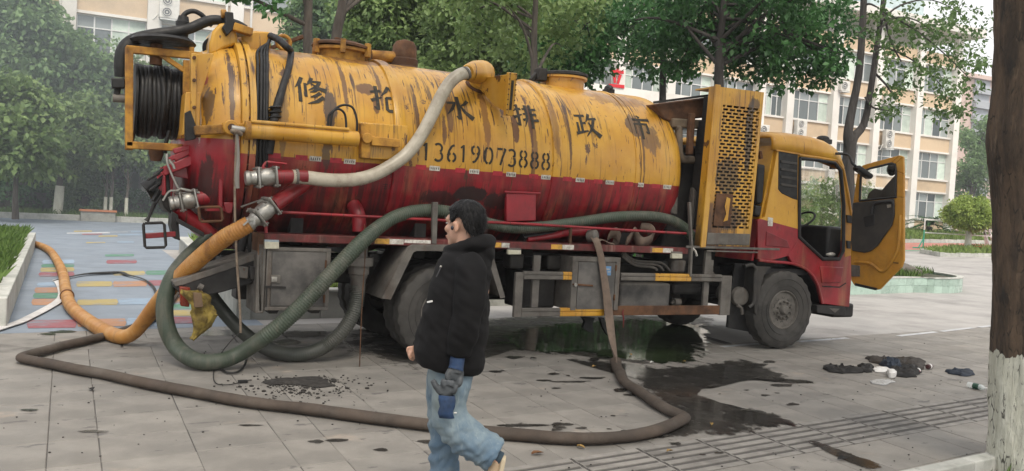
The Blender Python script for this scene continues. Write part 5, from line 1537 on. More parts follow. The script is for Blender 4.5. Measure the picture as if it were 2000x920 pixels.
b = B(); b.bar(S(1516, 293, CYy - .012), S(1562, 301, CYy - .012), .015, .02); b.bar(S(1562, 301, CYy - .012), S(1632, 318, CYy - .012), .015, .02); b.build('drip_rail', m_jamb, cab)
b = B(); b.prism([S(x, y, CYy - .006) for x, y in [(1521, 294), (1559, 301), (1558, 391), (1548, 388), (1527, 378), (1520, 370)]], (0, .02, 0)); lv = b.build('side_louvre', m_black, cab, bevel=.01)
for yy in (315, 330, 345, 360):
    b = B(); b.bar(S(1525, yy, CYy - .012), S(1556, yy + 5, CYy - .012), .01, .035); b.build('louvre_blade', m_trim, lv, bevel=.003)
# orange jamb round the opening and black seal
b = B(); op = [S(*q, CYy - .004) for q in opening]
b.tube(op + [op[0], op[1]], .026, 8); b.build('door_seal', m_inner, cab)
b = B(); b.tube([S(*q, CYy - .002) for q in [(1560, 303), (1598, 308), (1633, 314), (1647, 332), (1656, 378), (1665, 440)]], .022, 8); b.build('door_jamb', m_jamb, cab)
b = B(); b.prism([S(x, y, CYy - .005) for x, y in [(1650, 395), (1665, 410), (1666, 498), (1650, 503), (1651, 450)]], (0, .03, 0)); b.build('hinge_pillar', m_jamb, cab, bevel=.006)
for yy in (420, 470):
    b = B(); b.prism([S(x, y, CYy - .03) for x, y in [(1655, yy), (1664, yy + 1), (1664, yy + 16), (1656, yy + 15)]], (0, .03, 0)); b.build('door_hinge', m_dsteel, cab, bevel=.004)
# relief on the red side: recess, wheel-arch lip, seams
b = B(); b.prism([S(x, y, CYy - .012) for x, y in [(1498, 452), (1538, 470), (1543, 484), (1496, 480)]], (0, .013, 0)); b.build('side_recess', surf('dusty_red_panel', (.16, .03, .033), .7, c2=(.24, .02, .03)), cab, bevel=.01)
b = B(); b.prism([S(x, y, CYy - .006) for x, y in [(1500, 424), (1510, 426), (1509, 442), (1500, 441)]], (0, .007, 0)); b.build('number_sticker', m_rwhite, cab, smooth=0)
b = B(); b.tube([S(x, y, CYy - .01) for x, y in [(1482, 508), (1503, 511), (1548, 515), (1580, 530), (1597, 557), (1606, 593)]], .02, 8, sub=3); b.build('arch_lip', m_cab, cab)
b = B(); b.prism([S(x, y, CYy + .055) for x, y in [(1479, 507), (1503, 511), (1548, 515), (1580, 530), (1597, 557), (1607, 594), (1612, 540), (1560, 490), (1479, 480)]], (0, .35, 0)); b.build('arch_liner', m_inner, cab)
b = B(); b.tube([S(x, y, CYy - .004) for x, y in [(1606, 559), (1640, 561), (1652, 553)]], .008, 6); b.build('body_seam', m_inner, cab)
b = B(); b.prism([S(x, y, CYy - .016) for x, y in [(1602, 520), (1648, 522), (1643, 552), (1606, 553)]], (0, .02, 0)); b.build('step_cover', m_cab, cab, bevel=.012)
# front: windscreen, fascia, bumper
xf = [S(1647, 334).x, S(1667, 470).x, S(1666, 501).x, S(1659, 600).x]; zf = [S(1647, 334).z, S(1667, 470).z, S(1666, 501).z, S(1659, 600).z]
b = B(); b.add([(xf[0] - .03, CYy + .06, zf[0] + .05), (xf[0] - .03, FY - .01, zf[0] + .05), (xf[1] - .02, FY - .01, zf[1]), (xf[1] - .02, CYy + .06, zf[1])], [(0, 1, 2, 3)]); b.build('windscreen', m_glass, cab, smooth=0, solid=.006)
b = B(); b.add([(xf[1] + .02, CYy + .051, zf[1]), (xf[1] + .02, FY, zf[1]), (xf[3] + .02, FY, zf[3]), (xf[3] + .02, CYy + .051, zf[3])], [(0, 1, 2, 3)]); b.build('front_fascia', m_cab, cab, smooth=0, solid=.05)
b = B(); b.prism([S(x, y, CYy - .03) for x, y in [(1596, 596), (1652, 599), (1652, 618), (1596, 611)]], (0, .5, 0)); st = b.build('cab_step', m_dsteel, truck, bevel=.008)
b = B(); b.prism([S(x, y, CYy - .031) for x, y in [(1620, 602), (1640, 603), (1631, 611)]], (0, .003, 0)); b.build('step_mark', m_steel, st, smooth=0)
b = B(); b.box2((xf[3] - .3, CYy + .02, .42), (xf[3] + .12, FY, .62)); b.build('front_bumper', m_dsteel, cab, bevel=.03)
# interior: floor, seats, dash, wheel, visor
b = B(); b.box2((xrw0 + .05, CYy + .06, 1.02), (xf[2] - .05, FY - .05, 1.10)); b.build('cab_floor', m_inner, cab)
for yy in (9.15, 10.4):
    b = B(); b.box2((xrw0 + .45, yy, 1.3), (xrw0 + .95, yy + .5, 1.52)); b.box2((xrw0 + .33, yy, 1.5), (xrw0 + .47, yy + .5, 2.05)); b.build('seat', m_inner, cab, bevel=.05, seg=3)
b = B(); b.box2((xf[1] - .38, CYy + .12, 1.25), (xf[1] - .08, FY - .05, 1.72)); b.build('dashboard', m_inner, cab, bevel=.05, seg=3)
b = B(); b.torus((xf[1] - .5, 9.4, 1.78), (-.6, 0, .8), .21, .016, 28, 8); b.build('steering_wheel', m_inner, cab)
b = B(); b.prism([S(x, y, 9.3) for x, y in [(1580, 470), (1640, 478), (1640, 500), (1606, 500)]], (0, .3, 0)); b.build('engine_cover', m_inner, cab, bevel=.03)
b = B(); b.ell(S(1622, 497, 9.0), (.09, .05, .035), 10, 6); b.build('crumpled_paper', m_rwhite, cab)
b = B(); b.box(S(1626, 326, 9.1), (.1, .04, .07)); b.build('dash_camera', m_inner, cab, bevel=.01)
b = B(); b.prism([S(x, y, 11.0) for x, y in [(1635, 360), (1646, 362), (1647, 396), (1636, 394)]], (0, .05, 0)); b.build('far_mirror', m_inner, cab, bevel=.02)
# exhaust stack / intake behind the cab
b = B(); b.prism([S(x, y, 8.9) for x, y in [(1480, 320), (1496, 322), (1491, 392), (1488, 400), (1478, 398)]], (0, .3, 0)); it = b.build('air_intake', m_black, truck, bevel=.03, seg=3)
b = B(); b.prism([S(x, y, 8.9) for x, y in [(1476, 400), (1490, 402), (1486, 424), (1474, 422)]], (0, .3, 0)); b.build('intake_joint', m_black, it, bevel=.03, seg=3)
b = B(); b.tube([S(1484, 295, 8.92), S(1486, 310, 8.92)], .03, 8); b.build('intake_stay', m_rust, it)
P = at(1607, 274, Y=9.3); b = B(); b.box(P + Vector((0, 0, -.02)), (.18, .2, .07)); b.ell(P + Vector((0, 0, .02)), (.09, .1, .05), 12, 8); b.build('roof_lamp', m_dsteel, cab, bevel=.01)
# mirror on its arm
b = B(); b.tube([S(x, y, 8.82 - dy) for x, y, dy in [(1632, 300, 0), (1650, 301, .06), (1660, 306, .14), (1664, 318, .2), (1672, 325, .22)]], .018, 8, sub=4); mr = b.build('mirror', m_black, truck)
Pm = at(1684, 336, Y=8.56)
b = B(); b.bar(at(1671, 326, Y=8.58), at(1700, 347, Y=8.5), .16, .075); b.build('mirror_head', m_black, mr, smooth=60, bevel=.03, seg=4)

# ---- open door, hinged at the front pillar
H = Vector((9.86, 8.80, 0))
E_ = at(1765, 420, X=9.98)
ang = math.atan2(E_.y - H.y, E_.x - H.x)
dd_ = Vector((math.cos(ang), math.sin(ang), 0)); nn_ = Vector((-dd_.y, dd_.x, 0))
if nn_.x > 0: nn_ = -nn_          # towards the cab: the inner face


def on_door(px, py, off=0):
    """Point of the door's inner plane (moved off it by off) under a pixel."""
    d = rdir(px, py); o = H + nn_ * off
    t = (o - CAM).dot(nn_) / d.dot(nn_)
    return CAM + d * t


outer = [(1673, 345), (1676, 333), (1684, 323), (1700, 318), (1758, 303), (1764, 306), (1765, 340), (1765, 470), (1765, 508), (1760, 522), (1742, 540), (1718, 565), (1712, 566), (1668, 557), (1662, 548), (1661, 480), (1664, 420)]
inner = [(1681, 350), (1682, 340), (1687, 333), (1700, 328), (1742, 317), (1749, 320), (1750, 335), (1750, 420), (1744, 440), (1715, 482), (1700, 492), (1665, 490), (1664, 470), (1668, 420), (1676, 395)]
win_b = [(1679, 395), (1749, 385)]
b = B()
oo = [on_door(*q) for q in outer]; no = len(oo)
hole = [(1679, 392), (1681, 350), (1682, 340), (1687, 334), (1700, 329), (1741, 319), (1748, 321), (1750, 335), (1750, 385)]
hh = [on_door(*q) for q in hole]
# ring above the sill line: outer points from left sill (index 16) round the top to the right sill
ringO = [on_door(1666, 394), on_door(1673, 345), on_door(1676, 333), on_door(1684, 323), on_door(1700, 318), on_door(1757, 303), on_door(1764, 306), on_door(1765, 340), on_door(1765, 386)]
for i in range(8):
    b.prism([ringO[i], ringO[i + 1], hh[i + 1], hh[i]], nn_ * -.045)
low = [ringO[0], hh[0], hh[8], ringO[8]] + [on_door(*q) for q in [(1765, 470), (1765, 508), (1760, 522), (1742, 540), (1718, 565), (1712, 566), (1668, 557), (1662, 548), (1661, 480)]]
b.prism(low, nn_ * -.045)
m_door = paint('ochre_door_paint', grime=.35, rust=.1)
door = b.build('cab_door', m_jamb, truck, smooth=0, bevel=.01)
b = B(); tr = [on_door(*q, .0) for q in [(1668, 396), (1748, 388), (1749, 420), (1744, 440), (1716, 480), (1702, 491), (1690, 494), (1666, 490), (1664, 470), (1666, 425)]]
b.prism(tr, nn_ * .035); b.build('door_trim', m_trim, door, bevel=.015, seg=3)
b = B(); b.tube([on_door(*q, .07) for q in [(1702, 418), (1704, 405), (1711, 397), (1725, 395), (1742, 394), (1745, 402)]], .02, 8, sub=4); b.build('grab_handle', m_inner, door)
b = B(); b.prism([on_door(*q, .034) for q in [(1733, 400), (1741, 399), (1741, 405), (1734, 406)]], nn_ * .015); b.build('door_latch', m_alu, door)
b = B(); b.prism([on_door(*q, .034) for q in [(1686, 424), (1708, 418), (1708, 440), (1690, 444)]], nn_ * .01); b.build('speaker_grille', m_inner, door, bevel=.01)
b = B(); b.prism([on_door(*q, .0) for q in [(1664, 517), (1680, 519), (1680, 540), (1664, 540)]], nn_ * .02); b.build('reflector', m_steel, door, bevel=.004)
b = B(); b.prism([on_door(*q, -.02) for q in hole], nn_ * -.004); b.build('door_glass', m_glass, door, smooth=0)
b = B(); g_ = [on_door(*q, .006) for q in hole]; b.tube(g_ + [g_[0], g_[1]], .016, 8); b.build('window_seal', m_inner, door)
b = B(); b.tube([on_door(*q, .006) for q in [(1758, 420), (1756, 470), (1748, 500), (1725, 530), (1700, 515), (1670, 512)]], .022, 8, sub=4); b.build('door_rib', m_jamb, door)
b = B(); b.bar(on_door(1744, 513, .0), on_door(1755, 514, .0), .01, .012); b.build('door_stay', m_inner, door)
# outside mirror seen through the door glass
b = B(); b.ell(on_door(1742, 331, -.2), (.05, .08, .09), 14, 9); b.tube([on_door(1748, 330, -.05), on_door(1745, 332, -.2)], .015, 8); b.build('door_mirror', m_black, door)
b = B(); b.loft([[on_door(*q, -.12 - .1 * j) for q in [(1690 + 8 * j, 398), (1697 + 5 * j, 377), (1708, 368 + 3 * j), (1722, 372), (1732, 360 + 8 * j), (1750, 340 + 20 * j), (1752, 398)]] for j in range(2)]); b.build('mirror_bracket', m_trim, door, smooth=40)
b = B(); b.prism([on_door(*q, 0) for q in [(1672, 558), (1712, 567), (1714, 563), (1672, 553)]], nn_ * .03); b.build('sill_strip', m_inner, door)
# ================================================================== HOSES AND LINES
def ribbed(name, pts, r, mat, label, cat='hose', pitch=.022, amp=.06, n=16, rr=None, group=None, ribs_from=0, ribs_to=1):
    P, R = smooth_path([Vector(p) for p in pts], rr or [r] * len(pts), 16)
    # even steps
    L = [0]
    for a, c in zip(P[:-1], P[1:]): L.append(L[-1] + (c - a).length)
    step = pitch / 4; tot = L[-1]; m = int(tot / step)
    Q = []; RR = []; j = 0
    for i in range(m + 1):
        s = i * step
        while j < len(L) - 2 and L[j + 1] < s: j += 1
        t = (s - L[j]) / max(L[j + 1] - L[j], 1e-9)
        Q.append(P[j].lerp(P[j + 1], t)); base = R[j] * (1 - t) + R[j + 1] * t
        a_ = amp if ribs_from <= s / tot <= ribs_to else amp * .15
        RR.append(base * (1 + a_ * (1, .3, -1, .3)[i % 4]))
    b = B(); b.tube(Q, RR, n); o = b.build(name, mat, None, smooth=80, fix=False)
    tag(o, label, cat, group)
    return o


m_green = surf('dark_green_rubber_hose', (.056, .075, .053), .55, c2=(.042, .054, .040), nscale=2.2, namt=.8, grime=(.13, .125, .10), gscale=3.2, gamt=.6, streak=(.16, .145, .11), samt=.35, bump=.25, bscale=30)
m_green2 = surf('black_green_hose', (.05, .055, .047), .5, c2=(.07, .072, .063), nscale=2.2, namt=.8, grime=(.11, .1, .09), gscale=1.8, gamt=.45)
m_orange = surf('orange_yellow_hose', (.42, .20, .045), .5, c2=(.34, .145, .035), nscale=2.5, namt=.8, grime=(.55, .36, .17), gscale=2.6, gamt=.6, streak=(.13, .055, .022), samt=.55, bump=.25, bscale=30)
m_fire = surf('brown_rubberised_hose', (.085, .066, .053), .8, c2=(.055, .045, .038), nscale=3, namt=.9, grime=(.15, .13, .11), gscale=1.6, gamt=.5, spec=.2, bump=.3, bscale=40, bdist=.006)
m_canvas = surf('tan_canvas_hose', (.17, .125, .095), .85, c2=(.12, .09, .07), nscale=8, namt=.7, grime=(.08, .06, .05), gscale=4, gamt=.5, bump=.3, bscale=180)
m_rope = surf('dirty_rope', (.24, .19, .14), .95, c2=(.14, .1, .075), nscale=20, namt=.8)
A_ = at
gp_ = [A_(1362, 478, Y=8.98), A_(1352, 462, Y=8.98), A_(1330, 440, Y=8.97), A_(1300, 427, Y=8.96), A_(1260, 422, Y=8.95), A_(1200, 424, Y=8.94), A_(1130, 434, Y=8.92), A_(1060, 443, Y=8.9), A_(1000, 445, Y=8.9), A_(945, 434, Y=8.9), A_(890, 417, Y=8.9),
       A_(840, 411, Y=8.9), A_(795, 416, Y=8.86), A_(755, 433, Y=8.78), A_(705, 474, Y=8.64), A_(640, 542, Y=8.60), A_(575, 610, Y=8.62), A_(520, 656, Y=8.68), A_(465, 692, Y=8.80), A_(420, 707, Z=.085), A_(380, 703, Z=.10) , A_(345, 678, Y=9.12), A_(325, 637, Y=9.2),
       A_(322, 590, Y=9.25), A_(334, 545, Y=9.3), A_(356, 510, Y=9.35), A_(385, 480, Y=9.4), A_(412, 456, Y=9.42)]
ribbed('suction_hose', gp_, .080, m_green, 'dark green ribbed suction hose looping from the truck deck down to the paving', pitch=.026, amp=.05, rr=[.064] * 10 + [.07] * 4 + [.08] * 7 + [.085] * 3 + [.075, .065, .058, .055], ribs_from=0, ribs_to=.72)
dp = [A_(697, 556, Y=8.98), A_(698, 580, Y=8.97), A_(690, 612, Y=8.95), A_(668, 648, Y=8.95), A_(635, 676, Y=9.0), A_(595, 691, Z=.09), A_(550, 690, Z=.09), A_(505, 672, Y=9.4), A_(465, 640, Y=9.45), A_(432, 603, Y=9.5), A_(405, 566, Y=9.5), A_(385, 530, Y=9.5)]
ribbed('drain_hose', dp, .075, m_green2, 'dark ribbed hose hanging from the coupling behind the tool locker', pitch=.024, amp=.05, ribs_to=.3, rr=[.075] * 8 + [.07] * 4)
op_ = [A_(487, 437, Y=8.67), A_(470, 447, Y=8.69), A_(440, 464, Y=8.78), A_(405, 491, Y=8.95), A_(370, 523, Y=9.15), A_(338, 556, Y=9.4), A_(308, 592, Y=9.75), A_(283, 625, Y=10.05), A_(262, 649, Y=10.2), A_(240, 658, Z=.085), A_(212, 650, Z=.08), A_(180, 632, Z=.075), A_(150, 610, Z=.075), A_(135, 592, Z=.075),
       A_(128, 565, Z=.075), A_(123, 535, Z=.075), A_(112, 510, Z=.075), A_(95, 488, Z=.075), A_(66, 476, Z=.075), A_(40, 472, Z=.3)]
oh = ribbed('suction_hose', op_, .083, m_orange, 'orange yellow suction hose running from the tail valve over the painted lane', pitch=.026, amp=.035, ribs_to=.1, rr=[.080, .082, .085, .085, .085, .083, .08, .078, .076, .08, .082] + [.082] * 9)
P = A_(131, 578, Z=.075); d = A_(128, 565, Z=.075) - A_(135, 592, Z=.075)
b = B(); b.lathe([(-.02, .088), (-.02, .098), (.02, .098), (.02, .088)], P, d, 20); o = b.build('hose_clamp', m_rust, oh)
o.parent = oh
# flat delivery hose: hangs from the deck, runs across the paving, folds twice
fp_ = [(A_(1158, 462, Y=8.82), .05), (A_(1166, 472, Y=8.76), .055), (A_(1175, 500, Y=8.75), .055), (A_(1181, 540, Y=8.74), .055), (A_(1186, 580, Y=8.73), .06), (A_(1190, 620, Y=8.7), .07), (A_(1196, 664, Y=8.55), .07), (A_(1204, 706, Y=8.2), .065)]
ground_pts = [(1212, 733), (1230, 752), (1265, 776), (1300, 798), (1328, 811)]
run2 = [(1334, 818), (1300, 835), (1240, 850), (1170, 856), (1090, 855), (1000, 848), (930, 842), (840, 830), (720, 815), (600, 799), (500, 787), (400, 770), (300, 751), (200, 730), (110, 713), (62, 704)]
run3 = [(44, 698), (75, 688), (120, 676), (180, 662), (235, 648), (270, 636), (300, 620), (325, 598), (345, 572)]
pts_ = [p for p, _ in fp_] + [A_(x, y, Z=.05) for x, y in ground_pts + run2 + run3]
rr_ = [r for _, r in fp_] + [.058] * (len(ground_pts) + len(run2)) + [.055] * len(run3)
P_, R_ = smooth_path([Vector(p) for p in pts_], rr_, 6)
R_ = [r * (1 + .10 * mnoise.noise(p * 2.2) + .05 * mnoise.noise(p * 7)) for p, r in zip(P_, R_)]
P_ = [p + Vector((mnoise.noise(p * 1.9), mnoise.noise(p * 1.9 + Vector((3, 3, 3))), 0)) * .016 for p in P_]
b = B(); n_ = 14
hang = len(fp_) * 6
b.tube(P_[hang - 6:], R_[hang - 6:], n_, flat=.8, flatdir=(0, 0, 1)); o1 = b.build('delivery_hose', m_fire, None, smooth=70)
tag(o1, 'brown delivery hose lying across the paving in front of the truck and folded twice', 'hose')
b = B(); b.tube(P_[:hang - 3], [r * (1.0) for r in R_[:hang - 3]], 12, flat=.28, flatdir=(0.15, -1, 0)); b.build('hanging_length', m_canvas, o1, smooth=60)
P = A_(1157, 461, Y=8.85); b = B(); b.lathe([(-.06, .06), (-.05, .075), (.05, .075), (.06, .06)], P, (.5, -.8, .1), 18); b.build('hose_coupling', m_steel, o1)
# folded spare hoses on the deck
def ribbon(name, pts, w_, mat, label, th=.012, up=(0, -.4, 1), parent=None):
    P, _ = smooth_path([Vector(p) for p in pts], [0] * len(pts), 6)
    rows = []
    for p in P: rows.append([p - Vector(up).normalized() * w_ / 2, p + Vector(up).normalized() * w_ / 2])
    b = B(); b.grid(rows); o = b.build(name, mat, parent, smooth=60, solid=th)
    if label: tag(o, label, 'hose')
    return o


ribbon('canvas_hose', [A_(1185, 470, Y=8.98), A_(1192, 458, Y=8.95), A_(1203, 455, Y=8.9), A_(1210, 466, Y=8.9), A_(1206, 476, Y=8.94), A_(1196, 474, Y=9.0)], .14, m_canvas, 'grey brown canvas hose rolled up on the side deck, left of the pair')
ribbon('canvas_hose', [A_(1222, 474, Y=8.9), A_(1232, 462, Y=8.88), A_(1238, 454, Y=8.95), A_(1247, 470, Y=8.9), A_(1258, 474, Y=8.88), A_(1276, 462, Y=8.9), A_(1268, 448, Y=8.98), A_(1250, 446, Y=9.0)], .15, m_canvas, 'loosely folded canvas hose on the side deck below the green hose, right of the pair')
ribbon('canvas_hose', [A_(1168, 470, Y=8.86), A_(1176, 468, Y=8.9), A_(1190, 475, Y=8.86), A_(1198, 476, Y=8.88)], .06, m_canvas, 'short end of canvas hose lying flat on the deck beside the hanging hose', up=(0, 1, .2))
b = B(); b.tube([A_(x, y, Y=8.95) for x, y in [(1030, 468), (1060, 464), (1090, 458), (1105, 452), (1125, 450), (1150, 452)]], [.03, .035, .045, .06, .07, .06], 10, sub=4); o = b.build('spare_hose', m_red, None, smooth=60); tag(o, 'bright red hose end lying on the side deck behind the rail', 'hose')
b = B(); b.tube([A_(x, y, Y=8.96) for x, y in [(1022, 464), (1050, 459), (1085, 455), (1100, 457)]], .028, 10, sub=4); o = b.build('spare_hose', m_black, None, smooth=60); tag(o, 'thin black hose lying on the side deck behind the rail', 'hose')
# rope hanging at the tail, thin rods and wires
b = B(); b.tube([A_(x, y, Y=8.7) for x, y in [(462, 258), (461, 300), (459, 350), (459, 420), (462, 500), (466, 560), (469, 610), (470, 650)]], .012, 8, sub=4)
rp2 = b.build('rope', m_rope, None, smooth=60); tag(rp2, 'dirty rope hanging from the pivot boss at the truck tail down to the hoses', 'rope')
b = B(); b.tube([A_(x, y, Y=8.69) for x, y in [(463, 262), (465, 290), (465, 320), (463, 345), (464, 368)]], [.012, .014, .018, .022, .02], 8, sub=4); b.build('frayed_end', surf('grey_rope', (.24, .225, .20), .95), rp2)
b = B(); b.torus(A_(462, 259, Y=8.7), (.3, .2, 1), .045, .018, 18, 8); b.build('rope_knot', m_rope, rp2)
b = B(); b.tube([A_(x, y, Y=8.7) for x, y in [(712, 440), (713, 500), (709, 560), (705, 640), (702, 730)]], .006, 6, sub=3); o = b.build('wire', m_rust, None); tag(o, 'thin rusty wire hanging from the deck beside the ribbed coupling', 'wire')
b = B(); b.tube([A_(x, y, Z=.02) if y > 700 else A_(x, y, Y=8.75) for x, y in [(470, 650), (455, 662), (432, 690), (420, 715)]] + [A_(x, y, Z=.012) for x, y in [(417, 738), (425, 750), (450, 751), (475, 745), (490, 742)]], .005, 6, sub=4); o = b.build('wire', m_dsteel, None); tag(o, 'thin dark wire trailing from the rope end over the green hose onto the paving', 'wire')
b = B(); b.tube([A_(x, y, Z=.02) for x, y in [(482, 695), (478, 712), (465, 726), (445, 728), (430, 720)]], .011, 8, sub=4); o = b.build('cable', m_black, None); tag(o, 'short black cable curled on the paving beside the green hose loop', 'cable')
b = B(); b.box(A_(474, 745, Z=.015), (.08, .05, .02)); o = b.build('wire_clip', m_black, None); tag(o, 'small black clip at the end of the trailing wire', 'clip')
# lay-flat white hose and black strap by the lane
m_white = surf('white_lay_flat_hose', (.62, .61, .60), .6, c2=(.5, .49, .48), nscale=5, namt=.7, gscale=4, gamt=.4)
wl = [A_(x, y, Z=.03) for x, y in [(110, 546), (116, 553), (121, 566), (121, 578), (112, 588), (92, 600), (65, 614), (40, 626), (15, 634), (-10, 642)]]
P_, _ = smooth_path(wl, [0] * len(wl), 6)
b = B(); b.tube([p + Vector((0, 0, -.012)) for p in P_], .062, 10, flat=.22, flatdir=(0, 0, 1)); o = b.build('lay_flat_hose', m_white, None, smooth=60); tag(o, 'white lay-flat hose snaking from the kerb to the orange hose', 'hose')
bl = [A_(x, y, Z=.03) for x, y in [(106, 548), (135, 541), (160, 536), (180, 534), (205, 533), (235, 532), (250, 537), (275, 543), (292, 552), (303, 566), (306, 585), (300, 605)]]
P_, _ = smooth_path(bl, [0] * len(bl), 5)
b = B(); b.tube(P_, [.022 + .05 * math.exp(-((i - 20) / 9) ** 2) for i in range(len(P_))], 8, flat=.35, flatdir=(0, 0, 1)); o = b.build('strap', m_black, None, smooth=60); tag(o, 'black twisted strap lying over the painted strips behind the orange hose', 'strap')
# yellow rag on the bumper
m_ragy = surf('dirty_yellow_rag', (.27, .20, .045), .9, c2=(.11, .075, .02), nscale=9, namt=1, grime=(.05, .035, .015), gscale=7, gamt=.7, bump=.4, bscale=30, bdist=.01)
sec = [(357, 392, 566), (354, 406, 574), (360, 414, 582), (370, 418, 594), (376, 421, 606), (377, 424, 616), (377, 420, 628), (376, 410, 640), (375, 398, 650), (375, 390, 658), (376, 381, 664)]
rows_ = []
sec = [tuple(sec[i][j] * (1 - t) + sec[i + 1][j] * t for j in range(3)) for i in range(len(sec) - 1) for t in (0, .34, .67)] + [sec[-1]]
for i, (xa, xb, y) in enumerate(sec):
    ring = []
    for k_ in range(48):
        t = 2 * math.pi * k_ / 48
        x = (xa + xb) / 2 + (xb - xa) / 2 * math.cos(t); Y_ = 8.84 - .10 * math.sin(t) * (1 - .017 * i)
        p = A_(x, y, Y=Y_)
        n1 = mnoise.noise(p * 9) * .04 + abs(mnoise.noise(Vector((p.x * 26, p.y * 26, p.z * 9)))) * .05 + mnoise.noise(p * 40) * .012 - .02
        ring.append(p + Vector((math.cos(t) * n1, -math.sin(t) * n1, n1 * .5)))
    rows_.append(ring)
b = B(); b.loft(rows_); o = b.build('rag', m_ragy, None, smooth=70); tag(o, 'dirty yellow rag draped over the end of the rear bumper', 'rag')
b = B(); b.prism([A_(x, y, Y=8.72) for x, y in [(378, 572), (394, 573), (397, 600), (380, 601)]], (0, .05, 0)); b.build('wrapped_block', surf('brown_block', (.17, .11, .065), .8, nscale=14), o, bevel=.006)
# ================================================================== BUILDINGS
BY = 48.0
m_beige = surf('peach_wall_paint', (.58, .45, .31), .85, c2=(.53, .41, .285), nscale=.7, namt=.7, grime=(.35, .28, .2), gscale=.35, gamt=.4, bscale=8, bump=.1)
m_white = surf('white_wall_paint', (.72, .70, .66), .8, c2=(.64, .62, .58), nscale=.6, namt=.6, grime=(.45, .42, .38), gscale=.4, gamt=.35, bump=.05)
m_alw = surf('white_window_frame', (.68, .69, .68), .4, gamt=.1, bump=0)
k = NT('window_pane')
k.col(k.mix(k.rand(), (.03, .045, .05), (.30, .34, .34))); k.rough(.08); k.b.inputs['Specular IOR Level'].default_value = .8
m_pane = k.m
m_curt = surf('pale_green_curtain', (.52, .60, .54), .9, c2=(.42, .5, .45), nscale=3, namt=.8, gamt=.1, rnd=.2)
m_ac = surf('off_white_casing', (.66, .65, .61), .5, gamt=.15)
m_acf = surf('grey_fan_grille', (.12, .125, .13), .5, gamt=0)
m_lblue = surf('pale_blue_wall', (.50, .60, .62), .8, gamt=.2)


def window(parent, x0, x1, z0, z1, y, cur):
    f = B(); fw = .07
    f.box2((x0, y, z0), (x1, y + .08, z0 + fw)); f.box2((x0, y, z1 - fw), (x1, y + .08, z1))
    n = 4
    for i in range(n + 1):
        x = x0 + (x1 - x0) * i / n
        f.box2((max(x - fw / 2, x0), y + .005, z0 + fw + .001), (min(x + fw / 2, x1), y + .075, z1 - fw - .001))
    zt = z0 + (z1 - z0) * .68
    f.box2((x0 + fw / 2, y + .01, zt - .03), (x1 - fw / 2, y + .07, zt + .03))
    wf = f.build('window', m_alw, parent, smooth=0)
    for i in range(n):
        xa = x0 + (x1 - x0) * i / n + fw / 2; xb = x0 + (x1 - x0) * (i + 1) / n - fw / 2
        for (za, zb) in ((z0 + fw, zt - .03), (zt + .03, z1 - fw)):
            g = B(); t = random.uniform(-.006, .006)
            g.add([(xa, y + .05 + t, za), (xb, y + .05 - t, za), (xb, y + .05 - t + random.uniform(-.01, .01), zb), (xa, y + .05 + t, zb)], [(0, 1, 2, 3)])
            closed = cur[i]
            g.build('curtain_pane' if closed else 'pane', m_curt if closed else m_pane, wf, smooth=0, fix=False)
    return wf


def block(label, pillars, sills, wh, top, base, floors_off=0, group=None, y=BY, rear=8):
    root = thing('school_building', label, 'building', (pillars[0], y + 4, base))
    xa, xb = pillars[0] - .35, pillars[-1] + .35
    rowsz = sorted(sills)
    # spandrel walls between window rows
    zs = [base] + [v for s in rowsz for v in (s, s + wh)] + [top]
    for i in range(0, len(zs), 2):
        for p, q in zip(pillars[:-1], pillars[1:]):
            b = B(); b.box2((p + .34, y, zs[i]), (q - .34, y + .3, zs[i + 1])); b.build('wall_panel', m_beige, root, smooth=0)
    b = B(); b.box2((xa, y + .9, base), (xb, y + rear, top)); b.build('inner_wall', m_white, root, smooth=0)
    for p in pillars:
        b = B(); b.box2((p - .34, y - .35, base), (p + .34, y + .3, top)); b.build('pillar', m_white, root, smooth=0, bevel=.03)
    for s in rowsz:
        for p, q in zip(pillars[:-1], pillars[1:]):
            b = B(); b.box2((p + .341, y - .12, s - .12), (q - .341, y + .02, s + .0)); b.build('sill', m_white, root, smooth=0)
            b = B(); b.box2((p + .341, y - .06, s + wh), (q - .341, y + .02, s + wh + .14)); b.build('lintel', m_white, root, smooth=0)
            px, py = proj((.5 * (p + q), y, s + wh / 2))
            if not (-120 < px < 2080 and -80 < py < 700): continue
            pat = random.choice([(0, 0, 0, 1), (1, 0, 0, 1), (0, 0, 1, 1), (0, 1, 0, 0), (0, 0, 0, 0), (1, 0, 0, 0), (0, 0, 1, 1)])
            window(root, p + .36, q - .36, s + .002, s + wh - .002, y + .16, pat)
    return root


pl_ = [-8.2, -4.1, -.12, 3.72, 7.7, 11.7, 15.7, 19.7]
bl_ = block('peach and white school block at the left behind the hedge trees', pl_, [.95, 4.5, 7.95, 11.4], 1.95, 15.5, 0.0)
for x in (.75, 7.15, 8.4):
    b = B(); b.cyl((x - 1.25 if x < 1 else x, BY - .43, .1), (x - 1.25 if x < 1 else x, BY - .43, 15), .06, 8); b.build('downpipe', m_white, bl_)
pr2 = [23.7, 27.8, 31.9, 36.0, 40.1, 44.0, 46.8, 51.4, 55.9, 60.65, 65.3]
br_ = block('long peach and white school block at the right with white pillars', pr2, [2.45, 5.75, 9.25, 12.75], 2.15, 16.0, .8)
# roof slab on stub columns
b = B(); b.box2((30, BY - 1.2, 17.6), (67.0, BY + 6, 18.3)); b.build('roof_slab', m_white, br_, smooth=0, bevel=.05)
for p in pr2[3:]:
    b = B(); b.box2((p - .3, BY - .2, 16.0), (p + .3, BY + .3, 17.6)); b.build('roof_column', m_white, br_, smooth=0)
b = B(); b.box2((58, BY + 3, 18.31), (64.5, BY + 7, 21)); b.build('stair_tower', m_lblue, br_, smooth=0)
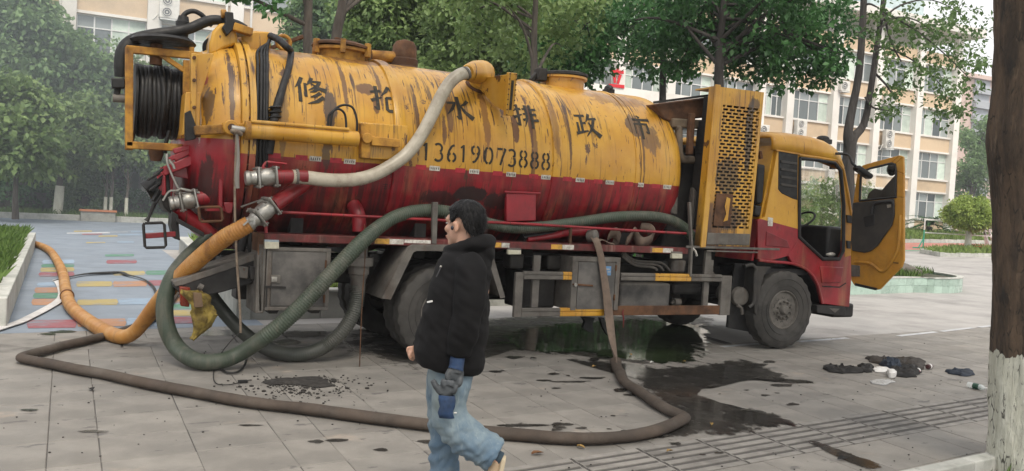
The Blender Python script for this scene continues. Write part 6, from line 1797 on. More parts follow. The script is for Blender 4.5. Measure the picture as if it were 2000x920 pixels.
# light blue wing at far left
b = B(); b.box2((-8, BY - 1.5, 0), (-1.2, BY - .6, 15)); o = b.build('wing_building', m_lblue, None, smooth=0); tag(o, 'pale blue plain wing of the school at the upper left edge', 'building')


def ac(px, py, w_, h_, dbl, label):
    c = at(px, py, Y=BY - .55); root = thing('air_conditioner', label, 'air conditioner', (c.x, BY - .55, c.z), 'air conditioners on the school wall')
    b = B(); b.box((c.x, BY - .45, c.z), (w_, .4, h_)); b.build('casing', m_ac, root, bevel=.03)
    zs = (h_ / 4, -h_ / 4) if dbl else (0,)
    for dz in zs:
        q = Vector((c.x - w_ * .12, BY - .652, c.z + dz)); R_ = min(w_ * .34, h_ * (.21 if dbl else .4))
        b = B(); b.cyl(q, q - Vector((0, .02, 0)), R_, 22); f = b.build('fan', m_acf, root)
        b = B(); b.torus(q - Vector((0, .022, 0)), (0, 1, 0), R_ * .6, .02, 18, 5); b.torus(q - Vector((0, .022, 0)), (0, 1, 0), R_ * .95, .02, 22, 5); b.cyl(q, q - Vector((0, .04, 0)), R_ * .2, 10)
        b.build('fan_grille', m_ac, f)
    b = B(); b.box((c.x, BY - .4, c.z - h_ / 2 - .06), (w_ * .9, .6, .06)); b.build('bracket', m_alw, root)
    b = B(); b.tube([(c.x - w_ / 2, BY - .35, c.z - h_ * .3), (c.x - w_ / 2 - .25, BY - .35, c.z - h_ * .6), (c.x - w_ / 2 - .3, BY - .1, c.z - h_ * .6)], .03, 6, sub=3); b.build('refrigerant_pipe', m_ac, root)


ac(331, 14, .95, 1.15, True, 'double fan air conditioner at the top of the left school block')
ac(1565, 251, .95, 1.25, True, 'double fan air conditioner above the cab roof')
ac(1737, 272, .95, 1.45, True, 'double fan air conditioner right of the forked tree')
ac(1492, 254, .9, .75, False, 'single fan air conditioner beside the top of the slotted guard')
ac(1650, 168, .95, .75, False, 'single fan air conditioner left of the forked trunk, under a third floor window')
ac(1738, 195, .95, .7, False, 'single fan air conditioner right of the forked trunk behind hanging leaves')
# red sign on the wall seen through the leaves
sg_ = thing('wall_sign', 'white wall panel with red characters glimpsed through the leaves', 'sign', (32, BY - .4, 9))
c = at(1205, 172, Y=BY - .4); b = B(); b.box((c.x + 2.5, BY - .42, c.z - 1.0), (14, .08, 2.2)); b.build('sign_panel', m_white, sg_, smooth=0)
m_redsign = surf('red_sign_letters', (.60, .02, .03), .5, gamt=0, rnd=0)
for ch_, px, py in (('li', 1205, 152), ('shui', 1107, 135)):
    c = at(px, py, Y=BY - .5); b = B(); s_ = 1.35
    for j, (pts, wid) in enumerate(CH[ch_]):
        b.grid([[Vector((c.x + (q.x - 50) / 100 * s_, BY - .5 - .004 * j, c.z + (q.y - 50) / 100 * s_)) for q in row] for row in stroke_strip(pts, [v * 1.7 for v in wid])])
    b.build('sign_character', m_redsign, sg_, smooth=0, solid=.05)
# far apartment tower
m_far = surf('pink_tower_wall', (.62, .47, .42), .9, gamt=.1, bscale=2); m_farw = surf('grey_balcony', (.40, .42, .46), .8, gamt=.1)
b = B(); b.box2((162, 118, 0), (182, 135, 33)); ft_ = b.build('apartment_tower', m_far, None, smooth=0); tag(ft_, 'distant pink apartment tower with stacked balconies at the right', 'building')
for i in range(10):
    b = B(); b.box2((165.8, 117, 3 + i * 3), (171.5, 118, 4.4 + i * 3)); b.build('balcony', m_farw, ft_, smooth=0)
    b = B(); b.box2((166.2, 117.8, 4.4 + i * 3), (171, 117.99, 5.9 + i * 3)); b.build('balcony_opening', m_farw, ft_, smooth=0)
b = B(); b.box2((161, 117, 33), (183, 136, 33.8)); b.build('roof_cornice', m_far, ft_, smooth=0)

# ================================================================== TREES
def leaf_mat(name, c1, c2, trans=.35):
    k = NT(name)
    gp = k.n.new('ShaderNodeNewGeometry').outputs['Position']
    c = k.mix(k.island(), c1, c2)
    c = k.mix(k.step(k.noise(.8, 3, vec=gp), .4, .65, 0, .5), c, tuple(x * 1.35 for x in c2))
    k.col(c); k.rough(.5); k.b.inputs['Specular IOR Level'].default_value = .35
    tr = k.n.new('ShaderNodeBsdfTranslucent'); k.link(c, tr.inputs[0])
    mx = k.n.new('ShaderNodeMixShader'); mx.inputs[0].default_value = trans
    k.link(k.b.outputs[0], mx.inputs[1]); k.link(tr.outputs[0], mx.inputs[2]); k.link(mx.outputs[0], k.n['Material Output'].inputs[0])
    return k.m


def bark(name, c, c2, sc=1.0):
    k = NT(name)
    n1 = k.noise(1, 7, .7, vec=k.map((9 * sc, 9 * sc, 1.6 * sc))); v1 = k.vor(1, vec=k.map((22 * sc, 22 * sc, 4 * sc)))
    k.col(k.mix(k.step(n1, .35, .65), c, c2)); k.rough(.9)
    k.bump(k.math('ADD', n1, k.math('MULTIPLY', v1, .8)), .8, .03)
    return k.m


m_bark = bark('grey_brown_bark', (.10, .085, .07), (.05, .042, .036), .7)
m_barkd = bark('dark_bark', (.05, .044, .04), (.025, .022, .02), .7)
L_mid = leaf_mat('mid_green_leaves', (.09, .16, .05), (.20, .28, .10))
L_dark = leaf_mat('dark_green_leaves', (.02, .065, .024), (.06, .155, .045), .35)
L_far = leaf_mat('far_green_leaves', (.085, .165, .065), (.20, .30, .125))
L_lit = leaf_mat('yellow_green_leaves', (.12, .20, .035), (.26, .33, .08))
L_top = leaf_mat('topiary_leaves', (.17, .26, .05), (.34, .42, .11))
L_spr = leaf_mat('sparse_green_leaves', (.04, .085, .025), (.10, .17, .05))


def leaves_mesh(name, centres, n_per, spread, size, mat, parent, droop=.3, seed=0, flatz=.7, cull=True):
    """Many small folded leaves clustered round twig ends."""
    r_ = np.random.default_rng(seed)
    C = np.repeat(np.array([tuple(c[:3]) for c in centres], float), n_per, axis=0)
    S = np.repeat(np.array([c[3] if len(c) > 3 else spread for c in centres], float), n_per)
    n = len(C)
    d = r_.normal(size=(n, 3)); d /= np.linalg.norm(d, axis=1)[:, None]
    rad_ = r_.random(n) ** .5
    P = C + d * (rad_ * S)[:, None] * np.array([1, 1, flatz])
    P[:, 2] -= droop * S * rad_ ** 2 * .5
    ax_ = r_.normal(size=(n, 3)) * .8 + d * .7; ax_[:, 2] -= .45
    ax_ /= np.linalg.norm(ax_, axis=1)[:, None]
    up = r_.normal(size=(n, 3)) * .6; up[:, 2] += 1
    sd_ = np.cross(ax_, up); sd_ /= (np.linalg.norm(sd_, axis=1)[:, None] + 1e-9)
    nrm = np.cross(sd_, ax_)
    L = size * r_.uniform(.5, 1.45, n)[:, None]; Wd = L * .30
    p0 = P; p1 = P + ax_ * L * .45 + sd_ * Wd + nrm * L * .08; p2 = P + ax_ * L; p3 = P + ax_ * L * .45 - sd_ * Wd + nrm * L * .08
    V = np.stack([p0, p1, p2, p3], 1).reshape(-1, 3) - np.array(origin_of(parent))
    me = bpy.data.meshes.new(name)
    me.vertices.add(4 * n); me.vertices.foreach_set('co', V.astype(np.float32).ravel())
    me.loops.add(6 * n); me.polygons.add(2 * n)
    o4 = np.arange(n)[:, None] * 4
    idx = (o4 + np.array([0, 1, 2, 0, 2, 3])).ravel().astype(np.int32)
    me.loops.foreach_set('vertex_index', idx)
    me.polygons.foreach_set('loop_start', np.arange(0, 6 * n, 3, dtype=np.int32))
    me.polygons.foreach_set('loop_total', np.full(2 * n, 3, dtype=np.int32))
    me.update(calc_edges=True)
    me.materials.append(mat)
    o = bpy.data.objects.new(name, me); COL.objects.link(o)
    if parent: o.parent = parent
    return o


def clump_points(ells, n, seed, shell=.55, rag=.55):
    """Twig-end centres: mostly near the surface of overlapping lobes, uneven."""
    r_ = np.random.default_rng(seed); out = []
    vol = np.array([e[3] * e[4] * e[5] for e in ells]) ** .67; vol /= vol.sum()
    for e, f in zip(ells, vol):
        m = max(3, int(n * f))
        for _ in range(m):
            d = r_.normal(size=3); d /= np.linalg.norm(d)
            q = shell + (1 - shell) * r_.random() ** .5
            q *= 1 + rag * mnoise.noise(Vector((e[0] + d[0] * 2.2, e[1] + d[1] * 2.2, e[2] + d[2] * 2.2))) + .08 * r_.normal()
            out.append((e[0] + d[0] * q * e[3], e[1] + d[1] * q * e[4], e[2] + d[2] * q * e[5]))
    return out


def tree(name, label, base, trunk, r0, ells, nclump, nper, spread, size, lmat, bmat, seed, cat='tree', group=None, limbs=9, white=0, name_c='crown', rag=.55):
    root = thing(name, label, cat, base, group)
    r_ = np.random.default_rng(seed)
    P = [Vector(p) for p in trunk]
    R = [r0 * (1 - .6 * i / max(len(P) - 1, 1)) for i in range(len(P))]
    R[0] *= 1.2
    Ps, Rs = smooth_path(P, R, 5)
    b = B()
    b.tube([p + Vector((mnoise.noise(p * 1.3), mnoise.noise(p * 1.3 + Vector((9, 0, 0))), 0)) * r0 * .35 for p in Ps], Rs, 12)
    pts = clump_points(ells, nclump, seed, rag=rag)
    ends = [pts[i] for i in r_.permutation(len(pts))[:limbs]]
    for e in ends:
        e = Vector(e)
        j = int(len(Ps) * r_.uniform(.5, .98)); a = Ps[min(j, len(Ps) - 1)]
        m = a.lerp(e, .5) + Vector((r_.normal() * .15, r_.normal() * .15, .12 * (e - a).length))
        b.tube([a, m, e], [Rs[min(j, len(Rs) - 1)] * .55, r0 * .22, r0 * .06], 7, sub=4)
    mats = [bmat]
    b.build('trunk', bmat, root, smooth=60)
    if white:
        bb = B(); bb.tube([Vector(base) + Vector((0, 0, -.02)), Vector(base) + (P[1] - P[0]).normalized() * white], [r0 * 1.22 + .006, r0 * 1.1 + .006], 12); bb.build('painted_base', m_limewash, root)
    leaves_mesh(name_c, pts, nper, spread, size, lmat, root, seed=seed)
    return root


k = NT('limewash'); c = k.mix(k.step(k.noise(1, 6, .7, vec=k.map((9, 9, 3))), .35, .6), (.58, .58, .50), (.48, .47, .39))
c = k.mix(k.step(k.noise(1, 7, .75, vec=k.map((22, 22, 5))), .60, .66), c, (.09, .085, .07)); k.col(c); k.rough(.9)
k.bump(k.noise(1, 7, .7, vec=k.map((20, 20, 6))), .6, .02)
m_limewash = k.m


def ell_px(px, py, rx_px, ry_px, Y, dz=1.0):
    """Crown lobe centred under a pixel at depth Y, radii in pixels."""
    c = at(px, py, Y=Y); dep = (c - CAM).dot(_f); s = dep / FPX
    return (c.x, c.y, c.z, rx_px * s, rx_px * s * dz, ry_px * s)


def gpt(px, py, Y):
    p = at(px, py, Y=Y); p.z = gz(p.x); return p


TREES = 'trees beyond the painted lane'
# left group
def simple(label, tx, ty, Y, toppx, r0, lobes, ncl, nper, spread, size, lm, seed, white=0, base_z=None, bm=None, group=None, limbs=9):
    a = at(tx, ty, Y=Y); base = Vector((a.x, a.y, gz(a.x) + .1)); t = at(toppx[0], toppx[1], Y=Y)
    mid = base.lerp(t, .5) + Vector((random.uniform(-.1, .1), 0, 0))
    return tree('tree', label, tuple(base), [base, mid, t], r0, [ell_px(*l[:4], l[4] if len(l) > 4 else Y) for l in lobes], ncl, nper, spread, size, lm, bm or m_bark, seed, group=group, white=white, limbs=limbs)


simple('broad leafy green tree nearest the left edge of the lane', 30, 418, 38.5, (35, 250), .11, [(20, 240, 75, 80), (10, 300, 80, 30), (60, 270, 40, 50), (-30, 220, 70, 70), (20, 190, 50, 40)], 170, 90, .7, .27, L_mid, 11, group=TREES)
simple('tree with white painted trunk standing alone by the far kerb', 112, 416, 43, (135, 260), .16, [(130, 265, 70, 55), (190, 280, 45, 45), (90, 285, 40, 35), (150, 225, 45, 30)], 150, 90, .62, .25, L_mid, 12, white=1.35, group=TREES)
simple('tall hazy tree behind the broad one at the upper left corner', 40, 415, 46, (50, 120), .22, [(40, 70, 70, 80), (100, 120, 60, 70), (10, 160, 60, 60), (70, 180, 60, 60), (30, 0, 50, 50)], 210, 90, .75, .28, L_far, 13, group=TREES)
simple('tall tree in front of the left school windows', 165, 415, 46.3, (160, 150), .2, [(150, 130, 60, 60), (190, 180, 50, 60), (120, 90, 30, 30), (200, 240, 45, 50), (165, 210, 50, 40)], 190, 90, .7, .27, L_far, 14, group=TREES)
simple('leafy tree seen through the hose reel frame', 292, 415, 45.5, (300, 250), .18, [(250, 240, 40, 60), (300, 210, 50, 90), (290, 290, 60, 40), (330, 170, 40, 60), (240, 170, 22, 50)], 190, 90, .65, .26, L_mid, 15, white=1.2, group=TREES)
simple('tree low behind the truck tail at the far kerb', 350, 420, 44.5, (360, 300), .15, [(360, 300, 50, 40), (330, 330, 35, 30)], 90, 80, .6, .25, L_far, 16, white=1.2, group=TREES)
for i, (px, lab) in enumerate([(205, 'bare young tree with white painted stem, left of the orange topped bench'), (216, 'bare young tree with white painted stem right behind the orange topped bench'), (246, 'bare young tree with white painted stem, rightmost of three by the far kerb')]):
    p = at(px, 417, Y=43.2); base = (p.x, p.y, .15)
    root = thing('young_tree', lab, 'tree', base, 'bare young trees by the far kerb')
    b = B(); P0_ = Vector(base)
    b.tube([P0_ + Vector((0, 0, .9)), P0_ + Vector((.05, 0, 1.5)), P0_ + Vector((0, 0, 2.2))], [.07, .05, .02], 7, sub=3)
    for q in range(5):
        a_ = P0_ + Vector((0, 0, 1.1 + .2 * q)); b.tube([a_, a_ + Vector((random.uniform(-.3, .3), random.uniform(-.3, .3), .55))], [.03, .008], 5)
    b.build('stem', m_bark, root)
    b = B(); b.cyl(P0_, P0_ + Vector((0, 0, .91)), .085, 8, .075); b.build('painted_base', m_limewash, root)
# hedge, shrub ball, bench box on the far kerb
def hedge(name, label, x0, x1, y, z0, h, seed, lm, cat='hedge', n=900, sz=.16):
    root = thing(name, label, cat, ((x0 + x1) / 2, y, z0))
    r_ = np.random.default_rng(seed)
    pts = [(r_.uniform(x0, x1), y + r_.uniform(-.5, .5), z0 + h * (.15 + .85 * r_.random() ** .7)) for _ in range(n)]
    leaves_mesh('foliage', pts, 14, .28, sz, lm, root, seed=seed)
    b = B(); b.box2((x0, y - .25, z0), (x1, y + .25, z0 + h * .8)); b.build('branches', m_barkd, root)


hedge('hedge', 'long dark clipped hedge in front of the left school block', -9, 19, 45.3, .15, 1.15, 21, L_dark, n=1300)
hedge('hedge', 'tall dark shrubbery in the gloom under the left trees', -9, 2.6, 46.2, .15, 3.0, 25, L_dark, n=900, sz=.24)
p = at(165, 385, Y=44.6)
rt = thing('shrub', 'rounded clipped shrub rising over the left hedge', 'shrub', (p.x, p.y, .2))
leaves_mesh('foliage', clump_points([(p.x, p.y, 1.0, 1.3, .9, 1.1)], 130, 22, .7), 40, .3, .18, L_far, rt, seed=22)
b = B(); b.cyl((p.x, p.y, .15), (p.x, p.y, 1.0), .12, 8); b.build('stem', m_bark, rt)
a = at(157, 426, Y=41.8); c = at(225, 426, Y=41.8)
b = B(); b.box2((a.x, 41.6, -.01), (c.x, 42.1, .42)); o = b.build('planter_box', m_wall, None, smooth=0, bevel=.02); tag(o, 'grey block bench with an orange top on the far kerb', 'bench')
b = B(); b.box2((a.x - .05, 41.55, .425), (c.x + .05, 42.15, .50)); b.build('seat_top', surf('orange_terracotta', (.5, .2, .1), .7), o, smooth=0)

# planting bed behind the truck: street trees
MID = 'street trees in the bed behind the truck'
def street(label, pts_px, Y, r0, lobes, ncl, nper, spread, size, lm, seed, bm=None, limbs=10):
    base = at(pts_px[0][0], pts_px[0][1], Y=Y); base = Vector((base.x, base.y, .33))
    tr = [base] + [at(x, y, Y=Y) for x, y in pts_px[1:]]
    return tree('tree', label, tuple(base), tr, r0, [ell_px(*l[:4], l[4] if len(l) > 4 else Y) for l in lobes], ncl, nper, spread, size, lm, bm or m_bark, seed, group=MID, limbs=limbs)


street('straight grey trunk rising beside the rear manway, left one of two', [(607, 500), (604, 250), (602, 90), (600, 0), (598, -120)], 13.6, .115, [(540, -95, 90, 50), (535, 6, 30, 9, 13.2), (470, -40, 60, 25)], 36, 26, .28, .12, L_dark, 31)
street('leaning grey trunk rising behind the rear manway, right one of two', [(640, 500), (648, 250), (655, 80), (668, 0), (690, -120)], 14.2, .125, [(720, -100, 90, 50, 15.5)], 40, 30, .3, .12, L_mid, 32)
street('pale twin trunk tree rising above the middle of the tank', [(1050, 500), (1046, 300), (1044, 150), (1042, 60), (1048, -60)], 15.5, .11, [(960, 40, 80, 50, 17), (1110, 30, 90, 50, 17), (1040, 80, 60, 40, 17.5), (1000, -30, 120, 50)], 100, 40, .36, .14, L_mid, 33, limbs=7)
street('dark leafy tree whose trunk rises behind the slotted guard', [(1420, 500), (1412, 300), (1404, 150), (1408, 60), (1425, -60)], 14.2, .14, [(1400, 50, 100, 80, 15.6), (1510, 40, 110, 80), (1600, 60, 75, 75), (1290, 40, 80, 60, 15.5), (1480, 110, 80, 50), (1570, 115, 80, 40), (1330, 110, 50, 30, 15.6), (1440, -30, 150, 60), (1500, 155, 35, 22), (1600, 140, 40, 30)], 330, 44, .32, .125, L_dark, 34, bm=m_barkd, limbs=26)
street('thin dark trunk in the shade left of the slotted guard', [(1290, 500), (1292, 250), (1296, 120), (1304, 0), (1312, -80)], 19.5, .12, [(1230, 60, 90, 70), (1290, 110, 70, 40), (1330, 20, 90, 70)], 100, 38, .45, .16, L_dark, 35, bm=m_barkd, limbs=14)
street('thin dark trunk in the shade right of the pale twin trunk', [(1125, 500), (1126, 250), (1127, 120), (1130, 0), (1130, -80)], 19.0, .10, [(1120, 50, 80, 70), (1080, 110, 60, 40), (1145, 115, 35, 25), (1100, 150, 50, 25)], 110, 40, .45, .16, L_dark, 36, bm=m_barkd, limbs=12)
# crowns farther back
BACK = 'trees in front of the school blocks'
def back(label, tx, Y, top, lobes, ncl, nper, spread, size, lm, seed, r0=.2):
    base = at(tx, 450, Y=Y); base = Vector((base.x, base.y, .1)); t = at(top[0], top[1], Y=Y)
    return tree('tree', label, tuple(base), [base, base.lerp(t, .5), t], r0, [ell_px(*l[:4], l[4] if len(l) > 4 else Y) for l in lobes], ncl, nper, spread, size, lm, m_bark, seed, group=BACK)


back('hazy green tree behind the rear manway', 650, 33, (650, 60), [(610, 100, 50, 50), (680, 60, 60, 60), (640, 30, 60, 50), (700, 120, 60, 50), (600, 40, 30, 40)], 190, 80, .6, .22, L_far, 41)
back('broad light green tree above the relief valve', 790, 27, (790, 60), [(760, 60, 70, 60), (840, 40, 70, 60), (800, 100, 70, 40), (880, 90, 60, 50), (740, 0, 70, 50), (860, -20, 80, 50)], 290, 85, .52, .19, L_mid, 42)
back('light green tree behind the yellow elbow', 950, 24, (950, 70), [(920, 90, 70, 50), (980, 60, 70, 60), (900, 30, 60, 50), (990, 120, 50, 35), (950, 0, 80, 50), (880, 130, 50, 30)], 290, 80, .46, .17, L_mid, 43)
back('dark green tree filling the gap right of the twin trunk', 1080, 30, (1080, 70), [(1080, 100, 70, 60), (1140, 40, 70, 60), (1060, 30, 60, 60)], 190, 80, .55, .2, L_far, 44)
back('hazy tree behind the reel frame top and rear door', 560, 40, (560, 120), [(575, 130, 20, 40)], 20, 60, .6, .22, L_far, 45)
# forked tree in the round planter
fb = at(1652, 430, Y=16.5); fb = Vector((fb.x, fb.y, .34))
ft2 = thing('forked_tree', 'forked dark tree growing from the round green planter with sparse hanging leaves', 'tree', tuple(fb))
TY_ = 16.5
T = lambda x, y, dy=0: at(x, y, Y=TY_ + dy)
b = B()
b.tube([fb, T(1655, 400), T(1655, 340), T(1659, 300), T(1660, 275)], [.22, .19, .175, .165, .16], 14, sub=5)
b.tube([T(1660, 300), T(1656, 268), T(1660, 235), T(1668, 195), T(1674, 165), T(1680, 120), T(1684, 60), T(1687, 0), T(1690, -60)], [.13, .125, .115, .105, .1, .095, .09, .085, .06], 12, sub=5)
b.tube([T(1660, 296), T(1668, 268), T(1683, 250), T(1692, 225), T(1698, 190), T(1706, 140), T(1714, 80), T(1722, 30), T(1727, -10), T(1735, -60)], [.13, .12, .10, .09, .085, .08, .075, .07, .065, .05], 12, sub=5)
limbs_ = [[(1716, 60), (1745, 35), (1790, 40), (1830, 70)], [(1712, 90), (1750, 100), (1800, 130), (1840, 170), (1850, 205)], [(1720, 40), (1760, 10), (1820, 0), (1880, 30), (1900, 60)], [(1706, 140), (1730, 165), (1740, 180)], [(1690, 190), (1705, 210), (1735, 215)], [(1722, 20), (1790, 60), (1850, 110), (1890, 150)], [(1688, 10), (1700, 8), (1715, 15)], [(1724, 20), (1740, 80), (1760, 120)]]
for l in limbs_:
    b.tube([T(x, y, .25 * math.sin(i + len(l))) for i, (x, y) in enumerate(l)], [.035 - .008 * i for i in range(len(l))], 6, sub=4)
b.build('trunk', m_barkd, ft2, smooth=60)
ctr = []
rr2 = np.random.default_rng(5)
for (x, y, sx, sy, n) in [(1770, 60, 60, 35, 26), (1830, 110, 50, 40, 26), (1790, 150, 45, 35, 16), (1850, 180, 40, 40, 22), (1880, 40, 40, 50, 24), (1740, 120, 30, 30, 9), (1735, 175, 25, 15, 8), (1735, 212, 30, 12, 9), (1900, 150, 25, 40, 12), (1830, 40, 60, 30, 18), (1700, 60, 25, 25, 6), (1850, 215, 30, 12, 10), (1720, 30, 30, 30, 6), (1910, 90, 15, 50, 8)]:
    for _ in range(n):
        p = T(x + rr2.normal() * sx * .6, y + rr2.normal() * sy * .6, rr2.normal() * .7); ctr.append((p.x, p.y, p.z))
leaves_mesh('crown', ctr, 16, .24, .135, L_spr, ft2, seed=51)
# bush seen through the cab, dark trees at far right, topiary, cycads
p = at(1605, 400, Y=30); rt = thing('shrub', 'loose green shrub seen through the open cab', 'shrub', (p.x, p.y, .1))
leaves_mesh('foliage', clump_points([ell_px(1600, 405, 40, 30, 30), ell_px(1630, 375, 30, 25, 30), ell_px(1560, 400, 40, 40, 30), ell_px(1670, 390, 30, 30, 30)], 120, 61), 45, .4, .17, L_mid, rt, seed=61)
b = B(); b.tube([(p.x, p.y, .1), (p.x + .1, p.y, 2.0)], [.1, .04], 7); b.build('stem', m_bark, rt)
simple('hazy dark tree beyond the end of the school block', 1895, 440, 88, (1900, 330), .4, [(1895, 300, 45, 60), (1930, 330, 40, 60), (1890, 360, 35, 40), (1920, 260, 35, 40), (1950, 290, 40, 50)], 130, 90, 1.5, .5, L_far, 62)
a = at(1891, 480, X=46.0); base = (a.x, a.y, gz(a.x) + .15)
dpt = (a - CAM).dot(_f)
c1 = a + Vector((0, 0, 3.9)); s1 = dpt / FPX
tree('topiary_tree', 'round yellow green topiary tree with white painted trunk beside the big trunk', base, [base, tuple(Vector(base) + Vector((0, 0, 1.8))), tuple(Vector(base) + Vector((0, 0, 3.0)))], .17, [(*at(1893, 416, Y=a.y), 42 * s1, 42 * s1, 30 * s1)], 300, 60, .35, .14, L_top, m_limewash, 63, cat='tree', limbs=12, rag=.12)
for px, X_, lab in ((1815, 58.5, 'spreading cycad palm at the building foot, left of the topiary tree'), (1895, 62, 'spreading cycad palm half hidden behind the topiary tree'), (1640, 47, 'cycad palm behind the open cab door')):
    a = at(px, 452, X=X_); c = Vector((a.x, min(a.y, 46.5), gz(a.x) + 1.0)); c = at(px, 440, Y=45.5)
    rt = thing('cycad', lab, 'palm', (c.x, c.y, gz(c.x) + .3), 'cycads along the building foot')
    b = B(); b.tube([(c.x, c.y, gz(c.x) + .2), (c.x, c.y, c.z - .1)], [.28, .22], 10); b.build('trunk', m_barkd, rt)
    fr = B()
    for q in range(34):
        a0 = 2 * math.pi * q / 34 + random.uniform(-.1, .1); el = random.uniform(.05, 1.2); Lf = random.uniform(1.5, 2.2)
        dv_ = Vector((math.cos(a0), math.sin(a0), 0)); prev = c.copy(); s_ = Vector((-dv_.y, dv_.x, 0))
        for t in range(1, 10):
            f_ = t / 9; cur = c + dv_ * (Lf * f_ * math.cos(el * (1 - f_ * .6))) + Vector((0, 0, Lf * (math.sin(el) * f_ - .55 * f_ * f_)))
            for sg2 in (-1, 1):
                tip = cur + s_ * sg2 * (.32 * (1 - f_ * .6)) + Vector((0, 0, .05)) + dv_ * .1
                fr.add([prev, cur, tip], [(0, 1, 2)])
            prev = cur
    fr.build('fronds', L_dark, rt, smooth=0, fix=False)
hedge('hedge', 'dense chest high hedge in the shaded bed behind the truck', 5.6, 12.4, 16.3, .08, 1.5, 24, L_dark, n=700, sz=.1)
hedge('hedge', 'low clipped hedge along the foot of the right school block', 40, 66, 46.9, gz(55), .7, 23, L_far, n=500, sz=.2)

# badminton net and red mat at right
nt = thing('badminton_net', 'white framed badminton net on green feet beyond the planter', 'net', (*at(1800, 480, X=45)[:2], gz(45)))
a = at(1803, 480, X=45); c = a + Vector((8.5, -6.9, 0)); a.z = gz(45); c.z = a.z
m_netw = surf('white_net_tape', (.75, .74, .72), .7, gamt=.1); m_green_p = surf('green_enamel', (.04, .38, .25), .4)
b = B(); b.cyl(a, a + Vector((0, 0, 1.1)), .04, 8); b.build('post', m_green_p, nt)
b = B(); b.cyl(a + Vector((0, 0, 1.1)), a + Vector((0, 0, 1.75)), .04, 8); b.build('upper_post', m_netw, nt)
b = B(); b.bar(a + Vector((-.5, .3, .03)), a + Vector((.5, -.3, .03)), .1, .06); b.bar(a + Vector((-.3, -.4, .03)), a + Vector((.3, .4, .03)), .1, .06); b.bar(a + Vector((-.4, 0, .04)), a + Vector((0, 0, .6)), .05, .05); b.build('foot', m_green_p, nt)
b = B(); b.bar(a + Vector((0, 0, 1.72)), c + Vector((0, 0, 1.72)), .03, .09); b.bar(a + Vector((0, 0, .95)), c + Vector((0, 0, .95)), .03, .06)
for i in range(4): q = a.lerp(c, (i + 1) / 4); b.bar(q + Vector((0, 0, .95)), q + Vector((0, 0, 1.72)), .04, .04)
b.build('net_tape', m_netw, nt)
b = B()
for i in range(46):
    q = a.lerp(c, i / 46); b.bar(q + Vector((0, 0, .96)), q + Vector((0, 0, 1.7)), .008, .008)
for i in range(5): b.bar(a + Vector((0, 0, 1.05 + .13 * i)), c + Vector((0, 0, 1.05 + .13 * i)), .008, .008)
o = b.build('net_mesh', m_dsteel, nt); o['kind'] = 'stuff'
sl = thing('play_frame', 'white slanted ladder frame standing on a red mat beside the big trunk', 'play equipment', (*at(1925, 480, X=48)[:2], gz(48)))
b = B()
for x_, y_, x2, y2 in ((1915, 428, 1932, 480), (1924, 428, 1941, 478), (1915, 430, 1924, 430), (1920, 445, 1929, 444), (1925, 460, 1934, 459), (1921, 430, 1926, 478)):
    b.bar(at(x_, y_, X=48), at(x2, y2, X=48), .09, .09)
b.build('ladder', m_netw, sl)
a = at(1895, 480, X=48); c = at(1945, 484, X=47.5)
b = B(); b.box2((a.x - 2, a.y - 2.5, gz(48) + .01), (a.x + 3, a.y - .2, gz(48) + .25)); b.build('mat', surf('red_mat', (.55, .03, .04), .7), sl, bevel=.02)
b = B(); b.box(at(1934, 434, X=48), (.5, .5, .5)); b.build('red_pad', surf('red_pad_vinyl', (.5, .03, .04), .6), sl, bevel=.05)

# big foreground trunk, lime washed below
tb0 = Vector((6.525, 3.93, 0))
k = NT('flaky_bark')
n1 = k.noise(1, 8, .72, vec=k.map((7, 7, 1.5))); v1 = k.vor(1, vec=k.map((15, 15, 3.2), vec=None)); n2 = k.noise(1, 6, .7, vec=k.map((3, 3, 1.2), loc=(4, 4, 4)))
c = k.mix(k.step(n1, .35, .62), (.125, .085, .056), (.045, .033, .025)); c = k.mix(k.step(n2, .56, .68, 0, .8), c, (.022, .02, .018)); c = k.mix(k.step(k.noise(1, 4, .7, vec=k.map((8, 8, 2), loc=(2, 9, 1))), .62, .7, 0, .6), c, (.21, .15, .10))
x_, y_, z_ = k.xyz()
wl_ = k.math('ADD', k.math('MULTIPLY', k.math('SUBTRACT', k.noise(1, 4, .6, vec=k.map((9, 9, 2))), .5), .22), .885)
wc = k.mix(k.step(k.noise(1, 6, .7, vec=k.map((10, 10, 4))), .35, .62), (.66, .66, .57), (.54, .54, .45))
wc = k.mix(k.step(k.noise(1, 8, .78, vec=k.map((30, 30, 7))), .585, .63), wc, (.06, .055, .045))
c = k.mix(k.math('LESS_THAN', z_, wl_), c, wc); ve = k.vor(1, vec=k.map((24, 24, 6)), feature='DISTANCE_TO_EDGE')
c = k.mix(k.math('MULTIPLY', k.step(ve, .07, .02), k.step(k.noise(9, 4), .53, .62, .0, .85)), c, (.02, .017, .014))
k.col(c); k.rough(.92)
hgt = k.math('ADD', k.math('MULTIPLY', n1, 1.2), k.math('MULTIPLY', k.step(ve, 0, .12), .08)); k.bump(hgt, 1.0, .05)
m_bigbark = k.m
bt = thing('tree', 'big rough tree trunk at the right edge with a lime washed base', 'tree', tuple(tb0))
rows_ = []
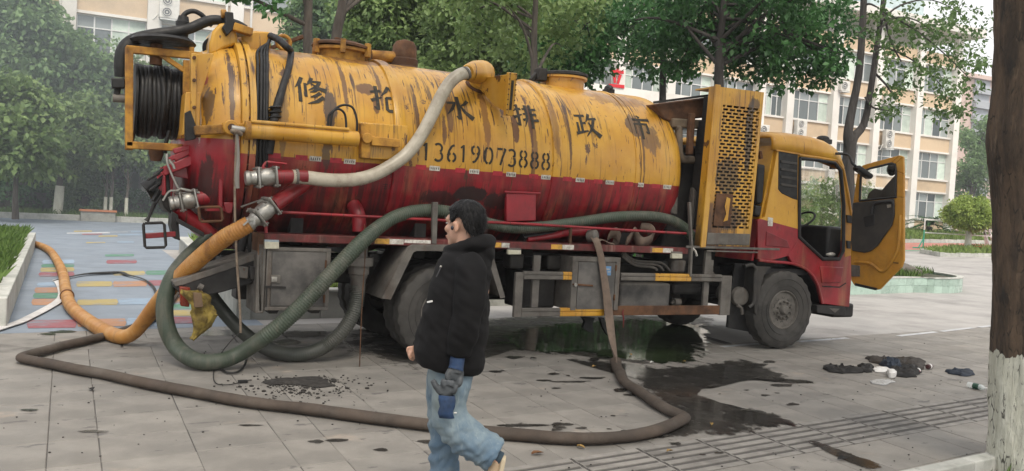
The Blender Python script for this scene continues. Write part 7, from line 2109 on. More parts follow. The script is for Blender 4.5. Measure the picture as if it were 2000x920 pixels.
for z in np.arange(-.05, 5.2, .03):
    R_ = .282 + .018 * math.exp(-z * 2.2) - .004 * z
    if 1.9 < z < 3.1: R_ += .03 * math.exp(-((z - 2.45) / .25) ** 2)
    cx_ = tb0.x - .060 * z + .02 * math.sin(z * 1.7); row = []
    for k_ in range(110):
        t = 2 * math.pi * k_ / 110
        v = Vector((math.cos(t) * R_ * 4, math.sin(t) * R_ * 4, z * .9))
        q = R_ + .016 * mnoise.noise(v * 2.0) + .014 * abs(mnoise.noise(Vector((v.x * 6, v.y * 6, z * 3.4)))) + .008 * mnoise.noise(Vector((v.x * 14, v.y * 14, z * 9)))
        row.append(Vector((cx_ + math.cos(t) * q, tb0.y + .03 * z + math.sin(t) * q, z)))
    rows_.append(row)
b = B(); b.loft(rows_); b.build('trunk', m_bigbark, bt, smooth=80, fix=False)
ct = clump_points([(6.3, 3.6, 7.6, 4.2, 3.6, 1.9), (2.4, 4.2, 7.8, 3.0, 3.4, 1.6), (9.6, 5.0, 8.2, 3.0, 3.0, 1.5), (6.0, -.5, 7.8, 3.2, 2.6, 1.6)], 420, 71)  # unseen crown, spread wider to shade the paving and truck
leaves_mesh('crown', ct, 34, .55, .17, L_dark, bt, seed=71)
b = B(); rl = np.random.default_rng(72)
for i in rl.permutation(len(ct))[:16]:
    e = Vector(ct[i]); a = Vector((tb0.x - .3, tb0.y + .15, rl.uniform(4.7, 5.15))); b.tube([a, a.lerp(e, .5) + Vector((0, 0, .5)), e], [.11, .06, .02], 7, sub=4)
b.build('limb', m_bigbark, bt, smooth=60)
# kerbed tree pit with some grass at its foot
pit = thing('tree_pit', 'pale kerb stones round the pit of the big trunk', 'kerb', (6.3, 3.6, 0))
a = at(1800, 918, Z=.1); c = at(1935, 888, Z=.1)
b = B(); dd2 = (c - a).normalized(); n_ = Vector((-dd2.y, dd2.x, 0))
for i in range(4):
    p = a - dd2 * .6 + dd2 * (.6 * i); b = B(); b.prism([p - n_ * .06, p + dd2 * .595 - n_ * .06, p + dd2 * .595 + n_ * .06, p + n_ * .06], (0, 0, -.14)); b.build('kerb_stone', m_kerb, pit, smooth=0, bevel=.01)
grass('grass', 'sparse grass at the foot of the big trunk', [(a.x - .1, a.y - .15), (c.x, c.y - .12), (6.6, 3.2), (5.4, 3.2)], 0.0, 150, .09, m_grass)
b = B(); b.add([Vector((a.x - .2, a.y - .08, .006)), Vector((c.x + .5, c.y - .08, .006)), Vector((c.x + .5, 3.0, .006)), Vector((a.x - .2, 3.0, .006))], [(0, 1, 2, 3)]); struct(b.build('bare_earth', m_soil, smooth=0))
# ================================================================== PERSON
PC = Vector((1.95, 4.14, 0)); FH = Vector((math.sin(YAW), math.cos(YAW), 0)); RT = Vector((math.cos(YAW), -math.sin(YAW), 0)); UPV = Vector((0, 0, 1))


def Q(px, py, d=0.0):
    """Point under a pixel on the upright plane through the person, d metres behind it."""
    v = rdir(px, py); t = ((PC - CAM).dot(FH) + d) / v.dot(FH)
    return CAM + v * t


def remeshed(b, name, mat, parent, voxel, smooth_it=4, disp=None, fac=.5):
    o = b.build('tmp', None, None, smooth=0)
    m = o.modifiers.new('r', 'REMESH'); m.mode = 'VOXEL'; m.voxel_size = voxel
    s = o.modifiers.new('s', 'SMOOTH'); s.iterations = smooth_it; s.factor = fac
    dg = bpy.context.evaluated_depsgraph_get()
    me = bpy.data.meshes.new_from_object(o.evaluated_get(dg)); me.name = name
    bpy.data.objects.remove(o)
    org = Vector(origin_of(parent))
    nv = len(me.vertices)
    if disp:
        co = [v.co.copy() for v in me.vertices]; no = [v.normal.copy() for v in me.vertices]
        for i, v in enumerate(me.vertices): v.co = co[i] + no[i] * disp(co[i], no[i])
    for v in me.vertices: v.co -= org
    me.materials.clear(); me.materials.append(mat)
    me.shade_smooth()
    ob = bpy.data.objects.new(name, me); COL.objects.link(ob)
    if parent: ob.parent = parent
    return ob


person = thing('person', 'person in black jacket and faded jeans walking left past the truck', 'person', tuple(PC))
k = NT('skin'); k.col(k.mix(k.noise(30, 3), (.52, .31, .22), (.46, .26, .185))); k.rough(.5); k.b.inputs['Subsurface Weight'].default_value = .12; k.b.inputs['Subsurface Radius'].default_value = (.012, .005, .003)
m_skin = k.m
# head frame: turned away from the camera
hy = rad(32)
Hf = (-RT * math.cos(hy) + FH * math.sin(hy)); Hs = Hf.cross(UPV)   # forward, and sideways
Hs = Vector((-Hf.y, Hf.x, 0))
tilt = Matrix.Rotation(rad(-3), 3, Hs)
HR = Matrix((Hf, Hs, UPV)).transposed()
HC = Q(905, 439, .0)


def hp(f, s, u): return HC + (Hf * f + Hs * s + UPV * u) * 1.07


b = B()
b.ell(hp(-.012, 0, .022), (.092, .074, .092), 28, 18, HR)
b.ell(hp(.020, 0, -.035), (.068, .062, .080), 24, 16, HR)
b.ell(hp(.050, 0, -.088), (.034, .034, .028), 18, 12, HR)
b.ell(hp(.062, 0, .024), (.030, .050, .034), 18, 12, HR)
b.tube([hp(.080, 0, .006), hp(.094, 0, -.018), hp(.102, 0, -.034)], [.010, .013, .015], 12)
for s_ in (-1, 1):
    b.ell(hp(.055, s_ * .034, -.022), (.030, .026, .024), 14, 10, HR)
    b.ell(hp(.092, s_ * .012, -.036), (.009, .008, .007), 10, 8, HR)
    b.ell(hp(.070, s_ * .028, .022), (.020, .024, .010), 12, 8, HR)
    b.ell(hp(-.010, s_ * .075, -.012), (.019, .010, .032), 16, 12, HR)
    b.ell(hp(-.006, s_ * .080, .006), (.016, .008, .014), 12, 8, HR)
b.ell(hp(.084, 0, -.060), (.014, .024, .007), 12, 8, HR); b.ell(hp(.081, 0, -.071), (.013, .021, .008), 12, 8, HR)
nb = Q(918, 500, 0)
b.tube([hp(-.02, 0, -.03), hp(-.025, 0, -.09), nb, nb - UPV * .1], [.058, .056, .064, .09], 20)
# trunk and limbs under the clothes
b.tube([nb - UPV * .04, Q(905, 560), Q(890, 640), Q(880, 715)], [.11, .14, .13, .14], 20)
LS, LE, LW = Q(918, 520, -.19), Q(912, 622, -.24), Q(893, 706, -.22)
RS, RE, RW_ = Q(905, 520, .19), Q(868, 620, .24), Q(818, 680, .22)
b.tube([LS, LE, LW], [.055, .045, .032], 12, sub=3); b.tube([RS, RE, RW_], [.055, .045, .032], 12, sub=3)
b.tube([Q(885, 715, -.09), Q(878, 800, -.10), Q(893, 838, -.1), Q(930, 868, -.1), Q(974, 900, -.1)], [.08, .06, .05, .045, .036], 14, sub=3)
b.tube([Q(872, 715, .09), Q(866, 810, .08), Q(862, 900, .08), Q(862, 1020, .08)], [.08, .055, .045, .036], 14, sub=3)
# bare right hand, half closed
hc = Q(806, 689, .22)
b.ell(hc, (.030, .024, .040), 16, 12)
for i in range(4):
    o = Q(801 + i * 1.5, 682 + i * 4.5, .20 + .006 * i)
    b.tube([o + RT * .02 + UPV * .012, o - RT * .012 + UPV * .006, o - RT * .012 - UPV * .014 + FH * .004, o + RT * .008 - UPV * .022], [.0095, .0095, .009, .008], 9, sub=3)
b.tube([hc + UPV * .02 - FH * .02, Q(800, 694, .19), Q(804, 701, .19)], [.012, .0105, .009], 9, sub=3)
body = remeshed(b, 'body', m_skin, person, .0055, 5)
# face details
m_lip = surf('lip_skin', (.40, .16, .13), .5, gamt=0, bump=0); m_eye = surf('eye_white', (.4, .38, .36), .2, gamt=0, bump=0); m_iris = surf('dark_iris', (.02, .014, .01), .15, gamt=0, bump=0)
m_hair = surf('black_hair', (.005, .005, .006), .55, spec=.2, c2=(.009, .0085, .0085), nscale=40, gamt=0, bump=.5, bscale=90, bdist=.004)
b = B(); b.ell(hp(.0935, 0, -.0605), (.005, .020, .0045), 12, 8, HR); b.ell(hp(.090, 0, -.070), (.005, .017, .005), 12, 8, HR); b.build('lips', m_lip, person)
for s_ in (-1, 1):
    b = B(); b.ell(hp(.070, s_ * .031, .004), (.012, .013, .006), 14, 10, HR); e = b.build('eye', m_eye, person)
    b = B(); b.ell(hp(.080, s_ * .033, .004), (.004, .009, .006), 10, 8, HR); b.build('iris', m_iris, e)
    b = B(); b.tube([hp(.092, s_ * .012, .026), hp(.088, s_ * .032, .031), hp(.074, s_ * .050, .026)], [.003, .0045, .002], 6, sub=3); b.build('eyebrow', m_hair, person)
# hair
rows_ = []
def hairline(a):
    """Lowest elevation of the hair (degrees) for azimuth a from the face."""
    pts_ = [(0, 32), (35, 31), (52, 24), (64, 6), (70, -8), (76, -8), (82, 8), (94, 12), (106, 4), (114, -22), (135, -44), (180, -52)]
    for (x0, y0), (x1, y1) in zip(pts_[:-1], pts_[1:]):
        if x0 <= a <= x1: return y0 + (y1 - y0) * (a - x0) / (x1 - x0)
    return -50
nA, nE = 96, 26
for j in range(nE + 1):
    row = []
    for i in range(nA):
        az = 360 * i / nA; a = az if az <= 180 else 360 - az
        lo = hairline(a); el = rad(lo + (90 - lo) * j / nE); q = rad(az)
        dv = Vector((math.cos(el) * math.cos(q), math.cos(el) * math.sin(q), math.sin(el)))
        p = Vector((dv.x * .105, dv.y * .085, dv.z * .103))
        n_ = .003 * mnoise.noise(Vector((q * 7, el * 3, 1))) + .003 * mnoise.noise(dv * 9) + .002 * mnoise.noise(Vector((math.sin(q) * 24, math.cos(q) * 24, el * 6)))
        back = max(0, -dv.x); n_ += .008 * back * max(0, dv.z + .4) + (.006 if dv.z > .5 else 0)
        edge = .62 if j == 0 else (.90 if j == 1 else 1)
        p = p * edge if a > 60 else p * (edge * .25 + .75)
        p = p + dv * n_
        row.append(hp(p.x - .014, p.y, p.z + .016))
    rows_.append(row)
b = B(); b.loft(rows_, caps=False)
hair = b.build('hair', m_hair, person, smooth=80)
# short strand tips give the outline some roughness
b = B(); rh_ = np.random.default_rng(3)
for _ in range(2600):
    j = rh_.integers(2, nE); i = rh_.integers(0, nA)
    p = rows_[j][i]; dn = (p - hp(-.014, 0, .02)).normalized()
    tdir = (UPV * -.7 + dn * .35 - Hf * rh_.uniform(-.2, .5) + Hs * rh_.uniform(-.2, .2)).normalized()
    L_ = rh_.uniform(.014, .036); sd_ = tdir.cross(dn).normalized() * .0018
    b.add([p - sd_ - dn * .002, p + sd_ - dn * .002, p + tdir * L_ + dn * .003], [(0, 1, 2)])
b.build('hair_strands', m_hair, hair, smooth=0, fix=False)
# earphone
b = B(); b.ell(hp(.002, .0885, -.016), (.009, .007, .012), 12, 8, HR); b.ell(hp(.002, -.0885, -.016), (.009, .007, .012), 12, 8, HR); b.build('earphone', surf('glossy_black_plastic', (.02, .02, .03), .15, gamt=0, bump=0), person)

# jacket
k = NT('black_padded_cloth')
k.col(k.mix(k.step(k.noise(14, 5, .6), .35, .7), (.0022, .0022, .0027), (.004, .0037, .0045))); k.rough(.85); k.b.inputs['Specular IOR Level'].default_value = .25
k.bump(k.noise(500, 3, .6), .2, .001); m_jack = k.m
b = B()
sec = [(476, 893, 944, .075), (486, 878, 954, .12), (498, 864, 960, .17), (514, 855, 961, .205), (535, 848, 958, .225), (565, 838, 957, .235), (600, 829, 957, .24), (640, 817, 955, .24), (675, 809, 951, .24), (697, 806, 948, .235), (712, 812, 945, .22), (717, 818, 942, .19)]
rings = []
for y, xl, xr, hd in sec:
    ring = []
    c = (Q(xl, y) + Q(xr, y)) / 2; hw = (Q(xr, y) - Q(xl, y)).length / 2
    yy = y + (0 if y < 690 else 0)
    for k_ in range(32):
        t = 2 * math.pi * k_ / 32
        ct, st = math.cos(t), math.sin(t)
        e = .85
        ring.append(c + RT * (hw * math.copysign(abs(ct) ** e, ct)) + FH * (hd * math.copysign(abs(st) ** e, st)) - UPV * (.02 * ct * (1 if y > 690 else 0)))
    rings.append(ring)
b.loft(rings)
b.tube([Q(917, 512, -.15), Q(919, 530, -.20), Q(918, 575, -.235), Q(912, 622, -.25), Q(902, 665, -.24), Q(895, 694, -.23)], [.072, .084, .080, .076, .071, .058], 20, sub=4)
b.tube([Q(905, 512, .15), Q(900, 530, .20), Q(885, 575, .24), Q(866, 622, .25), Q(842, 656, .24), Q(818, 683, .225)], [.07, .09, .088, .082, .07, .056], 20, sub=4)
# hood folded behind the neck and collar
b.tube([Q(878, 487, -.06), Q(893, 486, -.10), Q(915, 480, -.125), Q(940, 474, -.09), Q(951, 474, 0), Q(940, 474, .09), Q(915, 480, .12), Q(893, 486, .09), Q(876, 488, .04), Q(872, 490, 0), Q(878, 487, -.06)], [.026, .032, .038, .048, .055, .048, .036, .03, .026, .026, .026], 14, sub=4)
b.ell(Q(947, 490, 0), (.055, .12, .062), 18, 12, Matrix((RT, FH, UPV)).transposed())


def folds(p, n):
    q = p - PC
    u = q.dot(RT); z = q.z; d_ = q.dot(FH)
    f = .008 * mnoise.noise(Vector((u * 6, d_ * 6, z * 9))) + .006 * mnoise.noise(Vector((u * 15, d_ * 12, z * 26 + u * 14)))
    f += .005 * math.sin((z * 1.0 + u * .3) * 46 + 3 * mnoise.noise(Vector((u * 5, d_ * 5, z * 3)))) * (.5 + .5 * mnoise.noise(Vector((u * 4, d_ * 4, z * 4 + 7))))
    if z < 1.0: f -= .010 * max(0, math.sin((z - .93) / .07 * math.pi)) * .3
    return f


jk = remeshed(b, 'jacket', m_jack, person, .0085, 5, folds)
m_wtag = surf('white_tab', (.7, .7, .68), .5, gamt=0, bump=0)
fsurf = lambda x, y, d: Q(x, y, d)
b = B(); b.bar(Q(836.5, 590, -.152), Q(846, 588, -.172), .02, .009); b.build('white_tab', m_wtag, jk)
b = B(); b.ell(Q(861, 521, -.160), (.007, .006, .007), 10, 8); b.build('snap', m_alu, jk)
b = B(); b.tube([Q(861, 521, -.163), Q(857, 531, -.17), Q(852, 541, -.17)], [.003, .003, .003], 6, sub=3); b.build('drawstring', surf('dark_cord', (.05, .05, .055), .6, gamt=0), jk)
b = B(); b.bar(Q(861, 627, -.225), Q(862.5, 631, -.228), .006, .010); b.build('zip_pull', m_alu, jk)

# jeans
k = NT('faded_denim')
gp = k.obj
n1 = k.noise(5, 4, .6); n2 = k.noise(1, 6, .7, vec=k.map((40, 40, 9)))
c = k.mix(k.step(n1, .35, .65), (.082, .132, .185), (.175, .228, .255)); c = k.mix(k.step(n2, .5, .75, 0, .45), c, (.33, .37, .36))
xx, yy, zz = k.xyz()
c = k.mix(k.step(zz, .40, .62, .55, 0), c, (.085, .145, .22))
c = k.mix(k.step(k.noise(3, 3, .5, vec=k.map((1, 1, 1), loc=(5, 5, 5))), .52, .66, 0, .5), c, (.20, .225, .20))
k.col(c); k.rough(.85); k.bump(k.noise(420, 3), .25, .0015)
m_jean = k.m
b = B()
def ringQ(y, xl, xr, hd, d=0, n=26, tl=0):
    c = (Q(xl, y, d) + Q(xr, y, d)) / 2; hw = (Q(xr, y, d) - Q(xl, y, d)).length / 2
    return [c + RT * (hw * math.cos(2 * math.pi * k_ / n)) + FH * (hd * math.sin(2 * math.pi * k_ / n)) + UPV * (tl * math.cos(2 * math.pi * k_ / n)) for k_ in range(n)]
b.loft([ringQ(690, 840, 930, .18), ringQ(715, 836, 927, .185), ringQ(740, 836, 922, .185), ringQ(765, 838, 914, .16), ringQ(780, 845, 905, .1)])
# near (left) leg, trailing
b.tube([Q(884, 722, -.085), Q(880, 760, -.10), Q(877, 795, -.105), Q(884, 824, -.105), Q(905, 848, -.10), Q(932, 868, -.10), Q(955, 882, -.10), Q(968, 890, -.10)], [.105, .098, .094, .097, .099, .098, .092, .086], 22, sub=5)
# far (right) leg, leading
b.tube([Q(873, 722, .085), Q(868, 770, .09), Q(866, 815, .09), Q(868, 860, .09), Q(868, 905, .09), Q(866, 960, .09), Q(864, 1020, .09)], [.105, .100, .082, .080, .084, .09, .098], 22, sub=5)


def jfolds(p, n):
    q = p - PC; u = q.dot(RT); z = q.z; d_ = q.dot(FH)
    f = .010 * mnoise.noise(Vector((u * 7, d_ * 7, z * 10 - u * 6))) + .005 * mnoise.noise(Vector((u * 10, d_ * 10, z * 30 + u * 26)))
    if z < .62: f += .006 * (abs(mnoise.noise(Vector((u * 9 + z * 7, d_ * 7, z * 21 - u * 16)))) * 3 - .8) + .008 * math.sin((z * .8 - u * .9) * 70 + 4 * mnoise.noise(Vector((u * 6, d_ * 6, z * 5))))* max(0, mnoise.noise(Vector((u * 5 + 3, d_ * 5, z * 6))) + .35)
    return f


jn = remeshed(b, 'jeans', m_jean, person, .0085, 4, jfolds)
b = B(); b.ell(Q(888, 806, -.19), (.012, .006, .005), 8, 6, Matrix((RT, FH, UPV)).transposed()); b.build('frayed_hole', m_wtag, jn)
# shoes: trailing foot on its toe, leading foot flat (below the frame)
m_shoe = surf('tan_suede_shoe', (.36, .27, .18), .8, gamt=.2); m_sole = surf('pale_rubber_sole', (.45, .38, .27), .7, gamt=.2)
def shoe(heel, toe_dir, up, nm):
    s_ = toe_dir.cross(up).normalized(); rings = []
    for t, wd_, h0, h1 in [(-.015, .02, .02, .06), (.0, .034, .004, .085), (.04, .038, 0, .095), (.09, .037, 0, .085), (.15, .044, 0, .062), (.21, .046, 0, .05), (.255, .036, .004, .04), (.275, .015, .012, .03)]:
        c = heel + toe_dir * t + up * ((h0 + h1) / 2)
        rings.append([c + s_ * (wd_ * math.cos(2 * math.pi * k_ / 18)) + up * ((h1 - h0) / 2 * math.copysign(abs(math.sin(2 * math.pi * k_ / 18)) ** .7, math.sin(2 * math.pi * k_ / 18))) for k_ in range(18)])
    b = B(); b.loft(rings); o = b.build('shoe', m_shoe, person, smooth=60)
    b = B(); so = [heel + toe_dir * t + s_ * w_ for t, w_ in [(-.01, .0), (0, .034), (.04, .04), (.1, .037), (.16, .046), (.22, .047), (.26, .034), (.28, 0), (.26, -.034), (.22, -.047), (.16, -.046), (.1, -.037), (.04, -.04), (0, -.034)]]
    b.prism([p - up * .012 for p in so], up * .024); b.build('sole', m_sole, o, bevel=.006)
heel = Q(984, 893, -.10); toe = Q(955, 1000, -.10); toe.z = .06
td = (toe - heel).normalized(); upd = (-RT - td * (-RT).dot(td)).normalized()
shoe(heel, td, upd, 'a')
b = B(); b.tube([Q(966, 890, -.10), Q(978, 897, -.10)], .038, 14); b.build('sock', surf('dark_sock', (.03, .05, .07), .9), person)
hl = Q(885, 1040, .09); hl.z = .012
shoe(hl, -RT, UPV, 'b')

# gloved left hand and the glove it holds
m_gpalm = surf('grey_latex_coating', (.05, .057, .064), .6, c2=(.03, .034, .038), nscale=14, namt=.8, gamt=.3)
m_gblue = surf('blue_knit_cuff', (.018, .042, .10), .9, c2=(.011, .026, .066), nscale=30, namt=.8, grime=(.03, .04, .06), gscale=8, gamt=.5, bump=.4, bscale=300)
D0 = -.245
b = B()
b.tube([Q(893, 700, D0), Q(892, 715, D0 - .01), Q(890, 728, D0 - .015)], [.036, .038, .042], 16, sub=3, flat=.8)
b.ell(Q(891, 731, D0 - .02), (.042, .026, .046), 18, 12)
for i, (x0, y0, x1, y1, x2, y2) in enumerate([(900, 738, 897, 750, 888, 754), (894, 742, 889, 753, 881, 756), (887, 742, 880, 752, 874, 754), (881, 738, 874, 747, 870, 750)]):
    dd = D0 - .035 + .006 * i
    b.tube([Q(x0, y0, dd + .01), Q(x1, y1, dd - .008), Q(x2, y2, dd + .0), Q(x2 + 3, y2 - 6, dd + .03)], [.0145, .0145, .0135, .012], 10, sub=4)
b.tube([Q(880, 722, D0 - .03), Q(874, 733, D0 - .045), Q(876, 744, D0 - .05)], [.016, .015, .0125], 10, sub=4)
wg = remeshed(b, 'worn_glove', m_gpalm, person, .0045, 3)
b = B(); b.tube([Q(895, 693, D0 + .005), Q(893, 703, D0), Q(891.5, 716, D0 - .008), Q(890, 722, D0 - .012)], [.040, .043, .042, .046], 18, sub=4, flat=.85, caps=False); b.build('knit_cuff', m_gblue, wg, smooth=60)
glove = thing('work_glove', 'loose blue and grey work glove held in the gloved hand', 'glove', tuple(Q(870, 780, -.28)))
b = B(); D1 = -.292
b.ell(Q(872, 762, D1), (.040, .016, .045), 18, 12, Matrix((RT, FH, UPV)).transposed())
for i, pts_ in enumerate([[(862, 768), (853, 756), (845, 742)], [(868, 754), (866, 748), (869, 741)], [(876, 752), (877, 746), (879, 742)], [(882, 754), (885, 748), (887, 745)]]):
    b.tube([Q(x, y, D1 - .003 * i) for x, y in pts_], [.0175, .0165, .0135], 10, sub=4)
b.tube([Q(884, 768, D1 - .005), Q(889, 760, D1 - .01), Q(891, 752, D1 - .01)], [.014, .0135, .012], 10, sub=4)
gm = remeshed(b, 'glove_hand', m_gpalm, glove, .0045, 3, lambda p, n: .003 * mnoise.noise(p * 40))
b = B(); rg = []
for y, xl, xr in [(772, 854, 888), (782, 857, 889), (794, 859, 888), (806, 858, 885), (816, 856, 883)]:
    rg.append([p + Vector((mnoise.noise(p * 25), mnoise.noise(p * 25 + Vector((5, 5, 5))), 0)) * .012 + RT * .004 * math.sin(y * .31) for p in ringQ(y, xl, xr, .017, D1, 24)])
b.loft(rg, caps=False); b.build('knit_cuff', m_gblue, glove, smooth=60, solid=.004)

# ================================================================== LITTER, LEAVES, SOIL
def crumple(name, label, cat, px_pts, h, mat, seed, z=.012, group=None, fr=10, amp=1.0):
    P = [at(x, y, Z=z) for x, y in px_pts]; c = sum(P, Vector()) / len(P)
    P = smooth_path(P + [P[0]], [0] * (len(P) + 1), 4)[0][:-1]
    rows = []
    for i in range(13):
        f = 1 - i / 12.5
        row = []
        for p in P:
            q = c.lerp(p, f); s = Vector((seed * 3.1, 0, 0))
            e = (1 - f ** 8)
            q2 = q + Vector((mnoise.noise(q * fr + s), mnoise.noise(q * fr + s + Vector((7, 7, 7))), 0)) * .06 * f * amp
            q2.z = z + .7 * h * e * (.15 + .75 * abs(mnoise.noise(q * fr * 1.3 + s)) ** .7 + .55 * abs(mnoise.noise(q * fr * 2.6 + s)))
            row.append(q2)
        rows.append(row)
    base = [Vector((p.x, p.y, .004)) for p in rows[0]]
    b = B(); b.loft([base] + rows); o = b.build(name, mat, None, smooth=45); tag(o, label, cat, group)
    return o


m_blk = surf('dirty_black_cloth', (.009, .0088, .009), .85, c2=(.022, .02, .018), nscale=8, namt=.8, gamt=.3, bump=.4)
m_navy = surf('dark_blue_cloth', (.013, .021, .036), .8, c2=(.02, .03, .046), nscale=8, gamt=.4, bump=.4)
m_brwn = surf('muddy_brown_cloth', (.036, .029, .023), .85, c2=(.016, .014, .012), nscale=10, namt=.8, gamt=.4, bump=.4)
m_wpl = surf('white_plastic', (.65, .64, .62), .4, gamt=.3)
crumple('discarded_cloth', 'black cloth strip at the left end of the litter pile', 'cloth', [(1608, 714), (1630, 720), (1645, 713), (1656, 720), (1684, 721), (1690, 726), (1660, 728), (1625, 726), (1610, 721)], .09, m_blk, 1)
crumple('discarded_cloth', 'small dark cloth lump between the strip and the litter pile', 'cloth', [(1678, 714), (1700, 713), (1706, 722), (1694, 726), (1680, 722)], .09, m_blk, 2)
crumple('discarded_cloth', 'muddy brown cloth along the back of the litter pile', 'cloth', [(1692, 697), (1715, 700), (1738, 703), (1775, 700), (1805, 706), (1806, 718), (1780, 722), (1740, 714), (1700, 706)], .10, m_brwn, 3)
crumple('discarded_cloth', 'dark blue cloth in the middle of the litter pile', 'cloth', [(1726, 704), (1752, 704), (1764, 714), (1760, 722), (1738, 722), (1722, 714)], .14, m_navy, 4)
crumple('discarded_cloth', 'black cloth at the front of the litter pile', 'cloth', [(1738, 720), (1765, 716), (1795, 718), (1800, 728), (1785, 735), (1755, 735), (1738, 728)], .11, m_blk, 5)
crumple('discarded_cloth', 'small black rag lying alone right of the litter pile', 'cloth', [(1850, 724), (1868, 723), (1890, 722), (1896, 730), (1884, 734), (1862, 730), (1850, 727)], .07, m_navy, 6)
crumple('plastic_bag', 'flat white plastic scrap at the front left of the litter pile', 'litter', [(1704, 718), (1730, 717), (1738, 722), (1722, 727), (1705, 724)], .03, m_wpl, 7)
crumple('plastic_bag', 'small white crumpled scrap lying in the middle of the litter pile', 'litter', [(1734, 722), (1746, 721), (1748, 728), (1736, 728)], .03, m_wpl, 8, z=.06)
crumple('plastic_bag', 'thin grey plastic sheet lying in front of the litter pile', 'litter', [(1700, 742), (1722, 740), (1745, 744), (1730, 750), (1705, 749)], .012, surf('grey_plastic_film', (.4, .4, .4), .3, gamt=.2), 9)
def bottle(name, label, a, d_, L, r, mat, cat='bottle', cap=None, band=None, can=False):
    d_ = Vector(d_).normalized(); root = thing(name, label, cat, tuple(a))
    o = Vector(a) + Vector((0, 0, r + .003))
    b = B()
    if can: b.lathe([(0, r * .8), (.004, r * .88), (.014, r), (L - .014, r), (L - .004, r * .86), (L, r * .8)], o, d_, 22)
    else: b.lathe([(0, r * .7), (.006, r * .95), (.02, r), (L * .25, r * .97), (L * .3, r), (L * .62, r), (L * .72, r * .92), (L * .84, r * .5), (L * .9, r * .38), (L * .97, r * .38)], o, d_, 22)
    b.build('body', mat, root, smooth=40)
    if cap: b = B(); b.lathe([(L * .92, r * .44), (L, r * .44)], o, d_, 16); b.build('cap', cap, root)
    if band: b = B(); b.lathe([(L * .3, r * 1.015), (L * .6, r * 1.015)], o, d_, 22); b.build('label', band, root)
    return root
m_pet = NT('clear_plastic'); m_pet.col((.8, .85, .85)); m_pet.rough(.12); m_pet.b.inputs['Alpha'].default_value = .45; m_pet = m_pet.m
m_grn = surf('dark_green_label', (.02, .07, .045), .4, gamt=.2); m_redc = surf('red_plastic', (.45, .03, .05), .4, gamt=.1)
bottle('plastic_bottle', 'clear plastic bottle with a dark green label beside the big trunk', at(1890, 757, Z=0), at(1934, 767, Z=0) - at(1890, 757, Z=0), .235, .033, m_pet, cap=m_wpl, band=m_grn)
bottle('plastic_bottle', 'white bottle with a red cap at the front of the litter pile', at(1793, 726, Z=0), at(1800, 736, Z=0) - at(1793, 726, Z=0), .13, .024, m_wpl, cap=m_redc)
bottle('drink_can', 'dark and white drink can lying right of the litter pile', at(1811, 722, Z=0), at(1826, 719, Z=0) - at(1811, 722, Z=0), .115, .033, surf('dark_red_can', (.06, .025, .025), .35, c2=(.03, .03, .03), gamt=.2), 'can', band=m_wpl, can=True)
m_leafb = surf('dry_brown_leaf', (.16, .07, .024), .8, c2=(.1, .045, .018), gamt=.1); m_leafy = surf('dry_yellow_leaf', (.27, .17, .055), .8, gamt=.1)
for (x, y, s, m_, lab) in [(1050, 885, .055, m_leafb, 'brown fallen leaf near the bottom centre of the paving'), (1135, 873, .035, m_leafy, 'yellow leaf lying below the bent delivery hose'), (1308, 881, .035, m_leafy, 'yellow leaf on the slotted drain covers'), (1273, 708, .03, m_wpl, 'pale leaf floating in the puddle right of the hanging hose'), (1232, 693, .035, m_leafy, 'yellow leaf in the puddle just right of the hanging hose'), (1336, 706, .025, m_leafy, 'small yellow leaf at the far edge of the puddle'), (1645, 896, .05, m_blk, 'dark fallen leaf near the bottom right paving'), (1160, 716, .04, m_leafy, 'curled yellow leaf left of the hanging hose'), (1042, 700, .05, m_blk, 'dark scrap of leaf on the paving before the puddle'), (178, 760, .05, m_blk, 'dark scrap beside the folded hose at the left'), (1390, 829, .03, m_leafy, 'pale leaf in the damp area beside the hose bend')]:
    p = at(x, y, Z=.012); a = random.uniform(0, 6.28); dx = Vector((math.cos(a), math.sin(a), 0)) * s; dy = Vector((-math.sin(a), math.cos(a), 0)) * s * .5
    b = B(); b.grid([[p - dx, p - dx * .4 + dy * .8 + Vector((0, 0, .012)), p + dx * .3 + dy + Vector((0, 0, .018)), p + dx], [p - dx, p - dx * .4, p + dx * .3 + Vector((0, 0, .004)), p + dx + Vector((0, 0, .01))], [p - dx, p - dx * .4 - dy * .8 + Vector((0, 0, .01)), p + dx * .3 - dy + Vector((0, 0, .014)), p + dx]])
    o = b.build('fallen_leaf', m_, None, smooth=0, solid=.002); tag(o, lab, 'leaf', 'fallen leaves on the paving')
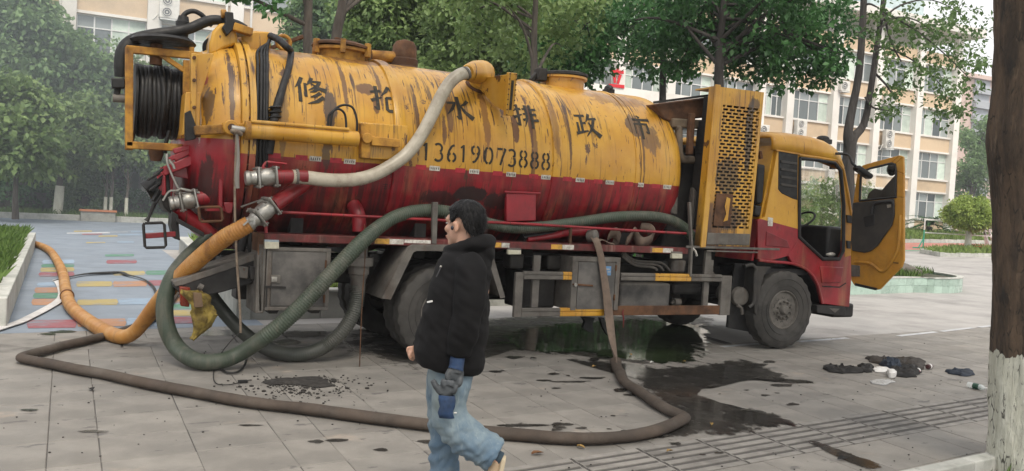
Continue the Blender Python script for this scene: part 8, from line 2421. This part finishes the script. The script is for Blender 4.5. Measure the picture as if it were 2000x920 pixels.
# spilled black soil
m_mud = surf('spilled_black_soil', (.022, .02, .018), .95, c2=(.05, .045, .04), nscale=20, namt=.7, bump=.6, bscale=60, bdist=.01)
b = B(); rs = np.random.default_rng(9)
P = [at(x, y, Z=.008) for x, y in [(508, 746), (530, 740), (565, 738), (600, 735), (628, 737), (640, 746), (655, 752), (620, 757), (590, 752), (560, 750), (530, 751)]]
c = sum(P, Vector()) / len(P); P = smooth_path(P + [P[0]], [0] * (len(P) + 1), 8)[0][:-1]
b.loft([[c.lerp(p, f) + Vector((mnoise.noise(p * 11), mnoise.noise(p * 11 + Vector((4, 4, 4))), 0)) * .03 * f + Vector((0, 0, .022 * (1 - f ** 2) * (1 + mnoise.noise(c.lerp(p, f) * 9)))) for p in P] for f in (1, .9, .75, .55, .35, .15, .01)])
for _ in range(420):
    x, y = rs.normal(590, 62), rs.normal(752, 13)
    if y < 733: continue
    p = at(x, y, Z=.006); s = rs.uniform(.003, .012) * (2 if rs.random() < .1 else 1)
    b.ell(p, (s * 1.3, s * 1.1, s * .6), 5, 3)
o = b.build('spilled_soil', m_mud, None, smooth=40); tag(o, 'spilled black soil scattered on the paving behind the hose loop', 'soil', kind='stuff')
# grit and crumbs all over the paving
b = B()
for _ in range(380):
    x, y = rs.uniform(-20, 1930), rs.uniform(640, 925)
    p = at(x, y, Z=.004); s = rs.uniform(.003, .009)
    if 10.2 < p.y < 10.85 or 5.04 < p.y < 6.04: continue
    b.ell(p, (s * 1.2, s, s * .6), 5, 3)
o = b.build('grit', m_mud, None, smooth=0); tag(o, 'dark grit and crumbs strewn over the paving', 'grit', kind='stuff')

# ================================================================== HAZE
b = B(); b.box2((-70, -45, -2), (190, 140, 36)); hz = b.build('haze', None, None, smooth=0)
hm = bpy.data.materials.new('haze_air'); hm.use_nodes = True; hn = hm.node_tree.nodes; hn.remove(hn['Principled BSDF'])
pv = hn.new('ShaderNodeVolumePrincipled'); pv.inputs['Color'].default_value = (.90, .94, 1, 1); pv.inputs['Density'].default_value = .0008; pv.inputs['Anisotropy'].default_value = .2
hm.node_tree.links.new(pv.outputs[0], hn['Material Output'].inputs['Volume']); hz.data.materials.append(hm); struct(hz, kind='stuff')

# bluish exhaust smoke hanging under the trees at the left
b = B(); b.ell((2, 37, 5.5), (17, 9.5, 6.8), 24, 14); sm = b.build('smoke', None, None, smooth=0)
hm = bpy.data.materials.new('exhaust_smoke'); hm.use_nodes = True; hn = hm.node_tree.nodes; hn.remove(hn['Principled BSDF'])
pv = hn.new('ShaderNodeVolumePrincipled'); pv.inputs['Color'].default_value = (.82, .91, 1, 1); pv.inputs['Anisotropy'].default_value = .2; pv.inputs['Density'].default_value = .011
hm.node_tree.links.new(pv.outputs[0], hn['Material Output'].inputs['Volume']); sm.data.materials.append(hm); struct(sm, kind='stuff'); sm['label'] = 'thin bluish exhaust smoke drifting under the trees at the left'
